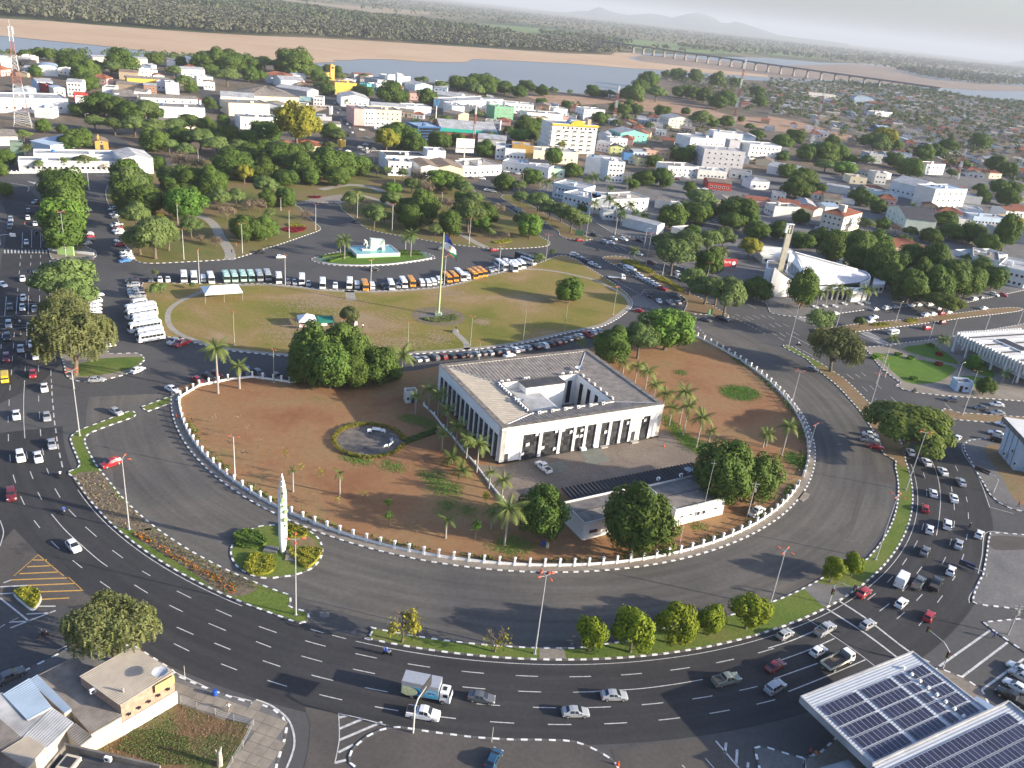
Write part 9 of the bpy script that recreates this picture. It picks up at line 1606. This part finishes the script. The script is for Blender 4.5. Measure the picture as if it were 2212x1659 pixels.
for a in((1070,1560,1310,1615,10,30,WH,'gxl','white hall with pale blue vaulted roof and arched windows','f1x5'),(1310,1600,1450,1640,13,16,(.06,.06,.065),'flatl','dark gridded glass front of the white offices',''),(1450,1640,1725,1640,14,16,(.66,.65,.58),'flatu','cream and white offices with blue roof','f3x5'),(1375,1420,1535,1425,9,12,WH,'flatr','three-storey white villa with red roof','f2x4'),(1725,1465,1872,1480,5,14,WH,'hipr','white bungalow with red hipped roof','f1x3'),(1920,1495,2025,1500,5,12,CR,'hipr','cream bungalow with red roof','f1x2'),(745,850,925,870,8,22,LB,'archl','long white arched gymnasium roof among the trees',''),(355,800,590,825,7,12,OW,'flatk','long grey school block in the far suburb','f1x8'),(930,970,1075,975,6,14,WH,'flatl','white canopy building in the far suburb',''),(715,1530,860,1545,5,14,CR,'flatt','cream gate lodge','f1x2'),(780,1460,940,1500,5,20,OW,'gxb','long house with rusty roof','f1x5'),(935,1500,1035,1510,8,14,(.55,.55,.52),'flatk','grey-white house with grilled front','f2x3'),(-30,1260,58,1275,9,12,WH,'flatl','white end block by the tall trees','f1x2'),(370,1235,510,1262,6,18,WH,'flatl','white hall below the red mast','f1x4'),(510,1262,588,1265,6,10,(.55,.62,.30),'flatl','lime and yellow shop end',''),(0,1430,270,1480,6,22,WH,'gxl','wide white shed with pale roof',''),(880,1330,1000,1340,8,14,GY,'flatl','half-built grey house','f2x3'),(1020,1330,1190,1345,6,14,LB,'gxl','pale blue corrugated sheds',''),(510,1595,700,1625,5,8,OW,'gxl','long pale bus shelter roof',''),(960,1100,1060,1108,6,16,(.08,.20,.50),'gxu','bright blue warehouse in the suburb',''),(780,1640,1130,1690,5,12,(.50,.66,.62),'flatl','mint green walled yard',''),(850,880,1000,900,5,16,TN,'hipr','orange tiled institution roof',''),(720,860,800,870,5,14,TN,'hipr','small orange tiled roof by the gymnasium','')):bb(Q,*a)
HP=[]
for wc,rfk,lb in((WH,'gxg','small white house with grey corrugated roof'),(WH,'hipr','small white house with red tiled roof'),(CR,'gxb','small cream house with rusty roof'),(OW,'flatk','small flat-roofed white house'),(TN,'gxg','small tan house with grey roof'),(LB,'gxl','small pale blue house with pale roof'),(PK_,'hipr','small pink house with tiled roof'),(OW,'gyb','small gabled house with brown roof'),(WH,'flatl','small white house with pale flat roof'),(TN,'gyr','small brown house with tiled gable')):
 t=thing('house');w,d,h=10,8,3.4;b=MB();b.box((w/2,d/2,-.1),(w,d,h+.1));b.obj('wall',wallm(wc),t);roof_part(t,w,d,h,rfk[:-1],RF[rfk[-1]],wallm(wc),.35);put('door',DOOR,t,(4.4,-.05,0),0,(1,1,2.1));put('window',WIN,t,(1.4,-.05,1),0,(1.5,1,1.2));put('window',WIN,t,(7.0,-.05,1),0,(1.5,1,1.2));HP.append((t,lb,False))
HUSED=[False]*len(HP);rngH=random.Random(4);HN=0
def free(p,r,L,f=.75):return all((p.x-x)**2+(p.y-y)**2>((r+q)*f)**2 for x,y,q in L)
def fill(rc,poly,n,where,ang,gap=.8):
 global HN
 P=pts_of((rc,poly));xs=[p.x for p in P];ys=[p.y for p in P];k=0
 for _ in range(n*12):
  if k>=n:break
  p=Vector((rngH.uniform(min(xs),max(xs)),rngH.uniform(min(ys),max(ys)),0))
  if not inside(p,P):continue
  s=rngH.uniform(.85,1.7);r=6*s
  if not free(p,r,BLD,gap)or not free(p,4,TREES,.8):continue
  i=rngH.randrange(len(HP));src,lb,_=HP[i]
  if not HUSED[i]:o=src;HUSED[i]=True
  else:
   o=src.copy();COL.objects.link(o)
   for c in src.children:q=c.copy();COL.objects.link(q);q.parent=o;q.matrix_parent_inverse=c.matrix_parent_inverse
  o.location=p;o.rotation_euler=(0,0,ang+rngH.choice((0,0,pi/2,-pi/2))+rngH.uniform(-.06,.06));o.scale=(s,s*rngH.uniform(.8,1.2),rngH.uniform(.9,1.5));tag(o,'%s %s'%(lb,where),'house','small houses %s'%where);BLD.append((p.x,p.y,r));k+=1;HN+=1
fill((0,0),[(0,520),(1600,560),(1600,1000),(0,960)],26,'in the old town west',.02);fill((0,1),[(0,680),(1500,700),(2212,900),(2212,1250),(1500,1050),(0,1000)],30,'in the shopping quarter',.05);fill((0,2),[(0,880),(700,960),(1500,1080),(2212,1230),(2212,1560),(700,1440),(0,1300)],52,'in the streets behind the hotel',-.15)
fill((0,3),[(0,1060),(900,1200),(2212,1280),(2212,1640),(1100,1500),(0,1560)],52,'in the eastern suburb',-.2);fill((0,3),[(0,720),(900,780),(1700,860),(2212,950),(2212,1260),(900,1180),(0,980)],78,'in the far suburb by the river',-.25);fill((1,3),[(0,0),(2212,0),(2212,330),(900,250),(0,110)],26,'behind the church wood',-.15);fill((0,2),[(1300,660),(1900,720),(2212,760),(2212,960),(1500,860)],20,'on the riverside rise',-.1)
for i,u in enumerate(HUSED):
 if not u:tag(HP[i][0],HP[i][1]+' in the old town west','house')
for o in TOB:
 if any(w in o['label']for w in('between the town roofs','near river bank','old town houses','shops of the town','behind the park')):
  c,lb=min(BL,key=lambda e:(e[0].x-o.location.x)**2+(e[0].y-o.location.y)**2)
  t='%s beside the %s'%(TDESC[next(k for k in TDESC if o['label'].startswith(TDESC[k][0]))][0],lb)
  if(c-o.location).length<32 and len(t.split())<17:o['label']=t
PB=[((0,2),u,v)for u,v in((1045,455),(1130,470),(1215,487),(1303,507),(1395,522),(1487,537),(1580,547),(1680,559),(1777,574),(1880,588),(1985,604),(2090,620),(2200,640))]+[((0,3),u,v)for u,v in((100,657),(213,677),(333,697),(455,717),(580,730),(700,742),(820,752),(950,765))]
bp=[K[r](u,v)for r,u,v in PB];a,z_=bp[0],bp[-1];o=thing('road_bridge',(a.x,a.y,0),heading(z_-a),'long concrete road bridge on many piers across the river','bridge');L=(z_-a).length;DK=mat('bridge_concrete',(.17,.16,.155),.9,noise=.15,scale=.02);q=MB();q.box((L/2,0,19),(L+300,11,2.6));q.obj('deck',DK,o);q=MB();q.box((L/2,-5.4,21.6),(L+300,.4,1.2));q.box((L/2,5.4,21.6),(L+300,.4,1.2));q.obj('parapet',DK,o);n=len(bp);q=MB();q.box((0,0,4),(3.4,7,13));q.box((0,0,17),(5,10,2));q.box((0,0,-.2),(7,11,4.2),top=(.8,.85));PIER=q.mesh('pier',mat('pier_concrete',(.19,.175,.16),.9,noise=.15,scale=.02))
for k in range(n):put('pier',PIER,o,(L*k/(n-1),0,0))
def wood(name,groups,n,r,leaves,leaf,label,lz=.9,near=None,gap=None):
 P=pts_of(*groups)if groups else near;rng=np.random.default_rng(n+len(name));xs=[p.x for p in P];ys=[p.y for p in P];X=np.array(xs);Y=np.array(ys);c=[]
 while len(c)<n:
  qx,qy=rng.uniform(min(xs),max(xs),4000),rng.uniform(min(ys),max(ys),4000);ins=np.zeros(4000,bool);j=len(X)-1
  for i in range(len(X)):
   cond=((Y[i]>qy)!=(Y[j]>qy))&(qx<(X[j]-X[i])*(qy-Y[i])/(Y[j]-Y[i]+1e-12)+X[i]);ins^=cond;j=i
  for x,y in zip(qx[ins],qy[ins]):
   if gap is None or all((x-a)**2+(y-b)**2>(q*.7+2)**2 for a,b,q in gap):c.append((x,y))
   if len(c)>=n:break
 c=np.array(c);rr=rng.uniform(r[0],r[1],n);d=rng.normal(size=(n,leaves,3));d/=np.linalg.norm(d,axis=2,keepdims=True);d[:,:,2]=np.abs(d[:,:,2])*1.15-.25
 C=d*(rr[:,None,None]*rng.uniform(.75,1.05,(n,leaves,1)));C[:,:,2]=C[:,:,2]*lz+rr[:,None]*.95;C[:,:,0]+=c[:,0,None];C[:,:,1]+=c[:,1,None]
 N_=(d+rng.normal(size=d.shape)*.35).reshape(-1,3);me=quads_mesh(name,C.reshape(-1,3),N_,1.0,leaf,1.25,rng=rng)
 s=np.repeat(np.repeat(rr,leaves),4);co=np.empty(len(me.vertices)*3);me.vertices.foreach_get('co',co);co=co.reshape(-1,3);cen=np.repeat(C.reshape(-1,3),4,0);co=cen+(co-cen)*(s*(2.2/math.sqrt(leaves)))[:,None];me.vertices.foreach_set('co',co.ravel());me.update();stuff(link(name,me),label,'trees')
rg=np.random.default_rng(8);b=MB();P=pts_of(((0,3),[(0,700),(850,745),(1300,790),(1800,870),(2350,920),(2350,1600),(1500,1480),(900,1290),(300,1060),(0,990)]));xs=[p.x for p in P];ys=[p.y for p in P];k=0
while k<520:
 p=Vector((rg.uniform(min(xs),max(xs)),rg.uniform(min(ys),max(ys)),0))
 if not inside(p,P)or not free(p,6,BLD,.9):continue
 k+=1;BLD.append((p.x,p.y,6));s=rg.uniform(.8,1.5);a=-.25+rg.choice((0,pi/2))+rg.uniform(-.08,.08);w,d,h=10*s,7*s,3.2;wm=int(rg.integers(0,4));rm=4+int(rg.integers(0,5));b.box((p.x,p.y,0),(w,d,h),a,wm);ca,sa=cos(a),sin(a)
 f=lambda x,y,z:(p.x+x*ca-y*sa,p.y+x*sa+y*ca,z);w,d=w/2+.4,d/2+.4;b.add([f(-w,-d,h),f(w,-d,h),f(w,d,h),f(-w,d,h),f(-w,0,h+1.4),f(w,0,h+1.4)],[(0,1,5,4),(2,3,4,5),(1,2,5),(3,0,4)],rm)
stuff(b.obj('suburb_houses',[wallm(WH),wallm(CR),wallm(TN),wallm(OW),ROOFG,ROOFB,ROOFG,ROOFL,ROOFT]),'crowded small houses of the far eastern suburb','houses')
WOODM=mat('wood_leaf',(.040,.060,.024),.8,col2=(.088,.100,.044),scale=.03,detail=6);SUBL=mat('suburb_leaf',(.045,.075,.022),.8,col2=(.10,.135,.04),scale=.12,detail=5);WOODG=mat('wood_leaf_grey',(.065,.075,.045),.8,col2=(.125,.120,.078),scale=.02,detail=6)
wood('suburb_treetops',[((0,3),[(0,690),(850,735),(1300,770),(1800,860),(2350,900),(2350,1640),(1500,1480),(900,1290),(500,1180),(300,1050),(0,980)])],1650,(2.6,5.2),84,SUBL,'treetops filling the far eastern suburb',gap=BLD)
wood('riverside_treetops',[((0,2),[(1300,640),(1900,690),(2300,740),(2300,1010),(1900,980),(1650,900),(1400,800)])],150,(3.5,6.0),84,SUBL,'treetops on the riverside rise',gap=BLD)
wood('town_treetops',[((0,2),[(500,900),(1200,1000),(2212,1200),(2212,1480),(1200,1420),(500,1250)])],110,(2.0,3.8),84,SUBL,'small treetops in the yards behind the hotel',gap=BLD)
wood('bank_bushes',[((0,0),[(-900,470),(900,485),(2212,520),(2212,560),(900,510),(-900,500)])],120,(3,5.5),60,LEAF['oiti'],'bushes along the western river bank');wood('bank_bushes',[((0,3),[(600,712),(1250,760),(1800,858),(2400,915),(2400,960),(1700,890),(1100,780),(600,740)])],160,(4,7),84,SUBL,'dark trees along the eastern river bank')
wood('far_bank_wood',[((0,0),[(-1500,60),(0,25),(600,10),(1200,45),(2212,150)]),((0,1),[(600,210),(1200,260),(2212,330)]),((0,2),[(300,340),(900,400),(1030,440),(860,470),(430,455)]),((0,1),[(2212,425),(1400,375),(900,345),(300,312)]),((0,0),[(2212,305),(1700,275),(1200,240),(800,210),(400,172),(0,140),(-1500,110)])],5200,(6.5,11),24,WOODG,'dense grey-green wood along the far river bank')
wood('far_wood',[((0,0),[(600,-20),(2212,20)]),((0,1),[(700,120),(1500,200),(2212,300),(2212,325),(600,205),(0,140)]),((0,0),[(1200,40)])],1700,(8,13),12,WOODM,'scattered woods behind the far bank');wood('island_wood',[((0,3),[(1095,610),(1250,600),(1800,650),(2400,720),(2400,745),(1900,738),(1430,685)])],900,(8,13),12,WOODM,'dark wooded island in the eastern river');wood('field_hedgerow',[((0,2),[(240,285),(700,325),(1050,375),(1000,390),(600,350),(250,300)])],260,(7,11),12,WOODM,'tree belt across the green fields');wood('field_hedgerow',[((0,2),[(1400,400),(1700,430),(1900,445),(1600,435)])],90,(7,11),12,WOODM,'short tree belt in the far green field')
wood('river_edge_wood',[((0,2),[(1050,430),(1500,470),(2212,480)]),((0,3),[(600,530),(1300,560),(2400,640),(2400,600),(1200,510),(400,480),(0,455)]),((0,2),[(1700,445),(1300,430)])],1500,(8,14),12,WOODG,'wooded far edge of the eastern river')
wood('plain_trees',None,6500,(6,12),8,WOODM,'trees dotted over the far plain',near=[Vector(v)for v in((-2600,4300,0),(4200,4500,0),(7500,12000,0),(-6500,12000,0))])
def hills(name,prof,dist,label):
 q=MB();rows=[]
 for f,s in((.86,0.0),(.91,.42),(.955,.8),(1.0,1.0),(1.06,.7),(1.15,0.0)):
  row=[]
  for i,(rc,u,v)in enumerate(prof):
   d=ray(*K[rc].xy(u,v));k=dist/hypot(d.x,d.y);h=max(0,CAM_H+d.z*k);w=1+.10*sin(i*2.3+f*40)
   row.append((d.x*k*f,d.y*k*f,-1+(h+1)*(s if s in(0.0,1.0)else s*w)))
  rows.append(row)
 m=len(prof);q.add([p for r in rows for p in r],[(j*m+i,j*m+i+1,(j+1)*m+i+1,(j+1)*m+i)for j in range(len(rows)-1)for i in range(m-1)]);structure(q.obj(name,mat('hill_forest',(.05,.07,.04),.95,noise=.3,scale=.002),smooth=True))
hills('hills',[((0,2),u,v)for u,v in((-300,70),(100,85),(300,96),(450,108),(520,100),(600,92),(660,96),(710,74),(750,60),(785,70),(830,92),(900,112),(1000,128),(1100,124),(1200,117),(1300,132),(1390,152),(1450,135),(1530,116),(1600,110),(1670,124),(1750,156),(1810,198),(1870,200),(1930,184),(2000,202),(2100,236),(2212,272))]+[((0,3),u,v)for u,v in((100,305),(300,330),(500,352),(700,380))],24000,'')
hills('hills',[((0,3),u,v)for u,v in((1900,556),(2050,545),(2212,520),(2500,500),(2900,560),(3200,640))],24000,'')
q=MB();q.box((0,22700,-1.4),(99000,52400,482));hz=q.obj('haze',None if False else[bpy.data.materials.new('haze')]);m=hz.data.materials[0];m.use_nodes=True;nt=m.node_tree;nt.nodes.clear();out=nt.nodes.new('ShaderNodeOutputMaterial');pv=nt.nodes.new('ShaderNodeVolumePrincipled');pv.inputs['Color'].default_value=(.645,.695,.765,1);pv.inputs['Density'].default_value=7.2e-5;pv.inputs['Anisotropy'].default_value=0.0;nt.links.new(pv.outputs[0],out.inputs['Volume']);stuff(hz,'pale haze in the air over the town and the plain','haze')
